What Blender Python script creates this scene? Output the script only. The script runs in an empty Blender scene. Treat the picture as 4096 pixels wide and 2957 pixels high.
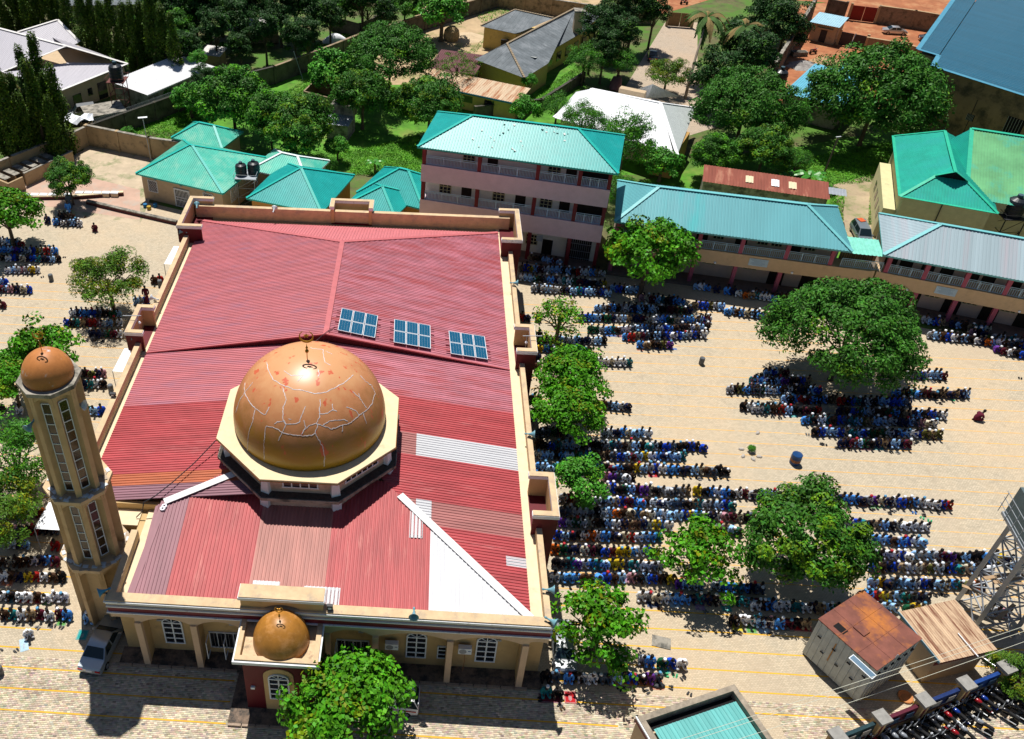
import bpy, math, random
import numpy as np
from mathutils import Vector, Matrix, Euler
R = math.radians
random.seed(7)
SC = bpy.context.scene
COL = SC.collection
# ---------------------------------------------------------------- camera
CW, CH, CF, PX, PY = 4096.0, 2957.0, 3582.6, 1518.7, 1375.8
_a, _b, _c = .9104, -.0148, -.0513
_d = Vector((math.sin(_a)*math.sin(_b), math.sin(_a)*math.cos(_b), math.cos(_a)))
_e1 = -(_d.cross(Vector((0, 0, 1)))).normalized()
_e2 = _e1.cross(_d)
AX = _e1*math.cos(_c)+_e2*math.sin(_c)
AY = _e1*math.cos(_c+math.pi/2)+_e2*math.sin(_c+math.pi/2)
if AX.x < 0: AX = -AX
if AY.z < 0: AY = -AY
UP = -_d
CAMZ = 60.0
cd = bpy.data.cameras.new('camera'); cam = bpy.data.objects.new('camera', cd); COL.objects.link(cam)
cd.sensor_width = 36; cd.sensor_fit = 'HORIZONTAL'; cd.lens = CF*36/CW
cd.shift_x = (CW/2-PX)/CW; cd.shift_y = (PY-CH/2)/CW
cd.clip_start = .5; cd.clip_end = 3000
_right = Vector((AX.x, AY.x, UP.x)); _up = -Vector((AX.y, AY.y, UP.y)); _back = -Vector((AX.z, AY.z, UP.z))
M = Matrix((_right, _up, _back)).transposed().to_4x4(); M.translation = Vector((0, 0, CAMZ))
cam.matrix_world = M
SC.camera = cam
# ---------------------------------------------------------------- sky and sun
SUN = Vector((-.13, .39, 1.0)).normalized()
w = bpy.data.worlds.new('World'); SC.world = w; w.use_nodes = True
nt = w.node_tree; nt.nodes.clear()
sky = nt.nodes.new('ShaderNodeTexSky'); sky.sky_type = 'NISHITA'; sky.sun_disc = False
sky.sun_elevation = math.asin(SUN.z); sky.sun_rotation = math.atan2(SUN.x, SUN.y)
sky.altitude = 600; sky.air_density = 1.0; sky.dust_density = .6; sky.ozone_density = 2.0
bg = nt.nodes.new('ShaderNodeBackground'); bg.inputs[1].default_value = .05
wo = nt.nodes.new('ShaderNodeOutputWorld')
nt.links.new(sky.outputs[0], bg.inputs[0]); nt.links.new(bg.outputs[0], wo.inputs[0])
sl = bpy.data.lights.new('sun', 'SUN'); sl.energy = 5.0; sl.angle = R(.5); sl.color = (1, .965, .90)
so = bpy.data.objects.new('sun', sl); COL.objects.link(so); so.rotation_euler = SUN.to_track_quat('Z', 'Y').to_euler()
so.location = (0, 60, 90)
SC.view_settings.view_transform = 'Standard'; SC.view_settings.look = 'None'
SC.view_settings.exposure = .15; SC.view_settings.gamma = 1; SC.view_settings.use_curve_mapping = False
SC.cycles.max_bounces = 5; SC.cycles.diffuse_bounces = 2; SC.cycles.glossy_bounces = 2; SC.cycles.transparent_max_bounces = 4
SC.cycles.use_denoising = True

def at(x, y, z=0.0):
    v = Vector(((x-PX)/CF, (y-PY)/CF, 1.0))
    r = Vector((v.dot(AX), v.dot(AY), v.dot(UP)))
    t = (z-CAMZ)/r.z
    return Vector((0, 0, CAMZ))+r*t
def A2(x, y, z=0.0):
    p = at(x, y, z); return (p.x, p.y)

# ---------------------------------------------------------------- materials
MATS = {}
def mat(name, col, rough=.8, var=.12, scale=1.5, metal=0, stain=None, stain_amt=.45, stain_scale=.35, bump=0, bscale=20, detail=4, tint=False, stretch=None, spec=.3, coat=0):
    if name in MATS: return MATS[name]
    m = bpy.data.materials.new(name); m.use_nodes = True; MATS[name] = m
    N = m.node_tree.nodes; L = m.node_tree.links; b = N['Principled BSDF']
    b.inputs['Roughness'].default_value = rough; b.inputs['Metallic'].default_value = metal
    b.inputs['Specular IOR Level'].default_value = spec
    if coat: b.inputs['Coat Weight'].default_value = coat; b.inputs['Coat Roughness'].default_value = .08
    tc = N.new('ShaderNodeTexCoord'); src = tc.outputs['Object']
    if stretch:
        mp = N.new('ShaderNodeMapping'); mp.inputs['Scale'].default_value = stretch; L.new(src, mp.inputs[0]); src = mp.outputs[0]
    c = (*col, 1)
    out = None
    if var:
        n = N.new('ShaderNodeTexNoise'); n.inputs['Scale'].default_value = scale; n.inputs['Detail'].default_value = detail; n.inputs['Roughness'].default_value = .65
        L.new(src, n.inputs['Vector'])
        mx = N.new('ShaderNodeMix'); mx.data_type = 'RGBA'
        cr = N.new('ShaderNodeMapRange'); cr.inputs[1].default_value = .3; cr.inputs[2].default_value = .7
        L.new(n.outputs[0], cr.inputs[0]); L.new(cr.outputs[0], mx.inputs[0])
        mx.inputs[6].default_value = tuple(max(0, v*(1-var)) for v in col)+(1,)
        mx.inputs[7].default_value = tuple(min(1, v*(1+var)) for v in col)+(1,)
        out = mx.outputs[2]
    if stain:
        n = N.new('ShaderNodeTexNoise'); n.inputs['Scale'].default_value = stain_scale; n.inputs['Detail'].default_value = 8; n.inputs['Roughness'].default_value = .7
        L.new(src, n.inputs['Vector'])
        cr = N.new('ShaderNodeMapRange'); cr.inputs[1].default_value = 1-stain_amt-.08; cr.inputs[2].default_value = 1-stain_amt+.08
        L.new(n.outputs[0], cr.inputs[0])
        mx = N.new('ShaderNodeMix'); mx.data_type = 'RGBA'; L.new(cr.outputs[0], mx.inputs[0])
        if out: L.new(out, mx.inputs[6])
        else: mx.inputs[6].default_value = c
        mx.inputs[7].default_value = (*stain, 1)
        out = mx.outputs[2]
    if tint:
        at_ = N.new('ShaderNodeAttribute'); at_.attribute_name = 'tint'
        mx = N.new('ShaderNodeMix'); mx.data_type = 'RGBA'; mx.blend_type = 'MULTIPLY'; mx.inputs[0].default_value = 1
        if out: L.new(out, mx.inputs[6])
        else: mx.inputs[6].default_value = c
        L.new(at_.outputs['Color'], mx.inputs[7]); out = mx.outputs[2]
    if out: L.new(out, b.inputs['Base Color'])
    else: b.inputs['Base Color'].default_value = c
    if bump:
        n = N.new('ShaderNodeTexNoise'); n.inputs['Scale'].default_value = bscale; n.inputs['Detail'].default_value = 5
        L.new(src, n.inputs['Vector']); bp = N.new('ShaderNodeBump'); bp.inputs['Strength'].default_value = bump; bp.inputs['Distance'].default_value = .05
        L.new(n.outputs[0], bp.inputs['Height']); L.new(bp.outputs[0], b.inputs['Normal'])
    return m

# ---------------------------------------------------------------- mesh helper
class MB:
    def __init__(s): s.v = []; s.f = []; s.m = []; s.mi = 0; s.X = None
    def tr(s, p):
        p = Vector(p); return tuple(s.X @ p) if s.X else tuple(p)
    def add(s, vs, fs):
        o = len(s.v); s.v += [s.tr(p) for p in vs]
        for f in fs: s.f.append(tuple(i+o for i in f)); s.m.append(s.mi)
    def box(s, x0, y0, z0, x1, y1, z1):
        s.add([(x0,y0,z0),(x1,y0,z0),(x1,y1,z0),(x0,y1,z0),(x0,y0,z1),(x1,y0,z1),(x1,y1,z1),(x0,y1,z1)],
              [(0,3,2,1),(4,5,6,7),(0,1,5,4),(1,2,6,5),(2,3,7,6),(3,0,4,7)])
        return s
    def cbox(s, c, d, rz=0, rx=0):
        o = s.X; T = Matrix.Translation(c) @ Matrix.Rotation(rz, 4, 'Z') @ Matrix.Rotation(rx, 4, 'X')
        s.X = (o @ T) if o else T
        s.box(-d[0]/2, -d[1]/2, -d[2]/2, d[0]/2, d[1]/2, d[2]/2); s.X = o
        return s
    def prism(s, poly, z0, z1):      # poly ccw list of (x,y)
        n = len(poly)
        s.add([(x, y, z0) for x, y in poly]+[(x, y, z1) for x, y in poly],
              [tuple(range(n-1, -1, -1)), tuple(range(n, 2*n))]+[(i, (i+1) % n, n+(i+1) % n, n+i) for i in range(n)])
        return s
    def wallp(s, poly, y0, y1):      # poly in xz, extruded along y
        n = len(poly)
        s.add([(x, y0, z) for x, z in poly]+[(x, y1, z) for x, z in poly],
              [tuple(range(n)), tuple(range(2*n-1, n-1, -1))]+[((i+1) % n, i, n+i, n+(i+1) % n) for i in range(n)])
        return s
    def poly(s, pts): s.add(pts, [tuple(range(len(pts)))]); return s
    def beam(s, a, b, w=.1, h=None, n=4):
        a = Vector(a); b = Vector(b); d = (b-a).normalized(); h = h or w
        u = d.cross(Vector((0, 0, 1)))
        if u.length < 1e-3: u = Vector((1, 0, 0))
        u.normalize(); v = u.cross(d)
        vs = []
        for c in (a, b):
            for k in range(n):
                t = 2*math.pi*(k+.5)/n; q = 1.414 if n == 4 else 1
                vs.append(c+u*(w/2*q*math.cos(t))+v*(h/2*q*math.sin(t)))
        s.add(vs, [tuple(range(n-1, -1, -1)), tuple(range(n, 2*n))]+[(i, (i+1) % n, n+(i+1) % n, n+i) for i in range(n)])
        return s
    def tube(s, pts, r, n=6):
        for i in range(len(pts)-1): s.beam(pts[i], pts[i+1], 2*r, n=n)
        return s
    def lathe(s, prof, n=16, c=(0, 0, 0), ax=None):
        vs = []; fs = []
        Q = Vector(ax).normalized().to_track_quat('Z', 'Y') if ax else None
        for r, z in prof:
            for k in range(n):
                t = 2*math.pi*k/n; p = Vector((r*math.cos(t), r*math.sin(t), z))
                if Q: p = Q @ p
                vs.append(p+Vector(c))
        for i in range(len(prof)-1):
            for k in range(n):
                k2 = (k+1) % n; fs.append((i*n+k, i*n+k2, (i+1)*n+k2, (i+1)*n+k))
        if prof[0][0] > 1e-4: fs.append(tuple(range(n-1, -1, -1)))
        if prof[-1][0] > 1e-4: fs.append(tuple((len(prof)-1)*n+k for k in range(n)))
        s.add(vs, fs); return s
    def build(s, name, m, parent=None, smooth=False, loc=None, rz=0):
        me = bpy.data.meshes.new(name); me.from_pydata(s.v, [], s.f)
        for mm in (m if isinstance(m, (list, tuple)) else [m]): me.materials.append(mm)
        if isinstance(m, (list, tuple)): me.polygons.foreach_set('material_index', s.m)
        if smooth: me.polygons.foreach_set('use_smooth', [True]*len(me.polygons))
        o = bpy.data.objects.new(name, me); COL.objects.link(o)
        if parent: o.parent = parent
        if loc is not None: o.location = loc
        if rz: o.rotation_euler.z = rz
        return o
def tag(o, label=None, cat=None, group=None, kind=None):
    if label: o['label'] = label
    if cat: o['category'] = cat
    if group: o['group'] = group
    if kind: o['kind'] = kind
    return o
def thing(name, label, cat, loc=(0, 0, 0), rz=0, group=None, sc=None):
    o = bpy.data.objects.new(name, None); COL.objects.link(o); o.location = loc; o.rotation_euler.z = rz
    if sc: o.scale = (sc, sc, sc)
    return tag(o, label, cat, group)
def copy_tree(o, parent=None, loc=None, rz=None, label=None, group=None, sc=None):
    c = o.copy(); COL.objects.link(c)
    if parent: c.parent = parent
    if loc is not None: c.location = loc
    if rz is not None: c.rotation_euler.z = rz
    if sc: c.scale = (sc, sc, sc)
    if label: c['label'] = label
    if group: c['group'] = group
    for ch in list(o.children): copy_tree(ch, c)
    return c
def lbox(name, m, parent, *b, label=None):
    o = MB().box(*b).build(name, m, parent)
    if label: o['label'] = label
    return o

def corr(mb, pts, pitch=.25, depth=.04, prof=((0, 0), (.5, 0), (.6, 1), (.9, 1)), lift=0.0, along=None):
    """corrugated sheet over a planar convex polygon; ribs run down the slope"""
    P = [Vector(p) for p in pts]
    n = (P[1]-P[0]).cross(P[2]-P[0]).normalized()
    if n.z < 0: n = -n
    u = Vector((0, 0, -1)); u = u-n*u.dot(n)
    if along: u = Vector(along); u = u-n*u.dot(n)
    u.normalize(); v = n.cross(u)
    o = P[0]; q = [((p-o).dot(v), (p-o).dot(u)) for p in P]
    s0 = min(a for a, b in q); s1 = max(a for a, b in q)
    def rng(s):
        ts = []
        for i in range(len(q)):
            (a, b), (c, d) = q[i], q[(i+1) % len(q)]
            if (a-s)*(c-s) <= 0 and abs(a-c) > 1e-9: ts.append(b+(d-b)*(s-a)/(c-a))
        return (min(ts), max(ts)) if ts else None
    S = []
    k = math.floor(s0/pitch)
    while k*pitch < s1:
        for a, h in prof:
            s = (k+a)*pitch
            if s0+1e-4 < s < s1-1e-4: S.append((s, h*depth))
        k += 1
    S = [(s0+1e-5, 0)]+S+[(s1-1e-5, 0)]
    prev = None
    for s, h in S:
        r = rng(s)
        if r is None: prev = None; continue
        a = o+v*s+u*r[0]+n*(h+lift); b = o+v*s+u*r[1]+n*(h+lift)
        if prev is not None:
            mb.add([prev[0], prev[1], b, a], [(0, 1, 2, 3)])
        prev = (a, b)
    return mb
def hipcap(mb, a, b, w=.35, lift=.07):
    a = Vector(a)+Vector((0, 0, lift)); b = Vector(b)+Vector((0, 0, lift))
    mb.beam(a, b, w, .05)

def window(parent, x, y, z, w, h, frame, pane, nx=1, nz=2, d=.1, t=.07, name='window', arch=False, bars=None):
    """frame faces -y at plane y ; parts: window > pane"""
    mb = MB()
    mb.box(x-w/2, y-d, z, x-w/2+t, y, z+h); mb.box(x+w/2-t, y-d, z, x+w/2, y, z+h)
    mb.box(x-w/2+t, y-d, z, x+w/2-t, y, z+t); mb.box(x-w/2+t, y-d, z+h-t, x+w/2-t, y, z+h)
    for i in range(1, nx): xx = x-w/2+w*i/nx; mb.box(xx-t/2, y-d*.9, z+t, xx+t/2, y, z+h-t)
    for k in range(1, nz): zz = z+h*k/nz; mb.box(x-w/2+t, y-d*.8, zz-t/2, x+w/2-t, y, zz+t/2)
    if arch:
        r = w/2; n = 8; zc = z+h
        for i in range(n):
            a0 = math.pi*i/n; a1 = math.pi*(i+1)/n
            mb.wallp([(x+r*math.cos(a0), zc+.7*r*math.sin(a0)), (x+r*math.cos(a1), zc+.7*r*math.sin(a1)), (x+(r-t)*math.cos(a1), zc+.7*(r-t)*math.sin(a1)), (x+(r-t)*math.cos(a0), zc+.7*(r-t)*math.sin(a0))][::-1], y-d, y)
        for a in (45, 90, 135):
            mb.wallp([(x-.03, zc), (x+.03, zc), (x+.03+(r-t)*math.cos(R(a)), zc+.7*(r-t)*math.sin(R(a))), (x-.03+(r-t)*math.cos(R(a)), zc+.7*(r-t)*math.sin(R(a)))], y-d*.8, y)
    f = mb.build(name, frame, parent)
    for i in range(nx):
        for k in range(nz):
            p = MB(); x0 = x-w/2+w*i/nx+t*.5; x1 = x-w/2+w*(i+1)/nx-t*.5; z0 = z+h*k/nz+t*.5; z1 = z+h*(k+1)/nz-t*.5
            p.box(x0, y-.04, z0, x1, y-.005, z1); p.build('pane', pane, f)
    if arch:
        p = MB(); r = w/2-t; p.wallp([(x+r*math.cos(math.pi*i/10), z+h+.7*r*math.sin(math.pi*i/10)) for i in range(11)][::-1], y-.04, y-.005); p.build('pane', pane, f)
    return f
def archslab(mb, x0, x1, ztop, zs, zc, y0, y1, n=10):
    """slab between x0,x1 with a segmental arch underside"""
    for i in range(n):
        a = x0+(x1-x0)*i/n; b = x0+(x1-x0)*(i+1)/n
        f = lambda q: zs+(zc-zs)*(1-abs(2*(q-x0)/(x1-x0)-1)**2.2)
        mb.wallp([(a, f(a)), (b, f(b)), (b, ztop), (a, ztop)], y0, y1)

M_beam = mat('pinkish_cream_beam', (.60, .43, .29), var=.06, stain=(.42, .30, .2), stain_amt=.33)
M_cream = mat('cream_plaster', (.55, .38, .18), var=.1, scale=.8, stain=(.30, .21, .12), stain_amt=.36, stain_scale=.5)
M_cap = mat('cream_coping', (.62, .45, .27), var=.14, scale=1.2, stain=(.42, .33, .24), stain_amt=.4, stain_scale=.9)
M_white = mat('white_moulding', (.78, .80, .82), var=.06, stain=(.5, .48, .42), stain_amt=.36, stain_scale=1.5)
M_maroon = mat('maroon_paint', (.16, .012, .022), rough=.5, var=.15)
M_maroon2 = mat('dark_red_column_paint', (.15, .012, .02), rough=.5, var=.2)
M_glass = mat('dark_window_glass', (.012, .014, .02), rough=.08, var=0, spec=.6)
M_frame = mat('white_window_frame', (.75, .80, .85), var=.04)
M_black = mat('black_opening', (.008, .007, .008), rough=.9, var=0)
M_grey = mat('galvanised_steel', (.35, .38, .42), rough=.45, var=.1, metal=.3)
M_dark = mat('dark_metal', (.03, .03, .035), rough=.5, var=.1)
M_conc = mat('weathered_concrete', (.33, .30, .25), var=.2, stain=(.10, .095, .08), stain_amt=.47, stain_scale=.9)
M_mould = mat('mouldy_concrete', (.06, .055, .045), var=.4, scale=5)
M_gold = mat('gold_paint', (.42, .20, .02), rough=.35, metal=.5, var=.1)
M_white_sheet = mat('white_tarpaulin', (.86, .88, .92), var=.03)
# ---------------------------------------------------------------- mosque
S_ = (.12, 1.2, 1.2)     # streaks across sheets (ribs run along x)
T_ = (1.2, .12, 1.2)
def sheetmat(n, col, st=None, **k):
    return mat(n, col, rough=.55, var=k.get('var', .16), scale=k.get('scale', 1.1), stretch=st, stain=k.get('stain'), stain_amt=k.get('sa', .35), stain_scale=k.get('ss', 2), spec=.35)
RM_pink = sheetmat('faded_pink_sheet', (.49, .145, .165), S_, stain=(.40, .15, .20), sa=.42, ss=1.0)
RM_pink2 = sheetmat('faded_rose_sheet', (.46, .16, .20), S_, var=.3, stain=(.42, .09, .10), sa=.45, ss=.9)
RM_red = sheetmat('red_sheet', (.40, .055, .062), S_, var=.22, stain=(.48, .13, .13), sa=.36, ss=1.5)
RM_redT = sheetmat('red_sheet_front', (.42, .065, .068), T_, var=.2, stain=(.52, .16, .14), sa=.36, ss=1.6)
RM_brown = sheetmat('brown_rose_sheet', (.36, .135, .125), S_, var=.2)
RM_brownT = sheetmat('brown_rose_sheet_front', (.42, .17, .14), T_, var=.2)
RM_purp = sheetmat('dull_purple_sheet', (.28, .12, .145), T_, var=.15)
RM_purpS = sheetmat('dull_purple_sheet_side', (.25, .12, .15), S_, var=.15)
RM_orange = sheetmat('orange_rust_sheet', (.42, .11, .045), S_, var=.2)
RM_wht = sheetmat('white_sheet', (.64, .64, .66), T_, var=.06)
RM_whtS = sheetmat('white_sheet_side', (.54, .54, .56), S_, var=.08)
RM_cap = mat('red_ridge_cap', (.50, .13, .14), rough=.5, var=.1)
XL, XR, YF, YB = -26.4, 10.1, 36.95, 91.3
XW = -20.6
ZE = 7.2
mosque = thing('mosque', 'large cream mosque with faded red corrugated roof and orange central dome', 'mosque', (-8.2, 64, 0))
moff = Vector((-8.2, 64, 0))
class MM(MB):
    def __init__(s): super().__init__(); s.X = Matrix.Translation(-moff)
def mpart(mb, name, m, parent=None, **k): 
    o = mb.build(name, m, parent or mosque, **k); return o
# body walls
b = MM(); b.box(XL, 46.6, 0, XR, YB, 6.8); b.box(XW, 38.2, 0, XR, 46.59, 6.75); b.box(-24.7, 44.3, 0, XW-.01, 46.58, 6.75); mpart(b, 'wall', M_cream)
b = MM()
b.box(XL, YB-.5, 6.8, XR, YB, 8.45); b.box(XW, YF+.4, 6.76, XW+.5, 43.2, 7.75)
mpart(b, 'parapet', M_cap)
b = MM(); b.box(XL+.5, 45.95, 6.76, -19.0, 46.25, 7.5); mpart(b, 'terrace_wall', M_cream)
# gutter floor tiles
M_tile = mat('pale_gutter_tiles', (.74, .60, .40), var=.08, stain=(.55, .42, .28), stain_amt=.35)
for bx in ((8.6, YF+.45, 6.76, XR, YB-.52, 6.95), (XL+.02, 46.3, 6.81, -25.2, YB-.52, 6.97), (XW+.51, YF+.45, 6.76, -18.9, 45.9, 6.9), (-24.6, 44.35, 6.76, XW, 45.9, 6.88)):
    b = MM(); b.box(*bx); mpart(b, 'gutter_floor', M_tile)
# facade beam with mouldings
b = MM(); b.box(XW, YF, 7.121, XR, YF+.6, 7.42); b.box(XW, YF+.02, 6.2, XR, YF+.6, 6.3)
pil = [(-18.98, -18.53), (-15.0, -14.55), (-11.5, -11.15), (-5.45, -5.1), (-2.1, -1.68), (3.15, 3.58), (8.38, 8.83)]
xs = [XW+.02]+[v for p in pil for v in p]+[XR-.02]
for i in range(1, len(pil)):
    if i == 3: continue
    archslab(b, pil[i-1][1], pil[i][0], 6.2, 5.3, 5.85, YF+.02, YF+.4)
archslab(b, XW, pil[0][0], 6.2, 5.75, 5.8, YF+.02, YF+.4); archslab(b, pil[-1][1], XR, 6.2, 5.6, 5.75, YF+.02, YF+.4)
for p in pil: b.box(p[0], YF+.02, 5.3, p[1], YF+.4, 6.2)
mpart(b, 'facade_beam', M_beam)
b = MM(); b.box(XW-.05, YF-.04, 6.48, XR+.05, YF+.6, 6.95); mpart(b, 'maroon_band', M_maroon)
for z0, z1, o_ in ((7.42, 7.7, .12), (6.95, 7.12, .07), (6.3, 6.48, .10)):
    b = MM(); b.box(XW-o_, YF-o_, z0, XR+o_*.6, YF+.58, z1-.08); b.box(XW-o_-.06, YF-o_-.06, z1-.08, XR+o_*.6+.06, YF+.58, z1); mpart(b, 'moulding', M_white)
b = MM(); b.box(XW-.1, YF-.1, 7.71, XR+.05, YF+.62, 7.80); mpart(b, 'coping', M_cap)
# pillars (deep fins reaching back to the wall)
for x0, x1 in pil:
    b = MM(); b.box(x0, YF-.12, 0, x1, YF+.25, 5.32); mpart(b, 'pillar', M_beam); b = MM(); b.box(x0+.03, YF+.25, 0, x1-.03, 38.2, 5.6); mpart(b, 'pillar_fin', M_cream)
# porch plinth and edge tiles
M_porch = mat('worn_porch_screed', (.20, .14, .10), var=.35, scale=2, stain=(.05, .045, .04), stain_amt=.48, stain_scale=1.2)
b = MM(); b.box(-20.9, YF-.1, 0, -11.3, 38.2, .28); b.box(-5.3, YF-.1, 0, 10.3, 38.2, .28); mpart(b, 'porch_floor', M_porch)
b = MM(); b.prism([(-12.0, 32.75), (-4.6, 32.75), (-4.6, 36.84), (-11.9, 36.84)], 0, .2); mpart(b, 'mihrab_apron', M_porch)
tm = mat('step_edge_tile', (.36, .27, .2), var=.25, scale=3)
tbm = MB().box(-.46, -.09, 0, .46, .09, .26)
t0 = None
for i in range(24):
    x = -20.4+i*.985 if i < 9 else -5.0+(i-9)*.985
    if t0 is None: t0 = tbm.build('edge_tile', tm, mosque)
    else: t_ = t0.copy(); COL.objects.link(t_); 
    (t0 if i == 0 else t_).location = Vector((x, YF-.2, 0))-moff
for i in range(7):
    t_ = t0.copy(); COL.objects.link(t_); t_.location = Vector((-11.5+i*.985, 32.65, 0))-moff; t_.scale = (1, 1, .75)
# facade windows and doors
wy = 38.19-64; ox = 8.2
for tx, ty in ((702, 2580), (1662, 2638), (1938, 2660)):
    x = at(tx, ty, 1.2).x
    window(mosque, x+ox, wy, 1.2, 1.5, 2.55, M_frame, M_glass, 2, 4, arch=True, t=.1, name='arched_window')
window(mosque, at(1766, 2641, 1.3).x+ox, wy, 1.3, .72, 1.5, M_frame, M_glass, 1, 3, t=.08)
M_grille = mat('window_grille', (.25, .24, .22), rough=.5, var=.1)
for x in (-13.0, -3.6):
    window(mosque, x+ox, wy, 1.0, 2.4, 1.9, M_frame, M_glass, 4, 1, t=.06, name='grille_window')
    window(mosque, x+ox, wy, 4.3, 2.6, .45, M_frame, M_glass, 4, 1, t=.06, name='fanlight')
    g = MM()
    for k in range(9): g.box(x-1.1+k*.27, 38.02, 1.05, x-1.08+k*.27, 38.06, 2.9)
    mpart(g, 'window_grille', M_grille)
    for sx in (-1.2, 1.2, .1):
        g = MM(); g.box(x+sx-.03, 37.2, .95, x+sx+.03, 37.9, 1.02); g.box(x+sx-.03, 37.2, 2.85, x+sx+.03, 37.9, 2.92); g.box(x+sx-.03, 37.14, .95, x+sx+.03, 37.2, 2.92)
        mpart(g, 'open_casement', M_frame)
for x in (-17.7, -12.4, -3.0, 6.9):
    g = MM(); g.cbox((x, 38.1, 4.05), (.35, .14, .16)); mpart(g, 'wall_light', M_grey)
# mihrab projection
b = MM(); b.box(-10.75, 34.0, .2, -6.05, 36.9, 5.9); mpart(b, 'mihrab_wall', mat('oxblood_paint', (.115, .006, .012), rough=.6, var=.15))
b = MM(); b.box(-11.2, 33.75, 5.9, -5.55, 37.9, 6.05)
mpart(b, 'mihrab_slab', mat('stained_cream_screed', (.62, .45, .28), var=.15, stain=(.16, .12, .09), stain_amt=.40, stain_scale=1.3))
b = MM(); b.box(-11.2, 33.75, 6.05, -5.55, 34.1, 6.5); b.box(-11.2, 34.1, 6.05, -10.85, 37.2, 6.5); b.box(-5.9, 34.1, 6.05, -5.55, 37.2, 6.5); mpart(b, 'mihrab_parapet', M_cap)
b = MM(); b.box(-11.32, 33.6, 6.1, -5.43, 33.74, 6.38); b.box(-11.32, 33.74, 6.1, -11.21, 37.0, 6.38); b.box(-5.54, 33.74, 6.1, -5.43, 37.0, 6.38); mpart(b, 'moulding', M_white)
b = MM(); archslab(b, -10.75, -5.95, 8.6, 6.5, 8.2, 37.0, 37.35, 16); b.box(-11.2, 37.0, 6.5, -10.75, 37.6, 8.6); b.box(-5.95, 37.0, 6.5, -5.5, 37.6, 8.6); b.box(-11.2, 37.36, 6.06, -5.5, 38.0, 8.6); mpart(b, 'mihrab_arch_wall', M_cream)
b = MM(); b.box(-11.35, 36.9, 8.6, -5.4, 38.1, 8.85); mpart(b, 'moulding', M_white)
b = MM(); b.box(-11.3, 36.95, 8.85, -5.45, 38.05, 8.93); mpart(b, 'coping', M_cap)
M_ochre = mat('ochre_dome_paint', (.40, .17, .025), rough=.42, var=.2, scale=1.2, stain=(.62, .30, .10), stain_amt=.4, stain_scale=.8, spec=.5)
b = MM(); b.lathe([(1.95*math.cos(R(a)), 6.06+2.3*math.sin(R(a))) for a in range(0, 91, 6)], 40, (-8.3, 35.75, 0)); mpart(b, 'small_dome', M_ochre, smooth=True)
def finial(mb, c, s=1.0, tilt=0):
    c = Vector(c)
    mb.lathe([(.03*s, 0), (.03*s, .5*s), (.12*s, .62*s), (.13*s, .72*s), (.04*s, .84*s), (.09*s, .95*s), (.03*s, 1.1*s), (.0, 1.35*s)], 10, c)
    n = 20; cc = c+Vector((0, 0, 1.85*s)); ro = .48*s; ri = .38*s
    for i in range(n):
        a0 = R(115+310*i/n); a1 = R(115+310*(i+1)/n)
        def pt(a, o):
            wd = .12*s*math.sin(math.pi*((math.degrees(a)-115)/310))
            r = ro if o else ro-.015*s-wd
            return (cc.x+r*math.cos(a), cc.z+r*math.sin(a))
        P_ = [pt(a0, 1), pt(a1, 1), pt(a1, 0), pt(a0, 0)]
        mb.wallp([(p[0], p[1]) for p in P_], cc.y-.03*s, cc.y+.03*s)
    st = []
    for i in range(10):
        a = R(90+36*i); r = (.2 if i % 2 == 0 else .08)*s; st.append((cc.x+r*math.cos(a), cc.z+.08*s+r*math.sin(a)))
    for i in range(10): mb.wallp([(cc.x, cc.z+.08*s), st[i], st[(i+1) % 10]], cc.y-.03*s, cc.y+.03*s)
b = MM(); finial(b, (-8.3, 35.75, 8.3), .62); mpart(b, 'crescent_finial', M_gold)
window(mosque, -8.35+ox, 34.0-64-.06, 1.7, 1.45, 2.5, M_frame, M_glass, 2, 4, arch=True, t=.1, name='arched_window')
b = MM(); b.wallp([(-9.4, .25), (-7.3, .25), (-7.3, 4.4)]+[(-8.35+1.05*math.cos(R(a)), 4.4+.85*math.sin(R(a))) for a in range(15, 180, 15)]+[(-9.4, 4.4)], 33.94, 33.998); mpart(b, 'niche_panel', M_cream)
for x in (-10.2, -6.55):
    b = MM(); b.cbox((x, 33.92, 2.9), (.28, .16, .2)); mpart(b, 'wall_light', M_frame)
# buttress turrets (U-shaped above the parapet)
M_ox = MATS['oxblood_paint']
TS = []
def turret(x0, x1, y0, y1, side, z=9.2):
    """side: which side is open ('+x','-x','-y')"""
    t = .42; TS.append((x0, y0, y1))
    b = MM(); b.box(x0+.08, y0+.08, 0, x1-.08, y1-.08, 7.0)
    mpart(b, 'buttress', M_ox)
    def ring(b, e, z0, z1, th=t):
        if side != '-y': b.box(x0-e, y0-e, z0, x1+e, y0+th, z1)
        b.box(x0-e, y1-th, z0, x1+e, y1+e, z1)
        if side != '-x': b.box(x0-e, y0+th if side != '-y' else y0-e, z0, x0+th, y1-th, z1)
        if side != '+x': b.box(x1-th, y0+th if side != '-y' else y0-e, z0, x1+e, y1-th, z1)
    b = MM(); ring(b, -.06, 7.0, z-.35); 
    mpart(b, 'turret_wall', M_cream)
    b = MM()
    if side != '-y': b.box(x0-.02, y0-.02, 7.0, x1+.02, y0+.059, z-.35); mpart(b, 'turret_facing', M_ox)
    b = MM(); ring(b, .1, z-.35, z-.04); mpart(b, 'moulding', M_white)
    b = MM(); ring(b, .06, z-.04, z+.03); mpart(b, 'coping', M_cap)
zt = 9.2
p = at(2021, 874.5, zt); q = at(2090, 961, zt); turret(8.9, q.x-.05, q.y, YB+.4, '-x')
p = at(2061, 1297.6, zt); q = at(2147, 1406, zt); turret(XR-.75, q.x, q.y, at(2100, 1299, zt).y, '-x')
q = at(2234.8, 2064, zt); turret(XR-.75, q.x, q.y, at(2180, 1891, zt).y, '-x')
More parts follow.
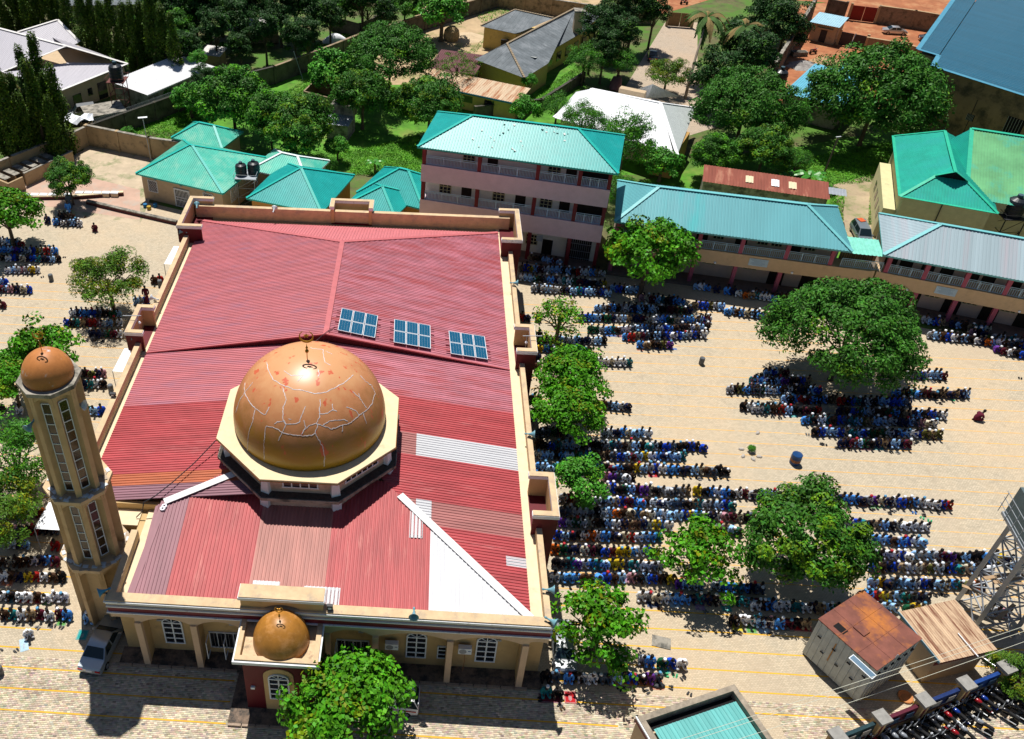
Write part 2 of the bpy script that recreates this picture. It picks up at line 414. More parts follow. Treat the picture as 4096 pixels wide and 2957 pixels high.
q = at(704, 901, zt); turret(q.x+.1, -24.4, q.y, YB+.4, '+x')
q = at(496, 1328, zt); p = at(550, 1219, zt); turret(q.x+.1, XL+.75, q.y, p.y, '+x')
p = at(1322.5, 820, zt); q = at(1491, 822, zt); turret(p.x, q.x, YB-.7, YB+1.2, '-y')
for sd in (0, 1):
    sp = sorted((y0, y1) for x0, y0, y1 in TS if (x0 > 0) == (sd == 1) and x0 < -20 or (x0 > 5 and sd == 1)); ya = YF+.4 if sd else 46.3
    for y0, y1 in sp+[(YB-.5, 0)]:
        if y0-ya > .3:
            b = MM()
            if sd: b.box(XR-.42, ya, 6.951, XR+.02, min(y0, YB-.5), 7.75)
            else: b.box(XL, ya, 6.971, XL+.5, min(y0, YB-.5), 8.0)
            mpart(b, 'parapet', M_cap)
        ya = y1
# roof
XE0, XE1 = -25.35, 8.8
XC = (XE0+XE1)/2
ZR = 10.4; YS = 64.8; YH = 81.0; YBK = 89.6
r0 = (XC, YS, ZR); r1 = (XC, YH, ZR)
b = MM(); corr(b, [(XE0, YS, ZE), r0, r1, (XE0, YBK, ZE)], .27, .05); mpart(b, 'roof_sheet', RM_pink)
yy = [YS, 69.0, 73.0, 76.5, YBK]
b = MM(); corr(b, [(XE1, YS, ZE), r0, r1, (XE1, YBK, ZE)], .27, .05); mpart(b, 'roof_sheet', RM_pink2)
b = MM(); corr(b, [(XE0, YBK, ZE), r1, (XE1, YBK, ZE)], .33, .05); mpart(b, 'roof_sheet', mat('rose_back_sheet', (.55, .17, .185), rough=.55, var=.08, stretch=T_))
b = MM(); hipcap(b, r0, r1, .5); hipcap(b, r1, (XE0, YBK, ZE), .4); hipcap(b, r1, (XE1, YBK, ZE), .4); mpart(b, 'ridge_cap', RM_cap)
# lower front section
ZR2 = 9.65; k_ = (ZR2-ZE)/(XE1-XC)
b = MM(); b.poly([(XE0, YS-.03, ZE-.1), (XE1, YS-.03, ZE-.1), (XE1, YS-.03, ZE+.04), (XC, YS-.03, ZR+.04), (XE0, YS-.03, ZE+.04)]); mpart(b, 'step_fascia', mat('dark_red_fascia', (.10, .01, .015), var=.2, stretch=(4, .1, .1)))
b = MM(); b.beam((XE0, YS-.02, ZE+.06), (XC, YS-.02, ZR+.06), .12, .14); b.beam((XE1, YS-.02, ZE+.06), (XC, YS-.02, ZR+.06), .12, .14); mpart(b, 'verge_cap', RM_cap)
YFE = 37.75
def zs(x): return ZE+k_*(x-XE0) if x < XC else ZE+k_*(XE1-x)
def yhip(x): return YFE+(XE1-x)     # right hip line in plan
def band(side, ya, yb, m, xa=None, xb=None, lift=0):
    if side == 'L': x0, x1 = XE0, XC
    else: x0, x1 = XC, XE1
    if xa is not None: x0 = xa
    if xb is not None: x1 = xb
    pts = [(x0, ya), (x1, ya), (x1, yb), (x0, yb)]
    if side == 'R':   # clip by hip line y >= YFE + XE1 - x
        out = []
        f = lambda p: p[1]-yhip(p[0])
        for i in range(4):
            p, q = pts[i], pts[(i+1) % 4]
            if f(p) >= 0: out.append(p)
            if f(p)*f(q) < 0:
                t = f(p)/(f(p)-f(q)); out.append((p[0]+(q[0]-p[0])*t, p[1]+(q[1]-p[1])*t))
        pts = out
    if len(pts) < 3: return
    b = MM(); corr(b, [(x, y, zs(x)) for x, y in pts], .27, .05, lift=lift, along=(-1 if side == 'L' else 1, 0, 0)); mpart(b, 'roof_sheet', m)
yl = lambda ty: at(500, ty, ZE).y
for ya, yb, m in ((57.2, YS-.05, RM_pink), (48.9, 57.2, RM_red), (47.6, 48.9, RM_orange), (46.1, 47.6, RM_purpS)):
    band('L', ya, yb, m)
y1, y2, y3, y4, y5 = at(2051, 1654, ZE).y, at(2065, 1796, ZE).y, at(2070, 1884, ZE).y, at(2090, 2060, ZE).y, at(2095, 2157, ZE).y
band('R', y1, YS-.05, RM_pink2); band('R', y2, y1, RM_red); band('R', y3, y2, RM_whtS, xa=.4); band('R', y3, y2, RM_brown, xb=.4); band('R', y4, y3, RM_red); band('R', y5, y4, RM_brown)
band('R', YFE, y5, RM_red)
w0 = at(2075, 2235, ZE).y; w1 = at(2075, 2275, ZE).y
band('R', w1, w0, RM_whtS, xa=7.3, lift=.03)
band('R', 44.6, 47.2, RM_whtS, xa=.55, xb=1.75, lift=.03)
b = MM(); hipcap(b, (XC, YS-.1, ZR2), (XC, 57, ZR2), .5); mpart(b, 'ridge_cap', RM_cap)
# front slope
def zf(y): return ZE+k_*(y-YFE)
YTOP = 48.5
LV = (-19.2, -18.45)      # left verge x at eave / at y 45.6
def fband(xa, xb, m, ya=YFE, yb=YTOP, lift=0):
    pts = [(xa, ya), (xb, ya), (xb, yb), (xa, yb)]
    def clip(pts, f):
        out = []
        for i in range(len(pts)):
            p, q = pts[i], pts[(i+1) % len(pts)]
            if f(p) >= 0: out.append(p)
            if f(p)*f(q) < 0:
                t = f(p)/(f(p)-f(q)); out.append((p[0]+(q[0]-p[0])*t, p[1]+(q[1]-p[1])*t))
        return out
    pts = clip(pts, lambda p: (YFE+XE1-p[0])-p[1])
    pts = clip(pts, lambda p: (p[0]-(-18.45))*1.0+(45.7-p[1])*1.35) if pts else pts
    if len(pts) < 3: return
    b = MM(); corr(b, [(x, y, zf(y)) for x, y in pts], .27, .05, lift=lift, along=(0, -1, 0)); mpart(b, 'roof_sheet', m)
xa1 = at(662, 2382, ZE).x; xa2 = at(985, 2400, ZE).x; xa3 = at(1300, 2357, ZE).x; xa4 = at(1714, 2445, ZE).x
fband(-19.2, xa1, RM_purp); fband(xa1, xa2, RM_redT); fband(xa2, xa3, RM_brownT); fband(xa3, xa4, RM_redT); fband(xa4, XE1, RM_wht)
fband(at(1210, 2400, ZE).x, at(1358, 2400, ZE).x, RM_wht, YFE-.05, YFE+1.5, .05)
fband(at(1000, 2400, ZE).x, at(1110, 2400, ZE).x, RM_wht, YFE+1.2, YFE+1.7, .05)
fband(.15, 1.15, RM_wht, 43.6, 46.2, .05)
b = MM(); hipcap(b, (XE1, YFE, ZE), (XE1-9.5, YFE+9.5, ZE+9.5*k_), .62, .1); hipcap(b, (-18.6, 45.5, zf(45.5)), (-12.5, 48.9, ZE+k_*(12.85)), .6, .12)
mpart(b, 'flashing', mat('white_flashing', (.74, .73, .72), var=.08, scale=3))
b = MM(); b.beam((-19.25, YFE, ZE+.03), (-18.6, 45.6, zf(45.6)+.03), .5, .06); mpart(b, 'verge_flashing', RM_purp)
for x in (-18.0, -17.6):
    pass
# central drum and dome
DC = (-8.15, 52.35); ZD = 11.55
def octa(r, c=DC, off=22.5): return [(c[0]+r*math.cos(R(off+45*k)), c[1]+r*math.sin(R(off+45*k))) for k in range(8)]
A_ = 1/math.cos(R(22.5))
b = MM(); b.prism(octa(6.55*A_), 8.2, 9.5); b.prism(octa(6.3*A_), 9.5, ZD-.15); mpart(b, 'drum_wall', mat('pinkish_cream_paint', (.60, .43, .33), var=.12, stain=(.3, .22, .17), stain_amt=.38))
b = MM(); b.prism(octa(7.05*A_), 9.35, 9.62); mpart(b, 'drum_ledge', M_conc)
b = MM(); b.prism(octa(6.98*A_), 9.625, 9.66); mpart(b, 'ledge_grime', M_mould)
b = MM(); b.prism(octa(6.95*A_), ZD-.15, ZD); mpart(b, 'drum_slab', mat('cream_slab', (.74, .60, .38), var=.07, stain=(.55, .42, .27), stain_amt=.33, stain_scale=1.2))
b = MM(); b.prism(octa(6.99*A_), ZD-.2, ZD-.152); mpart(b, 'drip_edge', mat('rusty_orange_paint', (.45, .16, .04)))
for k in range(8):
    a = R(22.5+45*k); rr = 6.35*A_
    b = MM(); b.X = Matrix.Translation(-moff) @ Matrix.Translation((DC[0]+rr*math.cos(a), DC[1]+rr*math.sin(a), 0)) @ Matrix.Rotation(a+math.pi/2, 4, 'Z')
    b.add([(-.35,-.2,9.66),(.35,-.2,9.66),(.35,.2,9.66),(-.35,.2,9.66),(-.24,-.1,ZD-.21),(.24,-.1,ZD-.21),(.24,.2,ZD-.21),(-.24,.2,ZD-.21)],[(0,3,2,1),(4,5,6,7),(0,1,5,4),(1,2,6,5),(2,3,7,6),(3,0,4,7)])
    b.box(-.35, -.4, 8.3, .35, .1, 9.34)
    mpart(b, 'corner_pier', M_frame)
    a2 = R(45*k)
    if k in (5, 6, 7, 0):
        f_ = thingless = None
        X_ = Matrix.Translation(-moff) @ Matrix.Translation((DC[0]+6.3*math.cos(a2), DC[1]+6.3*math.sin(a2), 0)) @ Matrix.Rotation(a2+math.pi/2, 4, 'Z')
        b = MM(); b.X = X_; nn = 6 if k != 6 else 4; W_ = 3.2 if k != 6 else 2.6
        b.box(-W_/2-.1, -.07, 10.15, W_/2+.1, -.0, 10.25); b.box(-W_/2-.1, -.07, 10.95, W_/2+.1, 0, 11.05)
        for i in range(nn+1): b.box(-W_/2+W_*i/nn-.05, -.06, 10.25, -W_/2+W_*i/nn+.05, 0, 10.95)
        f_ = mpart(b, 'clerestory_window', M_frame)
        for i in range(nn):
            b = MM(); b.X = X_; b.box(-W_/2+W_*i/nn+.05, -.03, 10.25, -W_/2+W_*(i+1)/nn-.05, -.004, 10.95); b.build('pane', M_glass, f_)
RD = 6.0
# dome paint: ochre low down, weathered paler towards the crown
def dome_mat():
    m = mat('weathered_dome_paint', (.42, .17, .02), rough=.38, var=0, spec=.5)
    N = m.node_tree.nodes; L = m.node_tree.links; bs = N['Principled BSDF']
    tc = N.new('ShaderNodeTexCoord'); sp = N.new('ShaderNodeSeparateXYZ'); L.new(tc.outputs['Object'], sp.inputs[0])
    nz = N.new('ShaderNodeTexNoise'); nz.inputs['Scale'].default_value = .6; nz.inputs['Detail'].default_value = 7; nz.inputs['Roughness'].default_value = .65; L.new(tc.outputs['Object'], nz.inputs['Vector'])
    ma = N.new('ShaderNodeMath'); ma.operation = 'MULTIPLY_ADD'; L.new(nz.outputs[0], ma.inputs[0]); ma.inputs[1].default_value = 5.0; L.new(sp.outputs[2], ma.inputs[2])
    mr = N.new('ShaderNodeMapRange'); L.new(ma.outputs[0], mr.inputs[0]); mr.inputs[1].default_value = ZD+2.6; mr.inputs[2].default_value = ZD+8.2
    rp = N.new('ShaderNodeValToRGB'); L.new(mr.outputs[0], rp.inputs[0]); e = rp.color_ramp.elements
    e[0].position = .08; e[0].color = (.36, .19, .002, 1); e[1].position = .95; e[1].color = (.66, .33, .15, 1)
    for p_, c_ in ((.3, (.36, .17, .02, 1)), (.45, (.40, .17, .05, 1)), (.7, (.58, .24, .10, 1))):
        q_ = e.new(p_); q_.color = c_
    n2 = N.new('ShaderNodeTexNoise'); n2.inputs['Scale'].default_value = .9; n2.inputs['Detail'].default_value = 5
    mp = N.new('ShaderNodeMapping'); mp.inputs['Scale'].default_value = (1.6, 1.6, .5); L.new(tc.outputs['Object'], mp.inputs[0]); L.new(mp.outputs[0], n2.inputs['Vector'])
    m3 = N.new('ShaderNodeMapRange'); L.new(n2.outputs[0], m3.inputs[0]); m3.inputs[1].default_value = .62; m3.inputs[2].default_value = .66
    mx = N.new('ShaderNodeMix'); mx.data_type = 'RGBA'; L.new(m3.outputs[0], mx.inputs[0]); L.new(rp.outputs[0], mx.inputs[6]); mx.inputs[7].default_value = (.62, .12, .05, 1)
    L.new(mx.outputs[2], bs.inputs['Base Color'])
    return m
prof = [(RD*math.cos(R(a))*(1.0 if a > 0 else 1), ZD+6.0*math.sin(R(a))) for a in range(0, 91, 3)]
prof = [(5.93, ZD-.02), (6.0, ZD+.35)]+[(RD*math.cos(R(a)), ZD+.5+5.5*math.sin(R(a))) for a in range(3, 91, 3)]
DM = dome_mat()
b = MM(); b.lathe(prof, 96, (DC[0], DC[1], 0)); mpart(b, 'dome', DM, smooth=True)
b = MM(); finial(b, (DC[0], DC[1], ZD+5.95), 1.15); mpart(b, 'crescent_finial', M_gold)
def on_dome(tx, ty, r=RD, cz=ZD+.5, hz=5.5, c=DC, off=.02):
    o = Vector((0, 0, CAMZ)); d = (at(tx, ty, 0)-o).normalized()
    s = Vector((1, 1, r/hz)); C_ = Vector((c[0], c[1], cz))
    oo = Vector([(o[i]-C_[i])*s[i] for i in range(3)]); dd = Vector([d[i]*s[i] for i in range(3)])
    A = dd.dot(dd); B = 2*oo.dot(dd); C2 = oo.dot(oo)-r*r; D_ = B*B-4*A*C2
    if D_ < 0: return None
    return o+d*((-B-math.sqrt(D_))/(2*A))
cr = [[(225,370),(218,430),(250,490),(290,535),(350,575),(380,525)],[(275,365),(240,410),(190,480),(165,560)],[(290,540),(270,620),(245,700),(238,800)],
 [(365,240),(372,290),(405,350),(465,385),(530,410),(600,420),(670,440),(740,430),(800,400),(850,375),(915,320)],[(465,400),(487,480),(468,530),(465,600),(485,635),(460,690),(437,740)],
 [(410,635),(430,620),(470,615),(485,635),(530,635),(570,625),(590,570),(610,520)],[(347,860),(345,760),(352,680),(360,648),(400,655),(440,670),(465,693),(520,700),(590,710),(650,705),(670,690),(720,780),(732,840),(728,905)],
 [(585,700),(600,670),(640,640),(680,630),(700,590),(700,540),(705,475)],[(680,630),(740,650),(780,665),(850,640),(900,625),(950,580),(1000,545),(1035,505),(1055,440),(1035,390),(1000,365),(960,325)],
 [(725,640),(770,612),(860,605),(880,615)],[(910,425),(955,465),(1000,530)],[(780,505),(785,540),(750,565),(700,568)],[(870,525),(930,545),(950,575)],[(475,295),(520,325),(600,320),(560,360)],
 [(690,285),(700,310),(690,330)],[(640,150),(720,160),(735,240),(770,258)],[(670,690),(690,640),(680,630)],[(600,610),(610,650),(585,700)],[(500,600),(520,603)],[(980,565),(1000,632)],[(845,680),(848,640)],[(740,165),(780,188)],[(950,440),(960,470)],[(780,540),(810,552)]]
rr_ = random.Random(3)
b = MM()
for pl in cr:
    pts = []
    for i in range(len(pl)-1):
        n = max(2, int(math.dist(pl[i], pl[i+1])/9))
        for k in range(n):
            t = k/n; pts.append((pl[i][0]+(pl[i+1][0]-pl[i][0])*t+rr_.uniform(-2.6, 2.6), pl[i][1]+(pl[i+1][1]-pl[i][1])*t+rr_.uniform(-2.6, 2.6)))
    pts.append(pl[-1])
    W = [on_dome(840+x*.626, 1300+y*.626) for x, y in pts]
    W = [p for p in W if p]
    for i in range(len(W)-1):
        p, q = W[i], W[i+1]; c3 = Vector((DC[0], DC[1], ZD)); n = (p-c3).normalized(); sd = (q-p).cross(n).normalized()*(.016+.016*rr_.random())
        p2 = p+n*.014; q2 = q+n*.014
        b.add([p2-sd, q2-sd, q2+sd, p2+sd, p-sd, q-sd, q+sd, p+sd], [(0, 1, 2, 3), (0, 4, 5, 1), (2, 6, 7, 3)])
mpart(b, 'crack_filler', mat('crack_filler', (.70, .64, .66), var=.2, scale=2))
# cables on the roof
b = MM(); cz = lambda x, y: (x, y, 7.4+k_*0+.0)
pc = [at(880, 1745, 9.6), at(780, 1850, 8.9), at(690, 1930, 8.7), at(620, 1985, 8.6), at(575, 2010, 8.2), at(570, 2045, 7.5), at(545, 2070, 7.0)]
b.tube(pc, .045, 5); b.tube([at(1345, 1308, 10.2), at(1310, 1325, 10.6), at(1280, 1350, 10.6), at(1257, 1370, 16.5)], .03, 5); mpart(b, 'cable', M_dark)

# ---------------------------------------------------------------- minaret
MC = (-23.1, 42.2)
minaret = thing('minaret', 'tall cream octagonal minaret with peeling orange dome beside the mosque', 'minaret', (MC[0], MC[1], 0))
M_min = mat('minaret_plaster', (.56, .39, .21), var=.1, scale=.7, stain=(.40, .27, .14), stain_amt=.38, stain_scale=.6)
def octm(r, off=22.5): return octa(r, (0, 0), off)
tiers = [(0, 7.0, 1.85, 2.35, 2.6), (7.0, 14.0, 1.6, 2.1, 2.35), (14.0, 23.4, 1.4, 1.82, 2.0)]
ap = math.cos(R(22.5))
for ti, (z0, z1, rc, rf, rr) in enumerate(tiers):
    b = MB(); b.prism(octm(rc), z0, z1-.3); b.build('shaft', M_min, minaret)
    for k in range(8):
        a = R(22.5+45*k)
        b = MB(); b.X = Matrix.Rotation(a, 4, 'Z'); b.box(rc-.25, -.2, z0+.01, rf, .2, z1-.3); b.build('rib', M_min, minaret)
    for k in range(8):
        a2 = R(45*k)
        wd = rf*math.sin(R(22.5))
        b = MB(); b.X = Matrix.Translation((rf*ap*math.cos(a2), rf*ap*math.sin(a2), 0)) @ Matrix.Rotation(a2+math.pi/2, 4, 'Z')
        archslab(b, -wd, wd, z1-.3, z1-1.25, z1-.55, -.02, .22, 8); b.build('arch_head', M_min, minaret)
    b = MB(); b.prism(octm(rr), z1-.3, z1); b.build('ledge', M_conc if ti == 2 else M_cap, minaret)
    if ti < 2:
        rg = random.Random(5+ti); tb = MB().box(-.2, -.13, 0, .2, .13, .03); t1 = None
        mts = [mat('broken_white_tile', (.62, .66, .68), var=.15), mat('broken_tan_tile', (.42, .33, .24), var=.2)]
        pr = [tb.build('ledge_tile', mts[0], minaret), tb.build('ledge_tile', mts[1], minaret)]
        for j in range(46):
            o = pr[j] if j < 2 else pr[j % 2].copy()
            if j >= 2: COL.objects.link(o)
            a = rg.uniform(-3.6, .6); r_ = rg.uniform(tiers[ti+1][3]*.93, rr*.9)
            o.location = (r_*math.cos(a), r_*math.sin(a), z1+.005+.012*(j % 5)); o.rotation_euler.z = a+rg.uniform(-.5, .5)+1.57
for ti, faces, zz in ((2, (-90, -45, -135), (14.35, 22.2)), (1, (-90, -45), (7.4, 12.9))):
    z0, z1, rc, rf, rr = tiers[ti]
    for fa in faces:
        if fa == -135: continue
        e = bpy.data.objects.new('window_strip', None)
        n = 9 if ti == 2 else 6
        b = MB(); X_ = Matrix.Rotation(R(fa+90), 4, 'Z') @ Matrix.Translation((0, -rc*ap, 0)); b.X = X_
        W_ = .62; h = (zz[1]-zz[0])
        b.box(-W_/2, -.09, zz[0], -W_/2+.06, 0, zz[1]); b.box(W_/2-.06, -.09, zz[0], W_/2, 0, zz[1])
        for i in range(n+1): b.box(-W_/2+.06, -.08, zz[0]+h*i/n-.035, W_/2-.06, 0, zz[0]+h*i/n+.035)
        f_ = b.build('window_strip', M_frame, minaret)
        for i in range(n):
            b = MB(); b.X = X_; b.box(-W_/2+.06, -.04, zz[0]+h*i/n+.035, W_/2-.06, -.004, zz[0]+h*(i+1)/n-.035); b.build('pane', mat('brown_window_glass', (.035, .018, .008), rough=.12, var=.5, scale=1.2, spec=.6), f_)
b = MB(); X_ = Matrix.Rotation(R(45), 4, 'Z') @ Matrix.Translation((0, -1.75*ap-.02, 0)); b.X = X_
for i in range(3): b.box(-.33+.3*i, -.06, 4.2, -.27+.3*i, 0, 6.2)
for i in range(8): b.box(-.3, -.05, 4.2+i*.285, .33, 0, 4.25+i*.285)
f_ = b.build('glass_block_window', M_frame, minaret)
b = MB(); b.X = X_; b.box(-.27, -.03, 4.25, .3, -.003, 6.15); b.build('pane', mat('blue_glass_block', (.05, .09, .12), rough=.2), f_)
mdm = mat('peeling_orange_paint', (.50, .19, .055), rough=.5, var=.15, scale=1.5, stain=(.62, .66, .70), stain_amt=.345, stain_scale=1.3)
b = MB(); b.lathe([(1.55, 23.38), (1.6, 23.6)]+[(1.6*math.cos(R(a)), 23.6+1.75*math.sin(R(a))) for a in range(6, 91, 6)], 40); b.build('dome', mdm, minaret, smooth=True)
b = MB(); finial(b, (0, 0, 25.3), .72); b.build('crescent_finial', M_gold, minaret)
# ---------------------------------------------------------------- ground sheets
def sheet(name, pts, z, m, kind='structure'):
    b = MB(); b.prism([(p[0], p[1]) for p in pts], z-.003, z); o = b.build(name, m); tag(o, kind=kind); return o
def G(*q): return [A2(x, y) for x, y in q]
def ccw(pts):
    a = sum(pts[i][0]*pts[(i+1) % len(pts)][1]-pts[(i+1) % len(pts)][0]*pts[i][1] for i in range(len(pts)))
    return pts if a > 0 else pts[::-1]
M_soil = mat('dark_soil_and_weeds', (.11, .10, .04), var=.4, scale=.5, stain=(.07, .17, .015), stain_amt=.5, stain_scale=.15)
b = MB(); b.box(-900, -300, -1.5, 900, 1600, -.02); tag(b.build('ground', M_soil), kind='structure')
def paving_mat(name, c1, c2, stain, sc=1.0, amt=.36):
    m = mat(name, c1, rough=.85, var=0); N = m.node_tree.nodes; L = m.node_tree.links; bs = N['Principled BSDF']
    tc = N.new('ShaderNodeTexCoord'); br = N.new('ShaderNodeTexBrick'); br.inputs['Scale'].default_value = 1; br.offset = .5
    br.inputs['Color1'].default_value = (*c1, 1); br.inputs['Color2'].default_value = (*c2, 1); br.inputs['Mortar'].default_value = (c1[0]*.45, c1[1]*.42, c1[2]*.38, 1)
    br.inputs['Brick Width'].default_value = .24*sc; br.inputs['Row Height'].default_value = .14*sc; br.inputs['Mortar Size'].default_value = .012*sc; br.inputs['Mortar Smooth'].default_value = .4
    L.new(tc.outputs['Object'], br.inputs['Vector']); out = br.outputs['Color']
    for s, a, c, k in ((.12, amt+.02, stain, .06), (.9, .40, (c1[0]*.55, c1[1]*.55, c1[2]*.55), .05), (.06, .42, (c1[0]*1.15, c1[1]*.96, c1[2]*.76), .12), (3.5, .40, (c1[0]*.7, c1[1]*.72, c1[2]*.72), .08)):
        n = N.new('ShaderNodeTexNoise'); n.inputs['Scale'].default_value = s; n.inputs['Detail'].default_value = 9; n.inputs['Roughness'].default_value = .68; L.new(tc.outputs['Object'], n.inputs['Vector'])
        mr = N.new('ShaderNodeMapRange'); mr.inputs[1].default_value = 1-a-k; mr.inputs[2].default_value = 1-a+k; mr.inputs[4].default_value = .55; L.new(n.outputs[0], mr.inputs[0])
        mx = N.new('ShaderNodeMix'); mx.data_type = 'RGBA'; L.new(mr.outputs[0], mx.inputs[0]); L.new(out, mx.inputs[6]); mx.inputs[7].default_value = (*c, 1); out = mx.outputs[2]
    L.new(out, bs.inputs['Base Color'])
    return m
M_pave = paving_mat('beige_block_paving', (.58, .49, .36), (.45, .385, .285), (.30, .28, .24))
M_pave2 = paving_mat('driveway_paving', (.50, .40, .30), (.44, .36, .28), (.33, .28, .22), 1.5)
yard = [(-75, 20), (75, 20), (75, 33), (75, 82), (62, 83.2), (40, 90.0), (21, 93.2), (-2, 98.5), (-24, 101.5), (-40, 107), (-50, 122), (-72, 101), (-75, 95)]
sheet('paved_yard', ccw(yard), 0, M_pave)
M_grass = mat('lawn_base', (.075, .23, .012), var=.4, scale=.6, stain=(.20, .26, .05), stain_amt=.38, stain_scale=.12)
sheet('grass_field', ccw(G((380, 560), (700, 520), (1000, 650), (1500, 700), (1800, 700), (2600, 700), (2400, 480), (2300, 250), (2150, 300), (1700, 120), (1150, 250))), -.012, M_grass)
sheet('grass_verge', ccw(G((2900, 640), (3560, 520), (3640, 560), (3600, 1020), (3380, 1060), (2560, 900), (2500, 740))), -.008, M_grass)
M_sand = mat('sandy_soil', (.46, .33, .19), var=.2, scale=.4, stain=(.12, .17, .03), stain_amt=.42, stain_scale=.16, bump=.2)
sheet('sandy_yard', ccw(G((1480, 260), (1700, 20), (2420, -60), (2420, 60), (1900, 330), (1560, 340))), -.008, M_sand)
M_red = mat('red_laterite_soil', (.36, .13, .055), var=.25, scale=.4, stain=(.45, .25, .12), stain_amt=.42, stain_scale=.2)
sheet('red_soil_yard', ccw(G((3060, 420), (3200, 20), (3880, -40), (4300, 200), (3640, 420), (3200, 470))), -.006, M_red)
sheet('sandy_path', ccw(G((3330, 740), (3560, 680), (3600, 820), (3540, 1020), (3420, 1020), (3360, 860))), -.003, mat('path_gravel', (.40, .31, .20), var=.25, scale=.5, stain=(.07, .14, .02), stain_amt=.44, stain_scale=.25))
sheet('driveway', ccw(G((2420, 480), (2660, 90), (2790, 90), (2790, 300), (2960, 480), (2700, 560))), -.003, M_pave2)
sheet('street', ccw([A2(2640, 60), A2(2300, -300), (120, 330), A2(4300, 120), A2(3700, 40), A2(2900, -20)]), -.004, M_red)
M_moss = mat('mossy_concrete_apron', (.50, .40, .28), var=.15, scale=.6, stain=(.14, .19, .07), stain_amt=.42, stain_scale=.28)
sheet('concrete_apron', ccw(G((290, 700), (345, 575), (660, 640), (560, 900), (100, 830), (60, 760))), .004, M_moss)
M_pinksoil = mat('pink_washed_paving', (.50, .33, .25), var=.12, scale=.5, stain=(.42, .38, .32), stain_amt=.42, stain_scale=.3)
sheet('washed_paving', ccw(G((0, 770), (280, 690), (560, 760), (560, 880), (110, 815), (0, 820))), .007, M_pinksoil)
# near block paving built stone by stone (one joined mesh, too many to count)
def pavers():
    rg = np.random.RandomState(2)
    L_, W_, g = .24, .14, .012
    xs_ = np.arange(-34, 46, L_); ys_ = np.arange(26.5, 36.9, W_)
    X, Y = np.meshgrid(xs_, ys_); X = X+((np.arange(len(ys_)) % 2)*L_/2)[:, None]
    X = X.ravel(); Y = Y.ravel()
    keep = ~((X > -12.1) & (X < -4.5) & (Y > 32.6)) & (X*-.02+Y < 40) & ~((X > 15.2) & (X < 27) & (Y < 36.5) & (Y < 33.4+.36*(X-15.5)))
    X = X[keep]; Y = Y[keep]; n = len(X)
    h = .014+rg.rand(n)*.008
    cx = np.stack([X+g/2, X+L_-g/2, X+L_-g/2, X+g/2], 1); cy = np.stack([Y+g/2, Y+g/2, Y+W_-g/2, Y+W_-g/2], 1)
    top = np.stack([cx, cy, np.repeat(h[:, None], 4, 1)], 2); bot = top.copy(); bot[:, :, 2] = .001
    V = np.concatenate([top, bot], 1).reshape(-1, 3)
    base = (np.arange(n)*8)[:, None]
    F = np.concatenate([base+np.array(q)[None] for q in ([0, 1, 2, 3], [4, 5, 1, 0], [6, 7, 3, 2])], 1).reshape(-1, 4)
    me = bpy.data.meshes.new('paving_stones'); me.vertices.add(len(V)); me.vertices.foreach_set('co', V.ravel())
    me.loops.add(F.size); me.loops.foreach_set('vertex_index', F.ravel()); me.polygons.add(len(F)); me.polygons.foreach_set('loop_start', np.arange(len(F))*4)
    me.update(calc_edges=True)
    ca = me.color_attributes.new('tint', 'FLOAT_COLOR', 'CORNER')
    t = np.clip(.98+rg.randn(n, 1)*.19, .45, 1.4)*np.array([[1, 1, 1]])+rg.randn(n, 3)*.05
    c = np.concatenate([t, np.ones((n, 1))], 1); c = np.repeat(c, 12, 0).astype(np.float32)
    ca.data.foreach_set('color', c.ravel())
    me.materials.append(mat('loose_block_paver', (.56, .47, .35), var=.2, scale=.5, tint=True, stain=(.30, .24, .18), stain_amt=.38, stain_scale=.3))
    o = bpy.data.objects.new('paving_stones', me); COL.objects.link(o); tag(o, kind='stuff')
pavers()
# painted row lines
M_line = mat('worn_orange_line_paint', (.78, .42, .10), var=.15, scale=2, stain=(.56, .45, .30), stain_amt=.42, stain_scale=1.1)
M_line2 = mat('yellow_line_paint', (.75, .40, .03), var=.15, scale=2, stain=(.5, .38, .2), stain_amt=.34, stain_scale=1.2)
k = 0; y = 32.75; yl_ = []
while y < 86:
    if y < 37: segs = [(-40, -12.15), (-1 if y > 34 else -3.2, 15.5 if y < 36 else 60)]
    elif y < 46: segs = [(-45, -27 if y > 39 else -21), (11.5, 70)]
    else: segs = [(-52, -27.3), (11.2, 70 if y < 80 else 45)]
    for x0, x1 in segs:
        near = y < 45
        b = MB(); h = .055 if near else .04; zz = .027 if y < 37 else .006
        n = max(1, int((x1-x0)/8))
        b.box(x0, y-h, zz-.004, x1, y+h, zz)
        o = b.build('painted_line', M_line2 if near else M_line)
        tag(o, kind='structure')
    y += 1.66
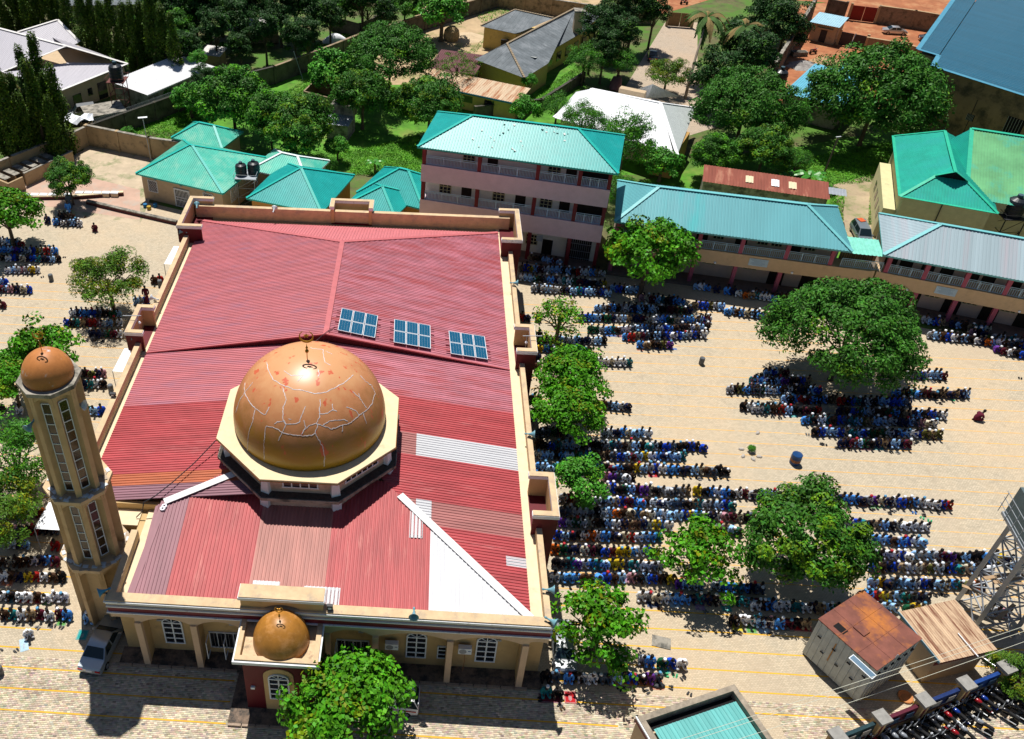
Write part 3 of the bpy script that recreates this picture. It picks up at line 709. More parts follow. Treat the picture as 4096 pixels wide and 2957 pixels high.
# ---------------------------------------------------------------- buildings
def frame(pL, pR):
    dx, dy = pR[0]-pL[0], pR[1]-pL[1]
    return (pL[0], pL[1], 0), math.atan2(dy, dx), math.hypot(dx, dy)
def roof4(parent, W, D, ze, zr, inset, m, x0=0, y0=0, pitch=.3, cap=None, insR=None, sides='FLRB', capw=.35, ry=None):
    """hip roof over rectangle, ridge along x at depth ry"""
    insR = inset if insR is None else insR; ry = D/2 if ry is None else ry
    c = [(x0, y0, ze), (x0+W, y0, ze), (x0+W, y0+D, ze), (x0, y0+D, ze)]
    a = (x0+inset, y0+ry, zr); b_ = (x0+W-insR, y0+ry, zr)
    same = abs(a[0]-b_[0]) < .05
    for key, pts in (('F', [c[0], c[1], b_]+([] if same else [a])), ('R', [c[1], c[2], b_]), ('B', [c[2], c[3], a]+([] if same else [b_])), ('L', [c[3], c[0], a])):
        if key not in sides: continue
        mb = MB(); corr(mb, pts, pitch, .035); mb.build('roof_sheet', m, parent)
    mb = MB()
    if not same: hipcap(mb, a, b_, capw)
    for p, q in ((c[0], a), (c[3], a), (c[1], b_), (c[2], b_)): hipcap(mb, p, q, capw)
    tag(mb.build('ridge_cap', cap or m, parent), kind='stuff')
    mb = MB(); t = .04
    for p, q in ((0, 1), (1, 2), (2, 3), (3, 0)):
        mb.beam(Vector(c[p])-Vector((0, 0, .1)), Vector(c[q])-Vector((0, 0, .1)), t, .2)
    tag(mb.build('eave_trim', cap or m, parent), kind='stuff')
def railing(parent, x0, x1, y, z, h=1.05, m=None, step=.2):
    b = MB(); b.box(x0, y-.03, z+h-.05, x1, y+.03, z+h); b.box(x0, y-.02, z+h-.24, x1, y+.02, z+h-.2); b.box(x0, y-.02, z+.05, x1, y+.02, z+.09)
    n = int((x1-x0)/step)
    for i in range(1, n): xx = x0+(x1-x0)*i/n; b.box(xx-.018, y-.015, z+.09, xx+.018, y+.015, z+h-.24)
    for i in range(4): xx = x0+.02+(x1-x0-.04)*i/3; b.box(xx-.03, y-.028, z, xx+.03, y+.028, z+h-.052)
    return b.build('railing', m, parent)
M_teal = mat('bright_teal_roofing', (.012, .36, .34), rough=.4, var=.1, scale=.8, stain=(.03, .42, .40), stain_amt=.38, stain_scale=.5, spec=.4)
M_teal2 = mat('green_teal_roofing', (.07, .50, .38), rough=.45, var=.12, scale=.6, stain=(.22, .58, .44), stain_amt=.45, stain_scale=.35, spec=.4)
M_tealcap = mat('teal_ridge_cap', (.015, .42, .36), rough=.4, var=.05)
M_rail = mat('pale_blue_railing', (.55, .74, .88), rough=.5, var=.05)
M_pinkwall = mat('pale_mauve_paint', (.66, .50, .55), var=.06, stain=(.52, .40, .40), stain_amt=.30)
M_offwhite = mat('offwhite_wall', (.80, .78, .72), var=.06)
M_winf = mat('cream_window_frame', (.50, .46, .28), var=.05)
M_door = mat('dark_door_and_void', (.012, .008, .006), rough=.6, var=0)
M_floor = mat('veranda_floor', (.18, .13, .11), var=.2)
# three-storey school
ze = 13.6
pL = A2(1669, 587, ze); pR = A2(2474, 696, ze)
loc, rz, W = frame(pL, pR)
sch = thing('school_building', 'three-storey mauve school block with bright teal roof and three rows of blue railings', 'school building', loc, rz)
D = 10.6
roof4(sch, W, D, ze, 16.0, 5.4, M_teal, pitch=.33, cap=M_tealcap)
x0, x1 = .55, W-.6; yf = .5; yb = 2.4
fl = [(.0, .3, None), (4.2, 6.5, 6.5), (8.95, 11.2, 11.2)]
lbox('wall', M_offwhite, sch, x0+.01, yb, 0, x1-.01, D-.6, ze-.15)
b = MB(); b.box(x1-.3, yf, 0, x1, yb-.01, 4.2); 
for z in (4.2, 8.95): lbox('floor_band', M_pinkwall, sch, x0-.05, yf-.1, z, x1+.05, yb-.005, z+2.25 if z > 5 else z+2.3)
b = MB(); b.box(x0, yf, 13.1, x1, yb-.01, ze-.16); b.build('top_beam', M_maroon2, sch)
b = MB(); b.box(x0, yf-.4, 0, x1, yb-.01, .3); b.build('veranda_floor', M_floor, sch)
fr = [0, .302, .612, .83, .982]
fr2 = [0, .302, .612, .83, .982]
for z0, z1, frs in ((.3, 4.2, fr2), (6.5, 8.95, fr2), (11.2, 13.1, fr)):
    for i, f in enumerate(frs):
        xx = x0+(x1-x0)*f
        b = MB(); b.box(xx, yf, z0, min(xx+.45, x1+.02), yf+.45, z1); b.build('pillar', M_maroon2, sch)
for z0, frs in ((6.5, fr2), (11.2, fr)):
    for i in range(4):
        railing(sch, x0+(x1-x0)*frs[i]+.47, x0+(x1-x0)*frs[i+1]-.02, yf+.2, z0, 1.15, M_rail, .17)
def swin(x, z, w=1.5, h=1.45, par=None, yy=None, n=3):
    window(par or sch, x, yy or yb, z, w, h, M_winf, M_glass, n, 3, d=.06, t=.09)
def sdoor_void(x, z, w=1.25, h=2.1, par=None, yy=None):
    b = MB(); y_ = yy or yb; b.box(x-w/2, y_-.05, z, x+w/2, y_-.002, z+h); b.build('door', M_door, par or sch)
U = x1-x0
for f, z in ((.24, 11.35), (.70, 11.3), (.12, 6.7), (.42, 6.7), (.68, 6.7), (.10, 1.5), (.63, 1.4)): swin(x0+U*f, z)
for f, z in ((.37, 11.2), (.79, 11.2), (.24, 6.5), (.54, 6.5), (.78, 6.5), (.54, .3), (.72, .3), (.27, .3)): sdoor_void(x0+U*f, z)
for z in (6.5, 11.2): sdoor_void(x0+U*.91, z, 3.4, 2.0)  # black panels paint the darkness of the open stair bay, no door here
sdoor_void(x0+U*.89, .3, 3.0, 3.2)
b = MB(); xg = x0+U*.89
for i in range(13): b.box(xg-1.5+i*.25, yb-.12, .3, xg-1.46+i*.25, yb-.08, 3.5)
for z in (.5, 1.5, 2.5, 3.4): b.box(xg-1.5, yb-.13, z, xg+1.54, yb-.081, z+.05)
b.build('grille_gate', M_grey, sch)
b = MB(); b.cbox((x0+U*.672, yb-.05, 2.5), (.75, .08, .9)); b.build('notice_board', mat('framed_notice', (.45, .50, .58)), sch)
for f, z in ((.73, 8.2), (.705, 12.4), (.57, 2.4)):
    b = MB(); b.lathe([(.09, 0), (.12, .06), (.12, .5), (.04, .6)], 8, (x0+U*f, yb-.14, z)); b.build('fire_extinguisher', mat('fire_red', (.35, .01, .01)), sch)
rgs = random.Random(4)
for i in range(26):
    t = rgs.random(); xx = 6+t*(W-12); yy = rgs.uniform(.8, 5.0) if i < 19 else rgs.uniform(4.2, 5.1)
    if i >= 19: xx = rgs.uniform(W-9.5, W-6)
    z = ze+(16.0-ze)*yy/(D/2)
    b = MB(); b.cbox((xx, yy, z+.06), (rgs.uniform(.08, .3), rgs.uniform(.1, .35), .02), rgs.random()*3, .4); b.build('peeled_paint_patch', mat('white_primer_patch', (.7, .75, .72)), sch)
# two-storey blocks
M_2roofL = mat('pale_teal_roofing', (.12, .37, .41), rough=.45, var=.08, stretch=(.6, .1, .1), scale=.8, stain=(.05, .42, .44), stain_amt=.36, stain_scale=.3)
M_2roofR = mat('pale_grey_blue_roofing', (.33, .42, .46), rough=.45, var=.16, scale=.7, stretch=(.9, .02, .02), stain=(.40, .38, .42), stain_amt=.42, stain_scale=.8)
M_2cap = mat('pale_teal_ridge_cap', (.16, .48, .50), rough=.45, var=.05)
M_peach = mat('peach_band_paint', (.66, .46, .27), var=.06, stain=(.44, .30, .19), stain_amt=.33)
M_pinkcol = mat('pink_pillar_paint', (.42, .10, .15), var=.1)
M_peachw = mat('peach_veranda_wall', (.62, .46, .38), var=.06)  # even peach paint of the wall behind the verandas
ze = 7.5
def block2(name, label, pL, pR, W, D, roofm, insL, insR, cols, wins, doors, gw, gd, sides='FLRB', plq=None):
    loc, rz, w_ = frame(pL, pR); W = W or w_
    t = thing(name, label, 'school building', loc, rz)
    roof4(t, W, D, ze, 9.9, insL, roofm, pitch=.36, cap=M_2cap, insR=insR, sides=sides, capw=.42)
    x0, x1 = .6, W-.5; yf = .75; yb = 2.7
    lbox('wall', M_peachw, t, x0, yb, 0, x1, D-.6, ze-.12)
    lbox('floor_band', M_peach, t, x0-.9 if x0 > 1 else x0-.4, yf-.12, 3.25, x1+(3.4 if 'left' in label else .4), yb-.005, 4.95)
    lbox('veranda_floor', M_floor, t, x0-.3, yf-.5, 0, x1, yb-.005, .3)
    xs = [x0+(x1-x0)*c for c in cols]
    for i, xx in enumerate(xs):
        for z0, z1 in ((.3, 3.25), (4.95, ze-.05)):
            b = MB(); b.box(xx-.22, yf, z0, xx+.22, yf+.42, z1); b.build('pillar', M_pinkcol, t)
    for i in range(len(xs)-1): railing(t, xs[i]+.24, xs[i+1]-.24, yf+.15, 4.95, 1.1, M_rail, .21)
    for f in wins: swin(f*W, 5.4, 1.3, 1.4, t, yb, 3)
    for f in doors: sdoor_void(f*W, 4.95, 1.3, 2.1, t, yb)
    for f in gw: swin(f*W, 1.9, 1.6, 1.1, t, yb, 3)
    for f in gd: sdoor_void(f*W, .3, 1.7, 2.5, t, yb)
    for f in (plq or []):
        pb = lbox('plaque', mat('pale_blue_plaque', (.50, .64, .74), var=.04), t, f*W-1.05, yf-.17, 3.7, f*W+1.05, yf-.125, 4.65)
        b = MB()
        for i in range(6):
            ww = (.9, .75, .5, .8, .85, .6)[i]; b.box(f*W-ww, yf-.175, 4.5-.13*i, f*W+ww*.9, yf-.1705, 4.54-.13*i)
        tag(b.build('faded_lettering', mat('faded_letter_blue', (.25, .38, .52)), pb), kind='stuff')
    for f in (.12, .47, .8):
        b = MB(); b.lathe([(.14, 0), (.14, .1), (.05, .14)], 8, (f*W, yf-.13, 3.45), (0, -1, 0)); b.build('bulkhead_lamp', M_white_sheet, t)
    return t, loc, rz, W
q0 = A2(2459, 886, ze); q1 = A2(3410, 1007, ze)
b2, lA, rA, WA = block2('classroom_block', 'two-storey classroom block with pale teal roof, left of the narrow covered bridge', q0, q1, None, 10.6, M_2roofL, 4.6, 4.8,
    [0, .185, .375, .565, .765, .958], [.47, .66, .72, .86], [.57, .8, .4], [.46, .64], [.26, .76, .9], plq=[.65])
q2 = A2(3533, 1020, ze); dirv = Vector((math.cos(rA), math.sin(rA)))
q3 = A2(4096, 1125, ze)
b3, lB, rB, WB = block2('classroom_block', 'two-storey classroom block with striped grey-blue roof at the right edge', q2, q3, 32, 10.0, M_2roofR, 5.4, 5.4,
    [.015, .14, .27, .40, .53, .66, .79, .92], [], [.05, .10, .17, .23, .31, .36, .44, .5, .58], [.11, .22, .34, .46], [.16, .29, .41, .52], plq=[.235])
# bridge between the blocks
brl = Vector((lB[0], lB[1]))
loc, rz, Wg = frame(q1, q2)
br = thing('covered_bridge', 'short covered bridge with light turquoise roof linking the two classroom blocks', 'bridge', loc, rz)
mb = MB(); corr(mb, [(-.2, .1, 7.2), (Wg+.2, .1, 7.2), (Wg+.2, 3.2, 7.55), (-.2, 3.2, 7.55)], .42, .05); mb.build('roof_sheet', mat('light_turquoise_sheet', (.22, .62, .50), rough=.4, var=.15), br)
railing(br, -.4, Wg+.8, .9, 4.95, 1.1, M_rail, .21)
lbox('deck', M_peach, br, .05, .64, 3.3, Wg+.15, 2.6, 4.94)
lbox('back_board', mat('tan_boards', (.42, .24, .10), stretch=(4, .1, .1), var=.4), br, -.2, 2.62, 4.96, Wg+.5, 2.7, 6.6)
b = MB()
for i in range(15): b.box(-.1+i*(Wg+.4)/15, 2.5, 4.96, -.06+i*(Wg+.4)/15, 2.54, 7.3)
b.build('security_bars', M_dark, br)
# hip-roofed houses behind the mosque
M_ochw = mat('ochre_wall', (.50, .27, .07), var=.08, stain=(.3, .17, .06), stain_amt=.3)
M_tanw = mat('tan_wall', (.52, .39, .25), var=.07, stain=(.3, .23, .15), stain_amt=.33, stain_scale=.8)
M_lat = mat('white_lattice', (.75, .78, .80), var=.04)
def lattice(par, x, z, w, h, y, rz_=0, ins=.0):
    fr_ = MB(); t = .07; X_ = None
    fr_.box(x-w/2, y-.08, z, x-w/2+t, y, z+h); fr_.box(x+w/2-t, y-.08, z, x+w/2, y, z+h); fr_.box(x-w/2, y-.079, z, x+w/2, y-.001, z+t); fr_.box(x-w/2, y-.079, z+h-t, x+w/2, y-.001, z+h)
    n = 5
    for s in (-1, 1):
        for i in range(-n, n+1):
            a = i*w/n
            # diagonal strips clipped to the opening
            p0 = [x-w/2, z if s > 0 else z+h]; pts = []
            for j in range(13):
                u = j/12; xx = x-w/2+a+u*h*.8; zz = z+u*h if s > 0 else z+h-u*h
                if x-w/2 <= xx <= x+w/2: pts.append((xx, y-.05, zz))
            if len(pts) > 1: fr_.beam(pts[0], pts[-1], .035, .02)
    f_ = fr_.build('lattice_window', M_lat, par)
    b = MB(); b.box(x-w/2+.05, y-.02, z+.05, x+w/2-.05, y-.004, z+h-.05); b.build('pane', M_glass, f_)
ze = 3.9
pL = A2(542, 694, ze); pR = A2(892, 775, ze)
loc, rz, W = frame(pL, pR)
h1 = thing('prayer_annexe', 'tan single-storey house with light mint-green hip roof and white lattice windows', 'house', loc, rz)
D = 11.5
roof4(h1, W, D, ze, 6.6, 5.2, M_teal2, pitch=.3, cap=M_tealcap, insR=W-5.2-.4)
lbox('wall', M_tanw, h1, .5, .5, 0, W-.5, D-.5, ze-.1)
for f in (.16, .80): lattice(h1, W*f, 1.35, 1.5, 1.75, .5)
b = MB(); X0 = W*.5
for i in range(10): b.box(X0-1.05+i*.22, .36, .15, X0-1.0+i*.22, .4, 2.65)
for z in (.1, 1.1, 1.5, 2.62): b.box(X0-1.1, .35, z, X0+1.1, .41, z+.07)
b.box(X0-1.2, .34, .05, X0-1.1, .5, 2.8); b.box(X0+1.1, .34, .05, X0+1.2, .5, 2.8); b.box(X0-1.1, .34, 2.7, X0+1.1, .5, 2.8)
g_ = b.build('barred_door', M_lat, h1); b = MB(); b.box(X0-1.1, .45, .05, X0+1.1, .495, 2.7); b.build('pane', M_glass, g_)
for f in (.2, .5, .78): b = MB(); b.lathe([(.12, 0), (.16, .1), (.05, .2)], 8, (W*f, .45, 3.3), (0, -1, 0)); b.build('bulkhead_lamp', M_grey, h1)
b = MB(); b.X = Matrix.Translation((W-.5, 3.2, 0)) @ Matrix.Rotation(R(90), 4, 'Z')
hw = MB(); hw.X = b.X
for i in range(-4, 5):
    for s in (-1, 1):
        pts = [(max(-.7, min(.7, i*.25+s*u*1.1)), -.05, 1.3+1.8*u/1.0) for u in (0, 1)]
        hw.beam(pts[0], pts[1], .03, .02)
hw.box(-.8, -.08, 1.3, -.72, 0, 3.1); hw.box(.72, -.08, 1.3, .8, 0, 3.1); hw.box(-.8, -.08, 1.22, .8, 0, 1.3); hw.box(-.8, -.08, 3.1, .8, 0, 3.18); hw.build('lattice_window', M_lat, h1)
# back wings of the annexe
h1b = thing('rear_wing', 'small mint-green hip roof wing at the back left of the tan annexe', 'house', (loc[0], loc[1], 0), rz)
roof4(h1b, 8.5, 6, 3.7, 5.4, 3, M_teal2, x0=-2.2, y0=11.7, pitch=.3, cap=M_tealcap); lbox('wall', M_tanw, h1b, -1.8, 12.1, 0, 5.8, 17.3, 3.6)
h1c = thing('rear_wing', 'mint-green hip roof wing right of the tan annexe, behind the water tanks', 'house', (loc[0], loc[1], 0), rz)
roof4(h1c, 8.8, 7, 3.5, 5.1, 3.2, M_teal2, x0=W-.7, y0=8.0, pitch=.3, cap=M_lat); lbox('wall', M_tanw, h1c, W-.3, 8.5, 0, W+7.6, 14.6, 3.4)
ze = 3.6
pL = A2(985, 793, ze); pR = A2(1286, 854, ze); pB = A2(1420, 701, ze)
loc, rz, W = frame(pL, pR)
D = math.hypot(pB[0]-pR[0], pB[1]-pR[1])
h2 = thing('annexe_house', 'ochre house with teal pyramid roof behind the left half of the mosque', 'house', loc, rz)
roof4(h2, W, D, ze, 6.3, W/2, M_teal, pitch=.3, cap=M_tealcap, insR=W/2)
lbox('wall', M_ochw, h2, .5, .5, 0, W-.5, D-.5, ze-.1)
swin(1.6, 1.5, 1.2, 1.0, h2, .5, 2)
b = MB(); b.box(W-.5, 4, 1.2, W-.46, 5.2, 2.6); b.build('shutter', M_glass, h2)
pL = A2(1381, 817, ze); pR = A2(1579, 869, ze)
loc, rz, W = frame(pL, pR)
h3 = thing('annexe_house', 'ochre house with clustered teal hip roofs beside the three-storey school', 'house', loc, rz)
roof4(h3, W, 6.8, ze, 5.5, W/2, M_teal, pitch=.3, cap=M_tealcap, insR=W/2)
lbox('wall', M_ochw, h3, .4, .4, 0, W-.4, 6.6, ze-.1)
roof4(h3, W+2.6, 8.2, ze+.05, 6.3, 4.2, M_teal, x0=-.2, y0=3.4, pitch=.3, cap=M_tealcap)
lbox('wall', M_ochw, h3, .3, 3.9, 0, W+1.9, 11.2, ze-.06)
# green-roofed house top right
ze = 7
M_gr = mat('green_roofing', (.015, .36, .27), rough=.42, var=.15, scale=.5, stain=(.02, .36, .30), stain_amt=.45, stain_scale=.3)
M_gr2 = mat('yellowed_green_roofing', (.14, .40, .18), rough=.42, var=.2, scale=.4, stain=(.04, .42, .34), stain_amt=.45, stain_scale=.16)
M_grc = mat('green_ridge_cap', (.03, .45, .28), rough=.4)
pL = A2(3599, 787, ze); pR = A2(3992, 856, ze); loc, rz, W = frame(pL, pR)
gh = thing('green_roofed_house', 'pale yellow house with green cross-hipped roof at the right edge', 'house', loc, rz)
c = W/2; Dg = 19
for nm, pts, m in (('roof_sheet', [(0, 0, ze), (c, 5.2, 9.0), (c, 5.21, 9.8), (c, Dg-2, 9.8), (0, Dg, ze)], M_gr),):
    mb = MB(); corr(mb, [(0, 0, ze), (c, 5.6, 9.6), (c, Dg-2, 9.6), (0, Dg, ze)], .33, .035); mb.build(nm, m, gh)
    mb = MB(); corr(mb, [(W, 0, ze), (c, 5.6, 9.6), (c, Dg-2, 9.6), (W, Dg, ze)], .33, .035); mb.build(nm, m, gh)
mb = MB(); corr(mb, [(0, 0, ze), (W, 0, ze), (c+1.7, 3.85, 8.75), (c-1.7, 3.85, 8.75)], .33, .035); mb.build('roof_sheet', M_gr, gh)
mb = MB(); mb.poly([(c-1.7, 3.9, 8.74), (c+1.7, 3.9, 8.74), (c, 3.6, 9.75)]); mb.build('gablet', M_black, gh)
mb = MB(); mb.poly([(c-1.8, 3.86, 8.8), (c, 3.2, 9.95), (c, 5.8, 9.72)]); mb.poly([(c+1.8, 3.86, 8.8), (c, 5.8, 9.72), (c, 3.2, 9.95)]); mb.build('roof_sheet', M_gr, gh)
mb = MB()
for p, q in (((0, 0, ze), (c-1.7, 3.85, 8.75)), ((W, 0, ze), (c+1.7, 3.85, 8.75)), ((c, 3.2, 9.93), (c, Dg-2, 9.6)), ((c-1.8, 3.8, 8.8), (c, 3.2, 9.95)), ((c+1.8, 3.8, 8.8), (c, 3.2, 9.95)), ((0, 0, ze), (0, Dg, ze)), ((0, 0, ze), (W, 0, ze)), ((0, Dg, ze), (c, Dg-2, 9.6))): hipcap(mb, p, q, .4)
tag(mb.build('ridge_cap', M_grc, gh), kind='stuff')
M_yel = mat('pale_yellow_wall', (.62, .57, .32), var=.08, stain=(.3, .3, .2), stain_amt=.3)
lbox('wall', M_yel, gh, .6, .6, 0, W-.6, Dg-.6, ze-.1)
lbox('side_wall', M_yel, gh, -.9, 2, 0, .55, Dg-3, 4.2)
for i in range(4): b = MB(); b.box(-.94, 4+2.6*i, 1.6, -.905, 5.2+2.6*i, 2.9); b.build('window', M_glass, gh)
lbox('drainpipe', M_dark, gh, W*.45, .45, 0, W*.45+.1, .55, ze)
pa = at(3887, 515, 11.5); pb = at(4096, 540, 11.5); pc_ = at(4096, 830, 7.2)
iv = gh.matrix_world
X_ = (Matrix.Translation(loc) @ Matrix.Rotation(rz, 4, 'Z')).inverted()
dd = (pb-pa).normalized(); pb2 = pa+dd*22
la = X_ @ pa; lb = X_ @ pb2; lc = X_ @ pc_
le0 = Vector((W*.70, lc.y, 7.2)); le1 = Vector((lb.x, lc.y, 7.2)); lb.y = la.y; lb.z = la.z
mb = MB(); corr(mb, [la, lb, le1, le0], .33, .035); mb.build('roof_sheet', M_gr2, gh)
mb = MB(); hipcap(mb, la, lb, .5); hipcap(mb, la, le0, .5); mb.build('ridge_cap', M_grc, gh)
mb = MB(); corr(mb, [la, le0, (le0.x-3.2, la.y+1.5, 7.2)], .33, .035); mb.build('roof_sheet', M_gr, gh)
lbox('wall', M_yel, gh, le0.x+2, lc.y+.6, 0, lb.x, la.y+4, 7.0)
for k_2 in range(2):
    p0 = la.lerp(lb, .30+.14*k_2); q0_ = p0+(le0-la)*.30
    mb = MB(); corr(mb, [p0, p0+(lb-la).normalized()*1.5, q0_+(lb-la).normalized()*(1.6-.2*k_2), q0_], .33, .035, lift=.04); mb.build('bleached_sheet', mat('bleached_sheet', (.66, .74, .68), var=.12, scale=2), gh)
# large blue warehouse
zw = 9.5
c0 = A2(3669, 205, zw); c1 = A2(3752, 230, zw); c2 = A2(3730, 266, zw); c3 = A2(4096, 383, zw); c4 = A2(3831, 0, zw)
wh = thing('warehouse', 'large warehouse with deep blue corrugated roof and stained brown wall, top right', 'warehouse', (c2[0], c2[1], 0), math.atan2(c3[1]-c2[1], c3[0]-c2[0]))
X_ = (Matrix.Translation(wh.location) @ Matrix.Rotation(wh.rotation_euler.z, 4, 'Z')).inverted()
def loc2(c, z): return X_ @ Vector((c[0], c[1], z))
M_blue = mat('deep_blue_roofing', (.008, .10, .17), rough=.4, var=.12, scale=.5, stretch=(.15, 2, 2))
M_bluecap = mat('blue_roof_trim', (.08, .28, .40), rough=.4)
l0, l1, l2, l4 = loc2(c0, zw), loc2(c1, zw), loc2(c2, zw), loc2(c4, zw)
far = 62.0; L2 = 60
dL = (l4-l0).normalized()
mb = MB(); e = .0
A_0 = Vector((0, 0, zw)); Z_ = lambda y: zw+y*.07
corr(mb, [(0, 0, zw), (L2, 0, zw), (L2, 60, Z_(60)), (dL.x/dL.y*60, 60, Z_(60))], .55, .05, along=(1, 0, 0)); mb.build('roof_sheet', M_blue, wh)
k0 = Vector((l0.x, l0.y, Z_(l0.y)-.05)); k1 = Vector((l1.x, l1.y, Z_(l1.y)-.05)); k2 = Vector((dL.x*70+l0.x, dL.y*70+l0.y, Z_(l0.y+dL.y*70)-.05)); k3 = Vector((k1.x+dL.x*70, k1.y+dL.y*70, k2.z))
mb = MB(); corr(mb, [k0, k1, k3, k2], .55, .05, along=(1, 0, 0)); mb.build('roof_sheet', M_blue, wh)
mb = MB(); hipcap(mb, k0, k2, .7); hipcap(mb, k0, k1, .6); hipcap(mb, k1, (0, 0, zw), .7); hipcap(mb, (0, 0, zw), (L2, 0, zw), .7); tag(mb.build('roof_trim', M_bluecap, wh), kind='stuff')
M_whw = mat('stained_brown_render', (.27, .19, .11), var=.2, scale=.6, stain=(.07, .06, .04), stain_amt=.44, stain_scale=.35)
lbox('wall', M_whw, wh, .3, .4, 0, L2, 45, zw-.2); 
b = MB(); b.prism(ccw([(k0.x+.5, k0.y+.4), (k1.x, k1.y+.4), (.29, .5), (.29, 40), (k2.x*.6, 40)]), 0, zw-.3); b.build('wall', M_whw, wh)
for xx in (13, 7.5):
    w_, h_ = (2.4, 2.6) if xx == 13 else (1.1, 1.0)
    lbox('opening', M_black, wh, xx, .36, 3.4, xx+w_, .395, 3.4+h_)
    for i in range(6): lbox('bar', M_grey, wh, xx+w_*i/6, .3, 3.4, xx+w_*i/6+.05, .34, 3.4+h_)
for xx in (2.5, 8, 16.5): lbox('conduit', M_dark, wh, xx, .3, 0, xx+.06, .38, 7.5-xx*.1)
# small blue roofed shed and gatehouse
M_sb = mat('sky_blue_roofing', (.13, .42, .56), rough=.4, var=.1)
z = 4.0
pL = A2(3132, 371, z); pR = A2(3239, 398, z); pT = A2(3235, 254, z); loc, rz, W = frame(pL, pR)
sb = thing('blue_roofed_store', 'low block store with sky-blue sloped roof left of the big round tree', 'shed', loc, rz)
D = math.hypot(pT[0]-pL[0], pT[1]-pL[1])
mb = MB(); corr(mb, [(0, 0, z), (W+5, 0, z), (W+5, D, z+.25), (0, D, z+.25)], .35, .04, along=(0, -1, 0)); mb.build('roof_sheet', M_sb, sb)
mb = MB(); corr(mb, [(4.2, D-1, z+.6), (9, D-1, z+.6), (9, D+2, z+.8), (4.2, D+2, z+.8)], .35, .04, along=(0, -1, 0)); mb.build('roof_sheet', M_sb, sb)
lbox('wall', M_conc, sb, .3, .4, 0, W+4.6, D-.4, z-.08)
z = 3.6
pL = A2(3239, 88, z); pR = A2(3359, 112, z); loc, rz, W = frame(pL, pR)
ghs = thing('gatehouse', 'small tan gatehouse with pale blue flat roof in the red soil yard', 'gatehouse', loc, rz)
mb = MB(); corr(mb, [(0, 0, z), (W, 0, z), (W, 6.5, z+.3), (0, 6.5, z+.3)], .4, .04); mb.build('roof_sheet', mat('pale_blue_roofing', (.32, .52, .62), var=.12), ghs)
lbox('wall', M_tanw, ghs, .5, .8, 0, W-.4, 6, z-.05)
lbox('door', M_dark, ghs, W*.42, .74, .1, W*.42+1.2, .79, 2.4); lbox('lintel', M_tanw, ghs, W*.3, .4, 2.6, W*.8, .79, 2.8)
# white roofed house
z = 4.2
wrm = mat('bright_white_roofing', (.80, .81, .83), rough=.5, var=.04, stretch=(.1, 2, 2))
wrs = mat('greyish_white_roofing', (.50, .54, .53), rough=.5, var=.08)
pL = A2(2180, 500, z); pR = A2(2709, 621, z); loc, rz, W = frame(pL, pR)
wr = thing('white_roofed_house', 'house with large bright white sheet roof behind the three-storey school', 'house', loc, rz)
X_ = (Matrix.Translation(loc) @ Matrix.Rotation(rz, 4, 'Z')).inverted()
P3 = lambda x, y, zz: X_ @ at(x, y, zz)
zr = 6.6
rl, rr_1 = P3(2366, 356, zr-.4), P3(2641, 412, zr)
e1 = P3(2213, 470, z); e2 = P3(2709, 621, z); e3 = P3(2782, 432, z); e4 = P3(2305, 368, z)
def tri(mats_, *pts):
    mb = MB(); corr(mb, list(pts), .33, .03); mb.build('roof_sheet', mats_, wr)
tri(wrm, e1, (e2.x-.5, e2.y, z), rr_1, rl); 
tri(wrm, (e1.x, e1.y, z), rl, e4)
tri(wrs, e2, e3, rr_1)
tri(wrm, rr_1, rl, (rl.x+.5, rl.y+4.5, z), (rr_1.x+1, rr_1.y+4.5, z))
mb = MB(); hipcap(mb, rr_1, e2, .5); hipcap(mb, rl, rr_1, .5); hipcap(mb, rr_1, e3, .4); hipcap(mb, rl, e1, .3); tag(mb.build('ridge_cap', wrm, wr), kind='stuff')
g1 = P3(2611, 337, zr); g2 = P3(2718, 386, z); g3 = P3(2500, 372, z); g4 = P3(2590, 395, z)
tri(wrm, g1, g3, g4, ); tri(wrs, g1, g4, g2)
lbox('wall', M_tanw, wr, e1.x+1, e1.y+.8, 0, e2.x-1.2, e2.y+10, z-.25)
lbox('wall', mat('dark_ochre_wall', (.42, .25, .08)), wr, e2.x-3.5, e2.y+.9, 0, e2.x-.4, e2.y+9, z-.2)  # right end wall in a darker ochre paint
lbox('roof_well', M_tanw, wr, P3(2481, 372, 5).x, P3(2481, 385, 5).y, z-.2, P3(2580, 395, 5).x, P3(2481, 385, 5).y+1.2, 6.2)
# grey roofed yellow bungalow
z = 4.0; zr = 6.2
greym = mat('weathered_grey_roofing', (.135, .155, .17), rough=.75, var=.2, scale=.6, stain=(.22, .24, .26), stain_amt=.42, stain_scale=.4)
M_ridge = mat('tan_ridge_tiles', (.30, .23, .15), var=.2, scale=3)
yw = mat('yellow_bungalow_wall', (.56, .40, .13), var=.08, stain=(.3, .2, .08), stain_amt=.34)
pA = at(2098, 313, z)
gb = thing('grey_roofed_bungalow', 'long yellow bungalow with weathered grey L-shaped roof and brick chimney', 'house', (pA.x, pA.y, 0))
X_ = Matrix.Translation((-pA.x, -pA.y, 0))
P4 = lambda x, y, zz: X_ @ at(x, y, zz)
def gsheet(*pts):
    mb = MB(); corr(mb, list(pts), .9, .02, prof=((0, 0), (.94, 0), (.96, 1), (.99, 1))); mb.build('roof_sheet', greym, gb)
R0 = P4(2028, 176, zr); R1 = P4(2300, 34, zr); R2 = P4(2060, 40, zr); RM = P4(2215, 73, zr)
E0 = P4(1899, 238, z); E1 = P4(2098, 313, z); E2 = P4(2193, 254, z); E3 = P4(2166, 225, z); E4 = P4(2330, 130, z); E5 = P4(2400, 62, z); E6 = P4(1921, 105, z); E7 = P4(2065, 136, z)
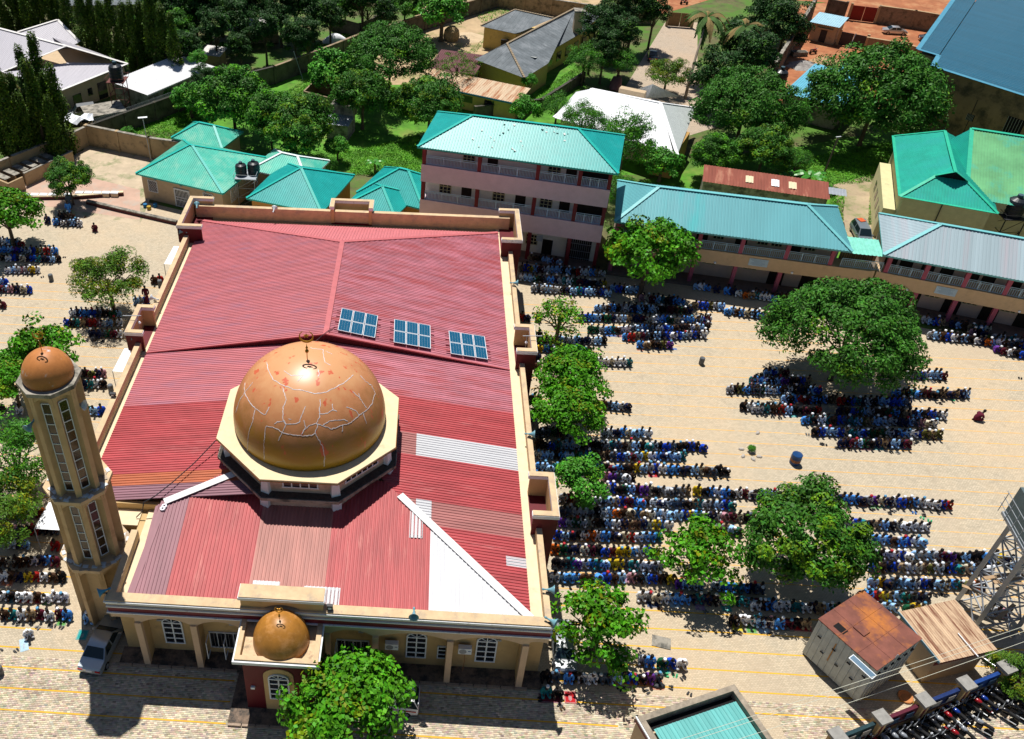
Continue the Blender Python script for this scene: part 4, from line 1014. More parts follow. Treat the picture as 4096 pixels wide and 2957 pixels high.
gsheet(E0, E1, R0); gsheet(R0, E1, E2, R1); gsheet(R0, E3, E4, R1); gsheet(R1, E4, E5); gsheet(E0, R0, R1, P4(2260, 40, z))
gsheet(E6, E7, RM, R2)
mb = MB()
for p, q in ((R0, R1), (R0, E1), (R2, RM), (R2, E6), (R1, E5)):
    n = int((q-p).length/.5)
    for i in range(n): a = p.lerp(q, i/n); c_ = p.lerp(q, (i+.85)/n); mb.beam(a+Vector((0, 0, .1)), c_+Vector((0, 0, .1)), .35, .12)
tag(mb.build('ridge_tiles', M_ridge, gb), kind='stuff')
def wallpoly(pts, z0, z1, m, par, name='wall'):
    mb = MB(); mb.prism(ccw([(p[0], p[1]) for p in pts]), z0, z1); return mb.build(name, m, par)
sh = lambda p, q, t: p.lerp(q, t)
cen = (E1+R1)/2
wallpoly([sh(E0, cen, .06), sh(E1, cen, .07), sh(E2, cen, .1), sh(E3, cen, .12), sh(E4, cen, .09), sh(E5, cen, .06), sh(P4(2260, 40, z), cen, .1)], 0, z-.12, yw, gb)
cen2 = (E7+R2)/2
wallpoly([sh(E6, cen2, .12), sh(E7, cen2, .12), RM, R2], 0, z-.2, yw, gb)
ch = P4(2312, 92, zr-.3); lbox('chimney', M_tanw, gb, ch.x-.8, ch.y-.8, 4, ch.x+.8, ch.y+.8, 8.0); lbox('chimney_cap', M_conc, gb, ch.x-1, ch.y-1, 8.01, ch.x+1, ch.y+1, 8.3)
wd = (E4-E3).normalized(); 
for i in range(5):
    p = sh(E3, cen, .12)+wd*(2.2+3.4*i); mb = MB(); mb.X = Matrix.Translation((p.x, p.y, 0)) @ Matrix.Rotation(math.atan2(wd.y, wd.x), 4, 'Z'); mb.box(0, -.14, 1.2 if i < 4 else .1, 1.6, .0, 2.8); mb.build('window' if i < 4 else 'door', M_glass, gb)
mb = MB(); p = sh(E7, cen2, .12); mb.box(p.x-2.6, p.y-.12, .1, p.x-1.2, p.y+.5, 2.7); mb.build('door', M_door, gb)
mb = MB(); p = sh(R0, E2, .85); mb.cbox(p+Vector((-1, 1.0, .22)), (.9, 2.8, .05), R(-30), -.25); mb.build('skylight', mat('skylight_sheet', (.5, .52, .5)), gb)
# rusty beige shed with blue fascia and maroon lean-to
z = 3.2
pL = at(1831, 362, z); pR = at(2073, 413, z); pB = at(2161, 362, z)
loc, rz, W = frame(pL, pR)
rs = thing('rust_streaked_shed', 'low yellow shed with rust-streaked beige roof and blue fascia', 'shed', loc, rz)
D = 5.5
mb = MB(); M_rst = mat('rust_streaked_sheet', (.58, .44, .30), var=.1, stretch=(1.2, .12, .1), scale=1.5, stain=(.36, .14, .06), stain_amt=.46, stain_scale=1.6)
corr(mb, [(-7, -.2, z), (W, -.2, z), (W, D, z+.5), (-7, D, z+.5)], .4, .04); mb.build('roof_sheet', M_rst, rs)
lbox('fascia', mat('blue_fascia', (.03, .16, .28)), rs, -7, -.28, z-.28, W, -.22, z-.03); lbox('wall', yw, rs, -6.6, .5, 0, W-.5, D-.4, z-.1)
for xx in (-3, .8, 4.6): lbox('window', M_glass, rs, xx, .44, 1.3, xx+1.7, .49, 2.4)
pL = A2(1733, 276, 3.0); pR = A2(1900, 300, 3.0); loc, rz, W = frame(pL, pR)
ml = thing('maroon_roofed_shed', 'small shed with dark maroon sheet roof beside the grey bungalow', 'shed', loc, rz)
mb = MB(); corr(mb, [(-1, 0, 3), (W, 0, 3), (W, 8, 3.6), (-1, 8, 3.6)], .35, .04); mb.build('roof_sheet', mat('dark_maroon_sheet', (.13, .05, .055), var=.15), ml); lbox('wall', M_conc, ml, -.5, .5, 0, W-.5, 7.5, 2.9)
# houses at top left
z = 4.2; zr = 7.0
M_gw = mat('light_grey_roofing', (.50, .48, .52), rough=.5, var=.06, stretch=(3, .1, .1)); M_gwc = mat('pale_roof_trim', (.68, .66, .64))
pA = at(244, 364, z)
tl = thing('grey_roofed_villa', 'large villa with light grey hipped sheet roof at the top left', 'house', (pA.x, pA.y, 0))
X_ = Matrix.Translation((-pA.x, -pA.y, 0))
def tsheet(*q, m=M_gw, par=tl):
    mb = MB(); corr(mb, [X_ @ at(*p) for p in q], .4, .035); mb.build('roof_sheet', m, par)
tsheet((511, 257, z), (244, 364, z), (10, 290, z+.1), (266, 186, zr)); tsheet((10, 290, z), (266, 186, zr), (-60, 100, zr), (-200, 200, z)); tsheet((266, 186, zr), (511, 257, z), (400, 215, z), (200, 150, z+.5))
tsheet((71, 130, 6.4), (230, 81, 6.4), (318, 169, z), (264, 183, 4.6)); 
mb = MB()
for p, q in (((266, 186, zr), (511, 257, z)), ((266, 186, zr), (10, 290, z)), ((266, 186, zr), (-60, 100, zr)), ((150, 160, zr), (70, 255, 4.8)), ((230, 81, 6.4), (318, 169, z)), ((511, 257, z), (244, 364, z)), ((71, 130, 6.4), (230, 81, 6.4))): hipcap(mb, X_ @ at(*p), X_ @ at(*q), .5, .1)
tag(mb.build('ridge_cap', M_gwc, tl), kind='stuff')
pts = [X_ @ at(*p) for p in ((495, 262, z), (250, 352, z), (30, 292, z), (-150, 200, z), (60, 130, z), (300, 170, z))]
wallpoly(pts, 0, z-.3, M_tanw, tl)
a0, a1 = pts[1], pts[0]; wd = (a1-a0).normalized()
for i, (t, w_, h0, h1_) in enumerate(((1.5, 1.6, .1, 2.4), (4.5, .9, 1.4, 2.6), (6.5, 1.8, .1, 2.9), (9.5, 1.4, 1, 2.6), (11.5, 2, .6, 3))):
    p = a0+wd*t; mb = MB(); mb.X = Matrix.Translation((p.x, p.y, 0)) @ Matrix.Rotation(math.atan2(wd.y, wd.x), 4, 'Z'); mb.box(0, -.08, h0, w_, .0, h1_); mb.build('window' if h0 > .5 else 'door', M_glass, tl)
z = 3.6; pA = at(589, 381, z); pB_ = at(858, 266, z); pC = at(457, 325, z)
fs = thing('white_flat_shed', 'long low outbuilding with white sheet roof behind the razor-wire wall', 'shed', (pA.x, pA.y, 0), math.atan2(pB_.y-pA.y, pB_.x-pA.x))
W = math.hypot(pB_.y-pA.y, pB_.x-pA.x); D = math.hypot(pC.y-pA.y, pC.x-pA.x)
mb = MB(); corr(mb, [(0, 0, z), (W, 0, z), (W, D, z+.2), (0, D, z+.2)], .5, .04, along=(0, -1, 0)); mb.build('roof_sheet', mat('bleached_white_roofing', (.66, .66, .68), var=.06, stretch=(1, .1, .1), scale=2), fs)
lbox('wall', M_conc, fs, .4, .4, 0, W-.4, D-.3, z-.06); lbox('roof_trim', M_gwc, fs, -.05, -.08, z-.2, W+.05, -.02, z+.02)
z = 4.5; pA = at(76, 435, z); 
tv = thing('tiled_roof_house', 'dark grey shingled roof corner at the left edge', 'house', (pA.x, pA.y, 0))
X_ = Matrix.Translation((-pA.x, -pA.y, 0))
mb = MB(); P_ = [X_ @ at(*p) for p in ((76, 435, z), (-160, 520, z), (-200, 360, 8), (-20, 300, 7))]
mb.poly(P_); mb.build('roof_sheet', mat('dark_shingles', (.14, .17, .20), var=.5, scale=3, rough=.6), tv)
mb = MB(); lines = 9
for i in range(lines): a = P_[0].lerp(P_[3], i/lines); c_ = P_[1].lerp(P_[2], i/lines); mb.beam(a+Vector((0, 0, .06)), c_+Vector((0, 0, .06)), .5, .08)
tag(mb.build('shingle_course', mat('light_shingles', (.25, .30, .34), var=.5, scale=4), tv), kind='stuff')
wallpoly([P_[0]+Vector((-.8, .6, 0)), P_[1]+Vector((0, .8, 0)), P_[2], P_[3]], 0, z-.5, mat('pale_blue_wall', (.4, .5, .55)), tv)
# rusty lean-to behind classroom block
z = 3.6
pL = at(2810, 726, z); pR = at(3320, 800, z); loc, rz, W = frame(pL, pR)
rl_ = thing('rusty_lean_to', 'long rusty red-brown sheet roof behind the teal classroom block', 'shed', loc, rz)
M_rr = mat('rusty_red_sheet', (.26, .075, .05), var=.2, scale=1, stretch=(1, .2, .2), stain=(.42, .20, .13), stain_amt=.38, stain_scale=1)
mb = MB(); corr(mb, [(0, 0, z), (W, 0, z), (W, 4.2, z+.5), (0, 4.2, z+.5)], .4, .04); mb.build('roof_sheet', M_rr, rl_)
lbox('wall', M_conc, rl_, .2, .4, 0, W-.2, 3.8, z-.1)
for i, (xx, m) in enumerate(((8.8, M_white_sheet), (11, M_tile), (16, M_grey), (5.5, M_tile))):
    mb = MB(); corr(mb, [(xx, 1.2, z+.2), (xx+(2.2 if i == 2 else 1.0), 1.2, z+.2), (xx+(2.2 if i == 2 else 1.0), 2.8, z+.4), (xx, 2.8, z+.4)], .4, .04, lift=.05); mb.build('patch_sheet', m, rl_)
# teal-roofed kiosk at the bottom
z = 3.9
cA = at(2550, 2867, z); cB = at(2938, 2737, z); cC = at(3150, 2990, z)
loc, rz, W = frame((cA.x, cA.y), (cB.x, cB.y))
u = Vector((cB.x-cA.x, cB.y-cA.y)).normalized(); 
kk = thing('parapet_roof_office', 'office with concrete parapet around a faded teal roof at the bottom edge', 'building', loc, rz)
D = 13
kw = mat('mottled_parapet_concrete', (.30, .25, .19), var=.3, scale=2, stain=(.10, .09, .07), stain_amt=.42)
lbox('wall', M_tanw, kk, .02, -D, 0, W-.02, -.02, 3.2)
for nm, bx in (('parapet', (0, -.4, 3.2, W, 0, z)), ('parapet', (0, -D, 3.2, .4, -.41, z)), ('parapet', (W-.4, -D, 3.2, W, -.41, z))): lbox(nm, kw, kk, *bx)
lbox('maroon_band', M_maroon, kk, -.06, -D, 3.3, -.005, .05, 3.65)
lbox('moulding', M_white, kk, -.1, -D, 3.7, -.005, .08, 3.85)
mb = MB(); corr(mb, [(.75, -D, 3.25), (W-.45, -D, 3.25), (W-.45, -.95, 3.5), (.75, -.95, 3.5)], .3, .04, along=(0, -1, 0)); mb.build('roof_sheet', mat('faded_teal_sheet', (.12, .42, .40), rough=.5, var=.15, scale=.8, stretch=(2, .2, .2), stain=(.20, .52, .50), stain_amt=.35, stain_scale=1), kk)
lbox('gutter', M_black, kk, .41, -.94, 3.2, W-.41, -.42, 3.24)
# container and rusty-roofed shed
z = 4.3
cA = at(3277, 2477, z); cB = at(3507, 2680, z); loc, rz, W = frame((cA.x, cA.y), (cB.x, cB.y))
D = 5.0
co = thing('steel_container', 'tall grey steel container with rust-orange top and a strip solar panel', 'container', loc, rz)
M_co = mat('grey_container_paint', (.48, .53, .53), var=.15, scale=1.5, stain=(.16, .09, .05), stain_amt=.30, stain_scale=1.2)
lbox('wall', M_co, co, 0, 0, .15, W, D, z-.05)
M_cr = mat('rusted_steel_top', (.19, .065, .045), rough=.7, var=.3, scale=.9, stain=(.45, .15, .03), stain_amt=.46, stain_scale=.35, detail=8)
lbox('top_plate', M_cr, co, -.06, -.06, z-.05, W+.06, D+.06, z+.03)
b = MB()
for xx in (1.6, 3.2): b.box(xx, 0, z+.031, xx+.05, D, z+.055)
for yy in (1.6, 3.3): b.box(0, yy, z+.031, W, yy+.05, z+.052)
b.build('weld_seams', M_cr, co)
lbox('roof_hole', M_black, co, .9, .35, z+.031, 1.75, .95, z+.04); lbox('hatch', M_cr, co, 1.7, 1.5, z+.06, 2.6, 2.2, z+.12)
for i in range(9): b = MB(); b.box(.25+i*.5, -.07, .2, .32+i*.5, -.001, z-.1); b.build('rib', M_co, co)
for i in range(9): b = MB(); b.box(W+.001, .25+i*.52, .2, W+.07, .33+i*.52, z-.1); b.build('rib', M_co, co)
for i in range(6): b = MB(); b.cbox((W+.09, .5+i*.75, z-.7), (.14, .3, .08)); b.build('vent', M_dark, co)
for i in range(7): b = MB(); b.cbox((.6+i*.62, -.1, 2.9-(i % 2)*1.1), (.28, .1, .06)); b.build('vent', M_dark, co)
lbox('rust_streak', mat('rust_streak', (.40, .20, .05)), co, 1.75, -.09, 1.5, 1.83, -.071, 3.6)
z2 = 3.3
cA = at(3598, 2447, z2); cB = at(3762, 2648, z2); loc, rz, W = frame((cA.x, cA.y), (cB.x, cB.y)); D = 4.9
ru = thing('rusty_roofed_shop', 'cream shop with rust-striped tin roof beside the steel container', 'shop', loc, rz)
mb = MB(); corr(mb, [(0, 0, z2), (W, 0, z2-.15), (W, D, z2-.15), (0, D, z2)], .2, .03, along=(1, 0, 0)); mb.build('roof_sheet', mat('rust_striped_tin', (.56, .40, .26), var=.12, stretch=(.25, 2.2, 1), scale=1, stain=(.20, .08, .045), stain_amt=.46, stain_scale=1.2), ru)
lbox('wall', M_tanw, ru, .15, .2, 0, W-.4, D-.2, z2-.2); lbox('fascia', mat('blue_grey_fascia', (.2, .35, .42)), ru, -.02, -.06, z2-.25, W, -.01, z2-.01); lbox('maroon_band', M_maroon, ru, W-.39, .2, 2.2, W-.34, D-.2, 2.5)
lbox('loose_pipe', M_white_sheet, ru, 2.6, 2.9, z2, 4.6, 2.96, z2+.06)
# ---------------------------------------------------------------- foliage
def leaf_mesh(name, P, Nn, ln, wd, tint, m, rg):
    """one small folded leaf quad per point"""
    n = len(P)
    Nn = Nn/np.maximum(np.linalg.norm(Nn, axis=1, keepdims=True), 1e-6)
    rv = rg.randn(n, 3); t = rv-Nn*(rv*Nn).sum(1, keepdims=True); t /= np.maximum(np.linalg.norm(t, axis=1, keepdims=True), 1e-6)
    t = t*1.0; t[:, 2] -= .25; t /= np.linalg.norm(t, axis=1, keepdims=True)
    s = np.cross(Nn, t)
    l = (ln*(.7+.6*rg.rand(n)))[:, None]; w = (wd*(.7+.6*rg.rand(n)))[:, None]
    a = P-t*l/2; b = P+s*w/2; c = P+t*l/2-Nn*l*.12; d = P-s*w/2
    V = np.stack([a, b, c, d], 1).reshape(-1, 3)
    me = bpy.data.meshes.new(name); me.vertices.add(4*n); me.vertices.foreach_set('co', V.ravel().astype(np.float32))
    me.loops.add(4*n); me.loops.foreach_set('vertex_index', np.arange(4*n)); me.polygons.add(n); me.polygons.foreach_set('loop_start', np.arange(n)*4)
    me.update(calc_edges=True)
    ca = me.color_attributes.new('tint', 'FLOAT_COLOR', 'CORNER')
    c4 = np.concatenate([np.clip(tint, 0, 4), np.ones((n, 1))], 1)
    ca.data.foreach_set('color', np.repeat(c4, 4, 0).astype(np.float32).ravel())
    me.materials.append(m); return me
def crown_mesh(name, seed, rx, rz, nclump, nleaf, ln, wd, m, clump=.3, tips=.15, tipcol=(2.6, 1.6, .6), low=-.45, flat=0, core=.35, shape='dome', lobes=0):
    rg = np.random.RandomState(seed)
    # clump centres
    C = []; 
    while len(C) < nclump:
        v = rg.randn(3); v /= np.linalg.norm(v)
        if v[2] < low: continue
        if shape == 'dome':
            f = (.66+.16*rg.rand()) if rg.rand() < .8 else .25+.4*rg.rand()
            ang = math.atan2(v[1], v[0]); f *= 1+.13*math.sin(3*ang+seed)+.09*math.sin(5*ang+2*seed)
            c = v*np.array([rx, rx, rz])*f
        elif shape == 'column':
            t = rg.rand(); z = t; r = (1-t)**.62*(1-.35*(t < .08))
            a = rg.rand()*6.283; rr_ = rx*r*(.55+.4*rg.rand()); c = np.array([rr_*math.cos(a), rr_*math.sin(a), z*rz])
        else:  # layered
            a = rg.rand()*6.283; k = rg.randint(3); rr_ = rx*(1-.22*k)*math.sqrt(rg.rand())*.95
            c = np.array([rr_*math.cos(a), rr_*math.sin(a), rz*(-.35+.5*k)+.15*rz*rg.randn()-.25*rz*(rr_/rx)**2])
        C.append(c)
    C = np.array(C)
    if lobes:
        C[:, 0] += np.where(C[:, 1] > 0, lobes, -lobes)*.5
    cs = (clump*rx*(.7+.6*rg.rand(nclump))) if shape != 'column' else clump*rx*(.7+.6*rg.rand(nclump))
    ctint = .75+.5*rg.rand(nclump)
    ctip = rg.rand(nclump) < tips
    idx = rg.randint(0, nclump, nleaf)
    v = rg.randn(nleaf, 3); v /= np.linalg.norm(v, axis=1, keepdims=True)
    up_ = (rg.rand(nleaf) < .8) & (v[:, 2] < 0)
    if shape == 'dome': v[up_, 2] *= -1
    rad = np.where(rg.rand(nleaf) < .75, .8+.25*rg.rand(nleaf), rg.rand(nleaf)*.8)[:, None]
    sc = np.array([1, 1, .75 if not flat else flat]) if shape != 'column' else np.array([.8, .8, 1.7])
    P = C[idx]+v*rad*cs[idx][:, None]*sc
    out = P.copy(); out[:, 2] += .2*rz
    if shape == 'column': out = P.copy(); out[:, 2] = .3*rx
    out /= np.maximum(np.linalg.norm(out, axis=1, keepdims=True), 1e-6)
    Nn = v*.6+out*.5+rg.randn(nleaf, 3)*.45; Nn[:, 2] += .35
    b = (ctint[idx]*(.7+.6*rg.rand(nleaf)))[:, None]
    T = b*np.ones((1, 3))*(1+.15*rg.randn(nleaf, 3)*np.array([1, .4, .6]))
    tipmask = (ctip[idx] & (v[:, 2] > .0) & (rg.rand(nleaf) < .7))[:, None]
    T = np.where(tipmask, T*np.array(tipcol), T)
    return leaf_mesh(name, P, Nn, ln, wd, T, m, rg)
def leafmat(n, c, r=.45, tr=.25):
    m = mat(n, c, rough=.55, var=.15, scale=.6, tint=True, spec=.18)
    return m
ML = {'mango': leafmat('mango_leaf', (.042, .150, .012)), 'broad': leafmat('almond_leaf', (.075, .27, .008), .4), 'light': leafmat('light_leaf', (.085, .19, .014)), 'col': leafmat('ashoka_leaf', (.050, .10, .006)), 'neem': leafmat('neem_leaf', (.045, .17, .014)), 'bright': leafmat('bright_leaf', (.06, .24, .018), .4), 'dark': leafmat('dark_leaf', (.020, .070, .010)), 'shade': leafmat('ban_leaf', (.05, .2, .02))}
CR = {
 'mangoL': (crown_mesh('crown_dense', 1, 8.6, 5.6, 210, 36000, .42, .19, ML['mango'], .15, .12), 8, 5.2),
 'mangoM': (crown_mesh('crown_dense', 2, 5.5, 4.2, 120, 18000, .40, .18, ML['mango'], .18, .30, (2.6, 1.5, .5)), 5.5, 4.2),
 'mangoN': (crown_mesh('crown_dense', 3, 5.5, 4.6, 115, 18000, .40, .18, ML['mango'], .18, .38, (2.0, 1.9, .6)), 5.5, 4.6),
 'broadA': (crown_mesh('crown_broadleaf', 4, 4.8, 2.8, 85, 7500, .36, .27, ML['broad'], .2, .2, (2.2, .9, .5), low=-.4, flat=.5), 4.8, 2.8),
 'broadB': (crown_mesh('crown_broadleaf', 5, 4.0, 2.4, 60, 3600, .36, .26, ML['broad'], .2, .25, (2.4, .8, .5), shape='layer', flat=.4), 4.0, 2.4),
 'thin': (crown_mesh('crown_sparse', 6, 3.4, 2.0, 46, 2100, .28, .18, ML['broad'], .2, .45, (3.0, 1.1, .9), shape='layer', flat=.5), 3.4, 2.0),
 'light': (crown_mesh('crown_light', 7, 4.6, 3.1, 80, 12500, .30, .12, ML['light'], .2, .3, (2.2, 1.2, .4)), 4.6, 3.1),
 'colA': (crown_mesh('crown_columnar', 8, 1.5, 11, 70, 6500, .34, .16, ML['col'], .42, .3, (1.9, 1.6, .5), shape='column'), 1.5, 11),
 'colB': (crown_mesh('crown_columnar', 9, 1.9, 11, 80, 7500, .36, .17, ML['col'], .40, .2, (1.8, 1.5, .5), shape='column'), 1.9, 11),
 'neem': (crown_mesh('crown_feathery', 10, 4.6, 3.4, 70, 11000, .30, .11, ML['neem'], .23, .3, (1.9, 1.7, .7)), 4.6, 3.4),
 'bright': (crown_mesh('crown_bright', 11, 3.0, 2.4, 44, 5200, .32, .22, ML['bright'], .28, .15, (1.8, 1.2, .5)), 3.0, 2.4),
 'dark': (crown_mesh('crown_dark', 12, 3.4, 5.2, 60, 8000, .38, .18, ML['dark'], .28, .12, (2.4, 2.0, .6)), 3.4, 5.2),
 'wispy': (crown_mesh('crown_wispy', 13, 4.0, 2.6, 60, 2600, .30, .09, ML['light'], .18, .3, (1.5, 1.3, .6), flat=.6), 4.0, 2.6),
}
M_bark = mat('bark', (.10, .075, .05), var=.3, scale=4)
M_barkp = mat('pale_palm_bark', (.30, .24, .18), var=.2, scale=4)
TR = {}
def trunk_mesh(kind, h):
    key = (kind, round(h))
    if key in TR: return TR[key]
    rg = random.Random(hash(key[0]) % 1 + round(h)*7); b = MB()
    b.lathe([(.38, 0), (.28, .4), (.24, h*.5), (.17, h)], 8)
    if kind[:3] != 'col':
        r = CR[kind][1]; 
        for k in range(6):
            a = k*1.05+rg.random(); p0 = Vector((0, 0, h*.55)); p1 = Vector((r*.3*math.cos(a), r*.3*math.sin(a), h*.85)); p2 = Vector((r*.62*math.cos(a+.2), r*.62*math.sin(a+.2), h*1.05))
            b.beam(p0, p1, .2, n=6); b.beam(p1, p2, .11, n=5)
            for s in (-.5, .5): b.beam(p1, p1+Vector((r*.3*math.cos(a+s), r*.3*math.sin(a+s), h*.1)), .07, n=4)
    o = b.build('trunk', M_bark); me = o.data; bpy.data.objects.remove(o); TR[key] = me
    return me
def tree(kind, tx, ty, r, zc, label, group=None, cat='tree', rot=None, sz=None, nm='tree', xy=None):
    """crown centre seen at photo point (tx,ty) at height zc"""
    me, rx, rz = CR[kind]; s = r/rx
    if xy: p = Vector((xy[0], xy[1], 0))
    else: p = at(tx, ty, zc)
    rg = random.Random(int(tx*7+ty))
    t = thing(nm, label, cat, (p.x, p.y, 0), rot if rot is not None else rg.random()*6.28, group)
    c = bpy.data.objects.new('crown', me); COL.objects.link(c); c.parent = t; zz = sz or s
    if kind[:3] == 'col': c.location.z = max(.3, zc-rz*zz/2)
    else: c.location.z = zc
    c.scale = (s, s, zz)
    k = bpy.data.objects.new('trunk', trunk_mesh(kind, zc)); COL.objects.link(k); k.parent = t; k.scale = ((max(.6, s*.9) if r > 1.7 else s*.5),)*2+(1,)
    return t
tree('broadA', 1385, 2835, 4.9, 4.2, 'large-leaved almond tree beside the mihrab, covering the ambulance', nm='almond_tree')
tree('broadB', 2400, 2480, 4.1, 4.4, 'open almond tree at the front right corner of the mosque, over a silver car', nm='almond_tree', rot=.4)
tree('bright', 2318, 1925, 2.5, 3.6, 'small round bright green tree against the right flank of the mosque', nm='almond_tree')
tree('broadA', 2290, 1500, 4.1, 4.6, 'long almond tree beside the middle turret of the mosque, upper part', nm='almond_tree', rot=2)
tree('broadA', 2275, 1640, 3.9, 4.2, 'almond tree just below the middle turret, lower of the touching pair', nm='almond_tree', rot=4)
tree('thin', 2240, 1270, 3.5, 4.2, 'thin half-bare almond tree near the back right corner of the mosque', nm='almond_tree')
tree('broadA', 2600, 1005, 5.6, 6.3, 'big round almond tree between the three-storey school and the teal block', nm='almond_tree', rot=1, sz=1.3)
tree('mangoL', 3400, 1330, 7.5, 6.2, 'huge mango tree in the open yard before the grey-blue classroom block', nm='mango_tree', rot=.6)
tree('mangoM', 3220, 2150, 5.3, 5.0, 'dark mango tree with orange tips above the steel container', nm='mango_tree', rot=1.5)
tree('broadB', 2800, 2205, 3.9, 4.2, 'light green flat-topped almond tree touching the dark mango in the crowd', nm='almond_tree', rot=3)
tree('light', 430, 1120, 4.6, 4.6, 'rounded yellow-green tree left of the mosque over a knot of worshippers', nm='neem_tree')
tree('mangoM', 270, 715, 3.4, 3.9, 'small dark mango tree by the row of ablution seats', nm='mango_tree', rot=2.6)
tree('broadA', 20, 850, 4.9, 5.0, 'broad green tree at the left edge above the far prayer group', nm='almond_tree', rot=5)
tree('broadB', 170, 1400, 4.6, 5.0, 'spreading open-branched almond tree behind the minaret dome', nm='almond_tree', rot=5.5)
tree('broadA', 40, 1500, 3.6, 4.6, 'dense leafy tree left of the minaret dome at the photo edge', nm='almond_tree', rot=2.5)
tree('neem', 50, 1820, 4.6, 5.0, 'dense tree left of the minaret shaft', nm='neem_tree', rot=1)
tree('light', -20, 2040, 4.0, 4.4, 'leafy tree at the left edge above the front prayer rows', nm='neem_tree', rot=3)
BG = 'trees behind the school compound'
tree('mangoN', 930, 400, 6.4, 6.2, 'yellow-tipped mango tree behind the tan annexe, leftmost of the orchard', nm='mango_tree')
tree('mangoM', 1180, 510, 6.0, 5.4, 'dark mango tree behind the teal pyramid roof', nm='mango_tree', rot=.8)
tree('mangoN', 1080, 460, 4.6, 6.2, 'mango crown wedged between the yellow-tipped and the dark mango', nm='mango_tree', rot=2.8)
tree('mangoL', 1560, 225, 7.6, 7.4, 'tallest dark mango tree beside the roofless brick enclosure', nm='mango_tree', rot=2)
tree('mangoM', 1450, 380, 5.2, 5.6, 'lower mango crown left of the tallest dark mango', nm='mango_tree', rot=4)
tree('mangoM', 1720, 420, 5.8, 5.6, 'mango tree between the school roof and the rust-streaked shed', nm='mango_tree', rot=5)
tree('bright', 1330, 290, 4.4, 4.0, 'bright green papaya-leaved tree over the roofless brick enclosure', nm='papaya_tree')
tree('wispy', 1830, 270, 4.2, 5.0, 'wispy light green tree before the grey-roofed bungalow', nm='acacia_tree')
tree('bright', 1770, 50, 5.0, 5.5, 'bright green feathery tree at the top edge left of the bungalow', nm='flame_tree', rot=2)
for i, (x, y, r, z) in enumerate(((2380, 120, 3.2, 8), (2450, 60, 3.5, 8), (2540, 40, 3.6, 8), (2620, 50, 3.2, 7), (2420, 200, 2.8, 6), (2500, 150, 3.0, 7))):
    tree('dark', x, y, r, z, ['tall dark conifer-like tree nearest the bungalow eaves', 'tall dark tree second along the paved driveway', 'tall dark tree halfway up the driveway edge', 'tall dark tree by the driveway gate', 'dark tree at the foot of the driveway screen', 'dark bushy tree behind the driveway screen'][i], 'dark trees screening the driveway', nm='cypress_tree')
tree('neem', 2340, 240, 3.7, 4.6, 'leafy light green tree beside the bungalow lawn', nm='neem_tree', rot=2)
tree('neem', 2480, 250, 3.4, 4.0, 'leafy green tree left of the black car', nm='neem_tree', rot=4)
tree('light', 2670, 300, 4.0, 3.4, 'bright rounded mango tree behind the white-roofed house', nm='mango_tree', rot=4)
tree('mangoL', 2985, 420, 7.9, 6.8, 'large mango tree right of the white-roofed house', nm='mango_tree', rot=3.5)
tree('mangoM', 3060, 600, 4.6, 4.6, 'mango crown just left of the banana clump', nm='mango_tree', rot=1)
tree('mangoN', 2860, 620, 3.8, 4.0, 'low leafy mango behind the teal classroom block', nm='mango_tree', rot=2)
tree('mangoL', 3510, 380, 10.2, 8.2, 'enormous dome-shaped mango tree beside the blue warehouse', nm='mango_tree', rot=5, sz=1.35)
tree('neem', 2500, 570, 4.6, 6.2, 'feathery green tree against the right end of the three-storey school', nm='neem_tree', rot=.5, sz=1.3)
tree('neem', 2330, 480, 3.6, 6.0, 'feathery branches rising before the bright white roof', nm='neem_tree', rot=2.2)
tree('neem', 2440, 750, 3.4, 3.6, 'low green shrub between the school and the teal block', nm='shrub', cat='shrub')
tree('bright', 2650, 660, 3.0, 2.6, 'green shrub behind the ridge of the teal block', nm='shrub', cat='shrub')
tree('neem', 2230, 430, 3.0, 3.2, 'low shrub at the left corner of the white-roofed house', nm='shrub', cat='shrub')
tree('bright', 2100, 440, 2.6, 2.4, 'bright shrub along the shed wall above the school ridge', nm='shrub', cat='shrub')
for i, (x, y) in enumerate(((3080, 60), (3140, 120), (2950, 200), (2850, 330), (3020, 250), (3090, 20))):
    tree('dark', x, y, 4.2, 5, ['dark tree by the boundary wall near the gatehouse', 'dark tree above the tall buttressed wall', 'dark tree between the two palms', 'dark shrubby tree under the nearer palm', 'dark tree right of the second palm', 'dark tree at the top edge beyond the palms'][i], 'dark trees around the palms', nm='tree')
lab = ['columnar ashoka tree, {} in the dark hedge row behind the villa']
ords = ['first', 'second', 'third', 'fourth', 'fifth', 'sixth', 'seventh', 'eighth', 'ninth', 'tenth', 'eleventh', 'twelfth', 'thirteenth', 'fourteenth', 'fifteenth', 'sixteenth', 'seventeenth', 'eighteenth', 'nineteenth', 'twentieth', 'twenty-first', 'twenty-second', 'twenty-third', 'twenty-fourth', 'twenty-fifth', 'twenty-sixth', 'twenty-seventh', 'twenty-eighth', 'twenty-ninth', 'thirtieth', 'thirty-first', 'thirty-second', 'thirty-third', 'thirty-fourth', 'thirty-fifth', 'thirty-sixth', 'thirty-seventh', 'thirty-eighth', 'thirty-ninth', 'fortieth']
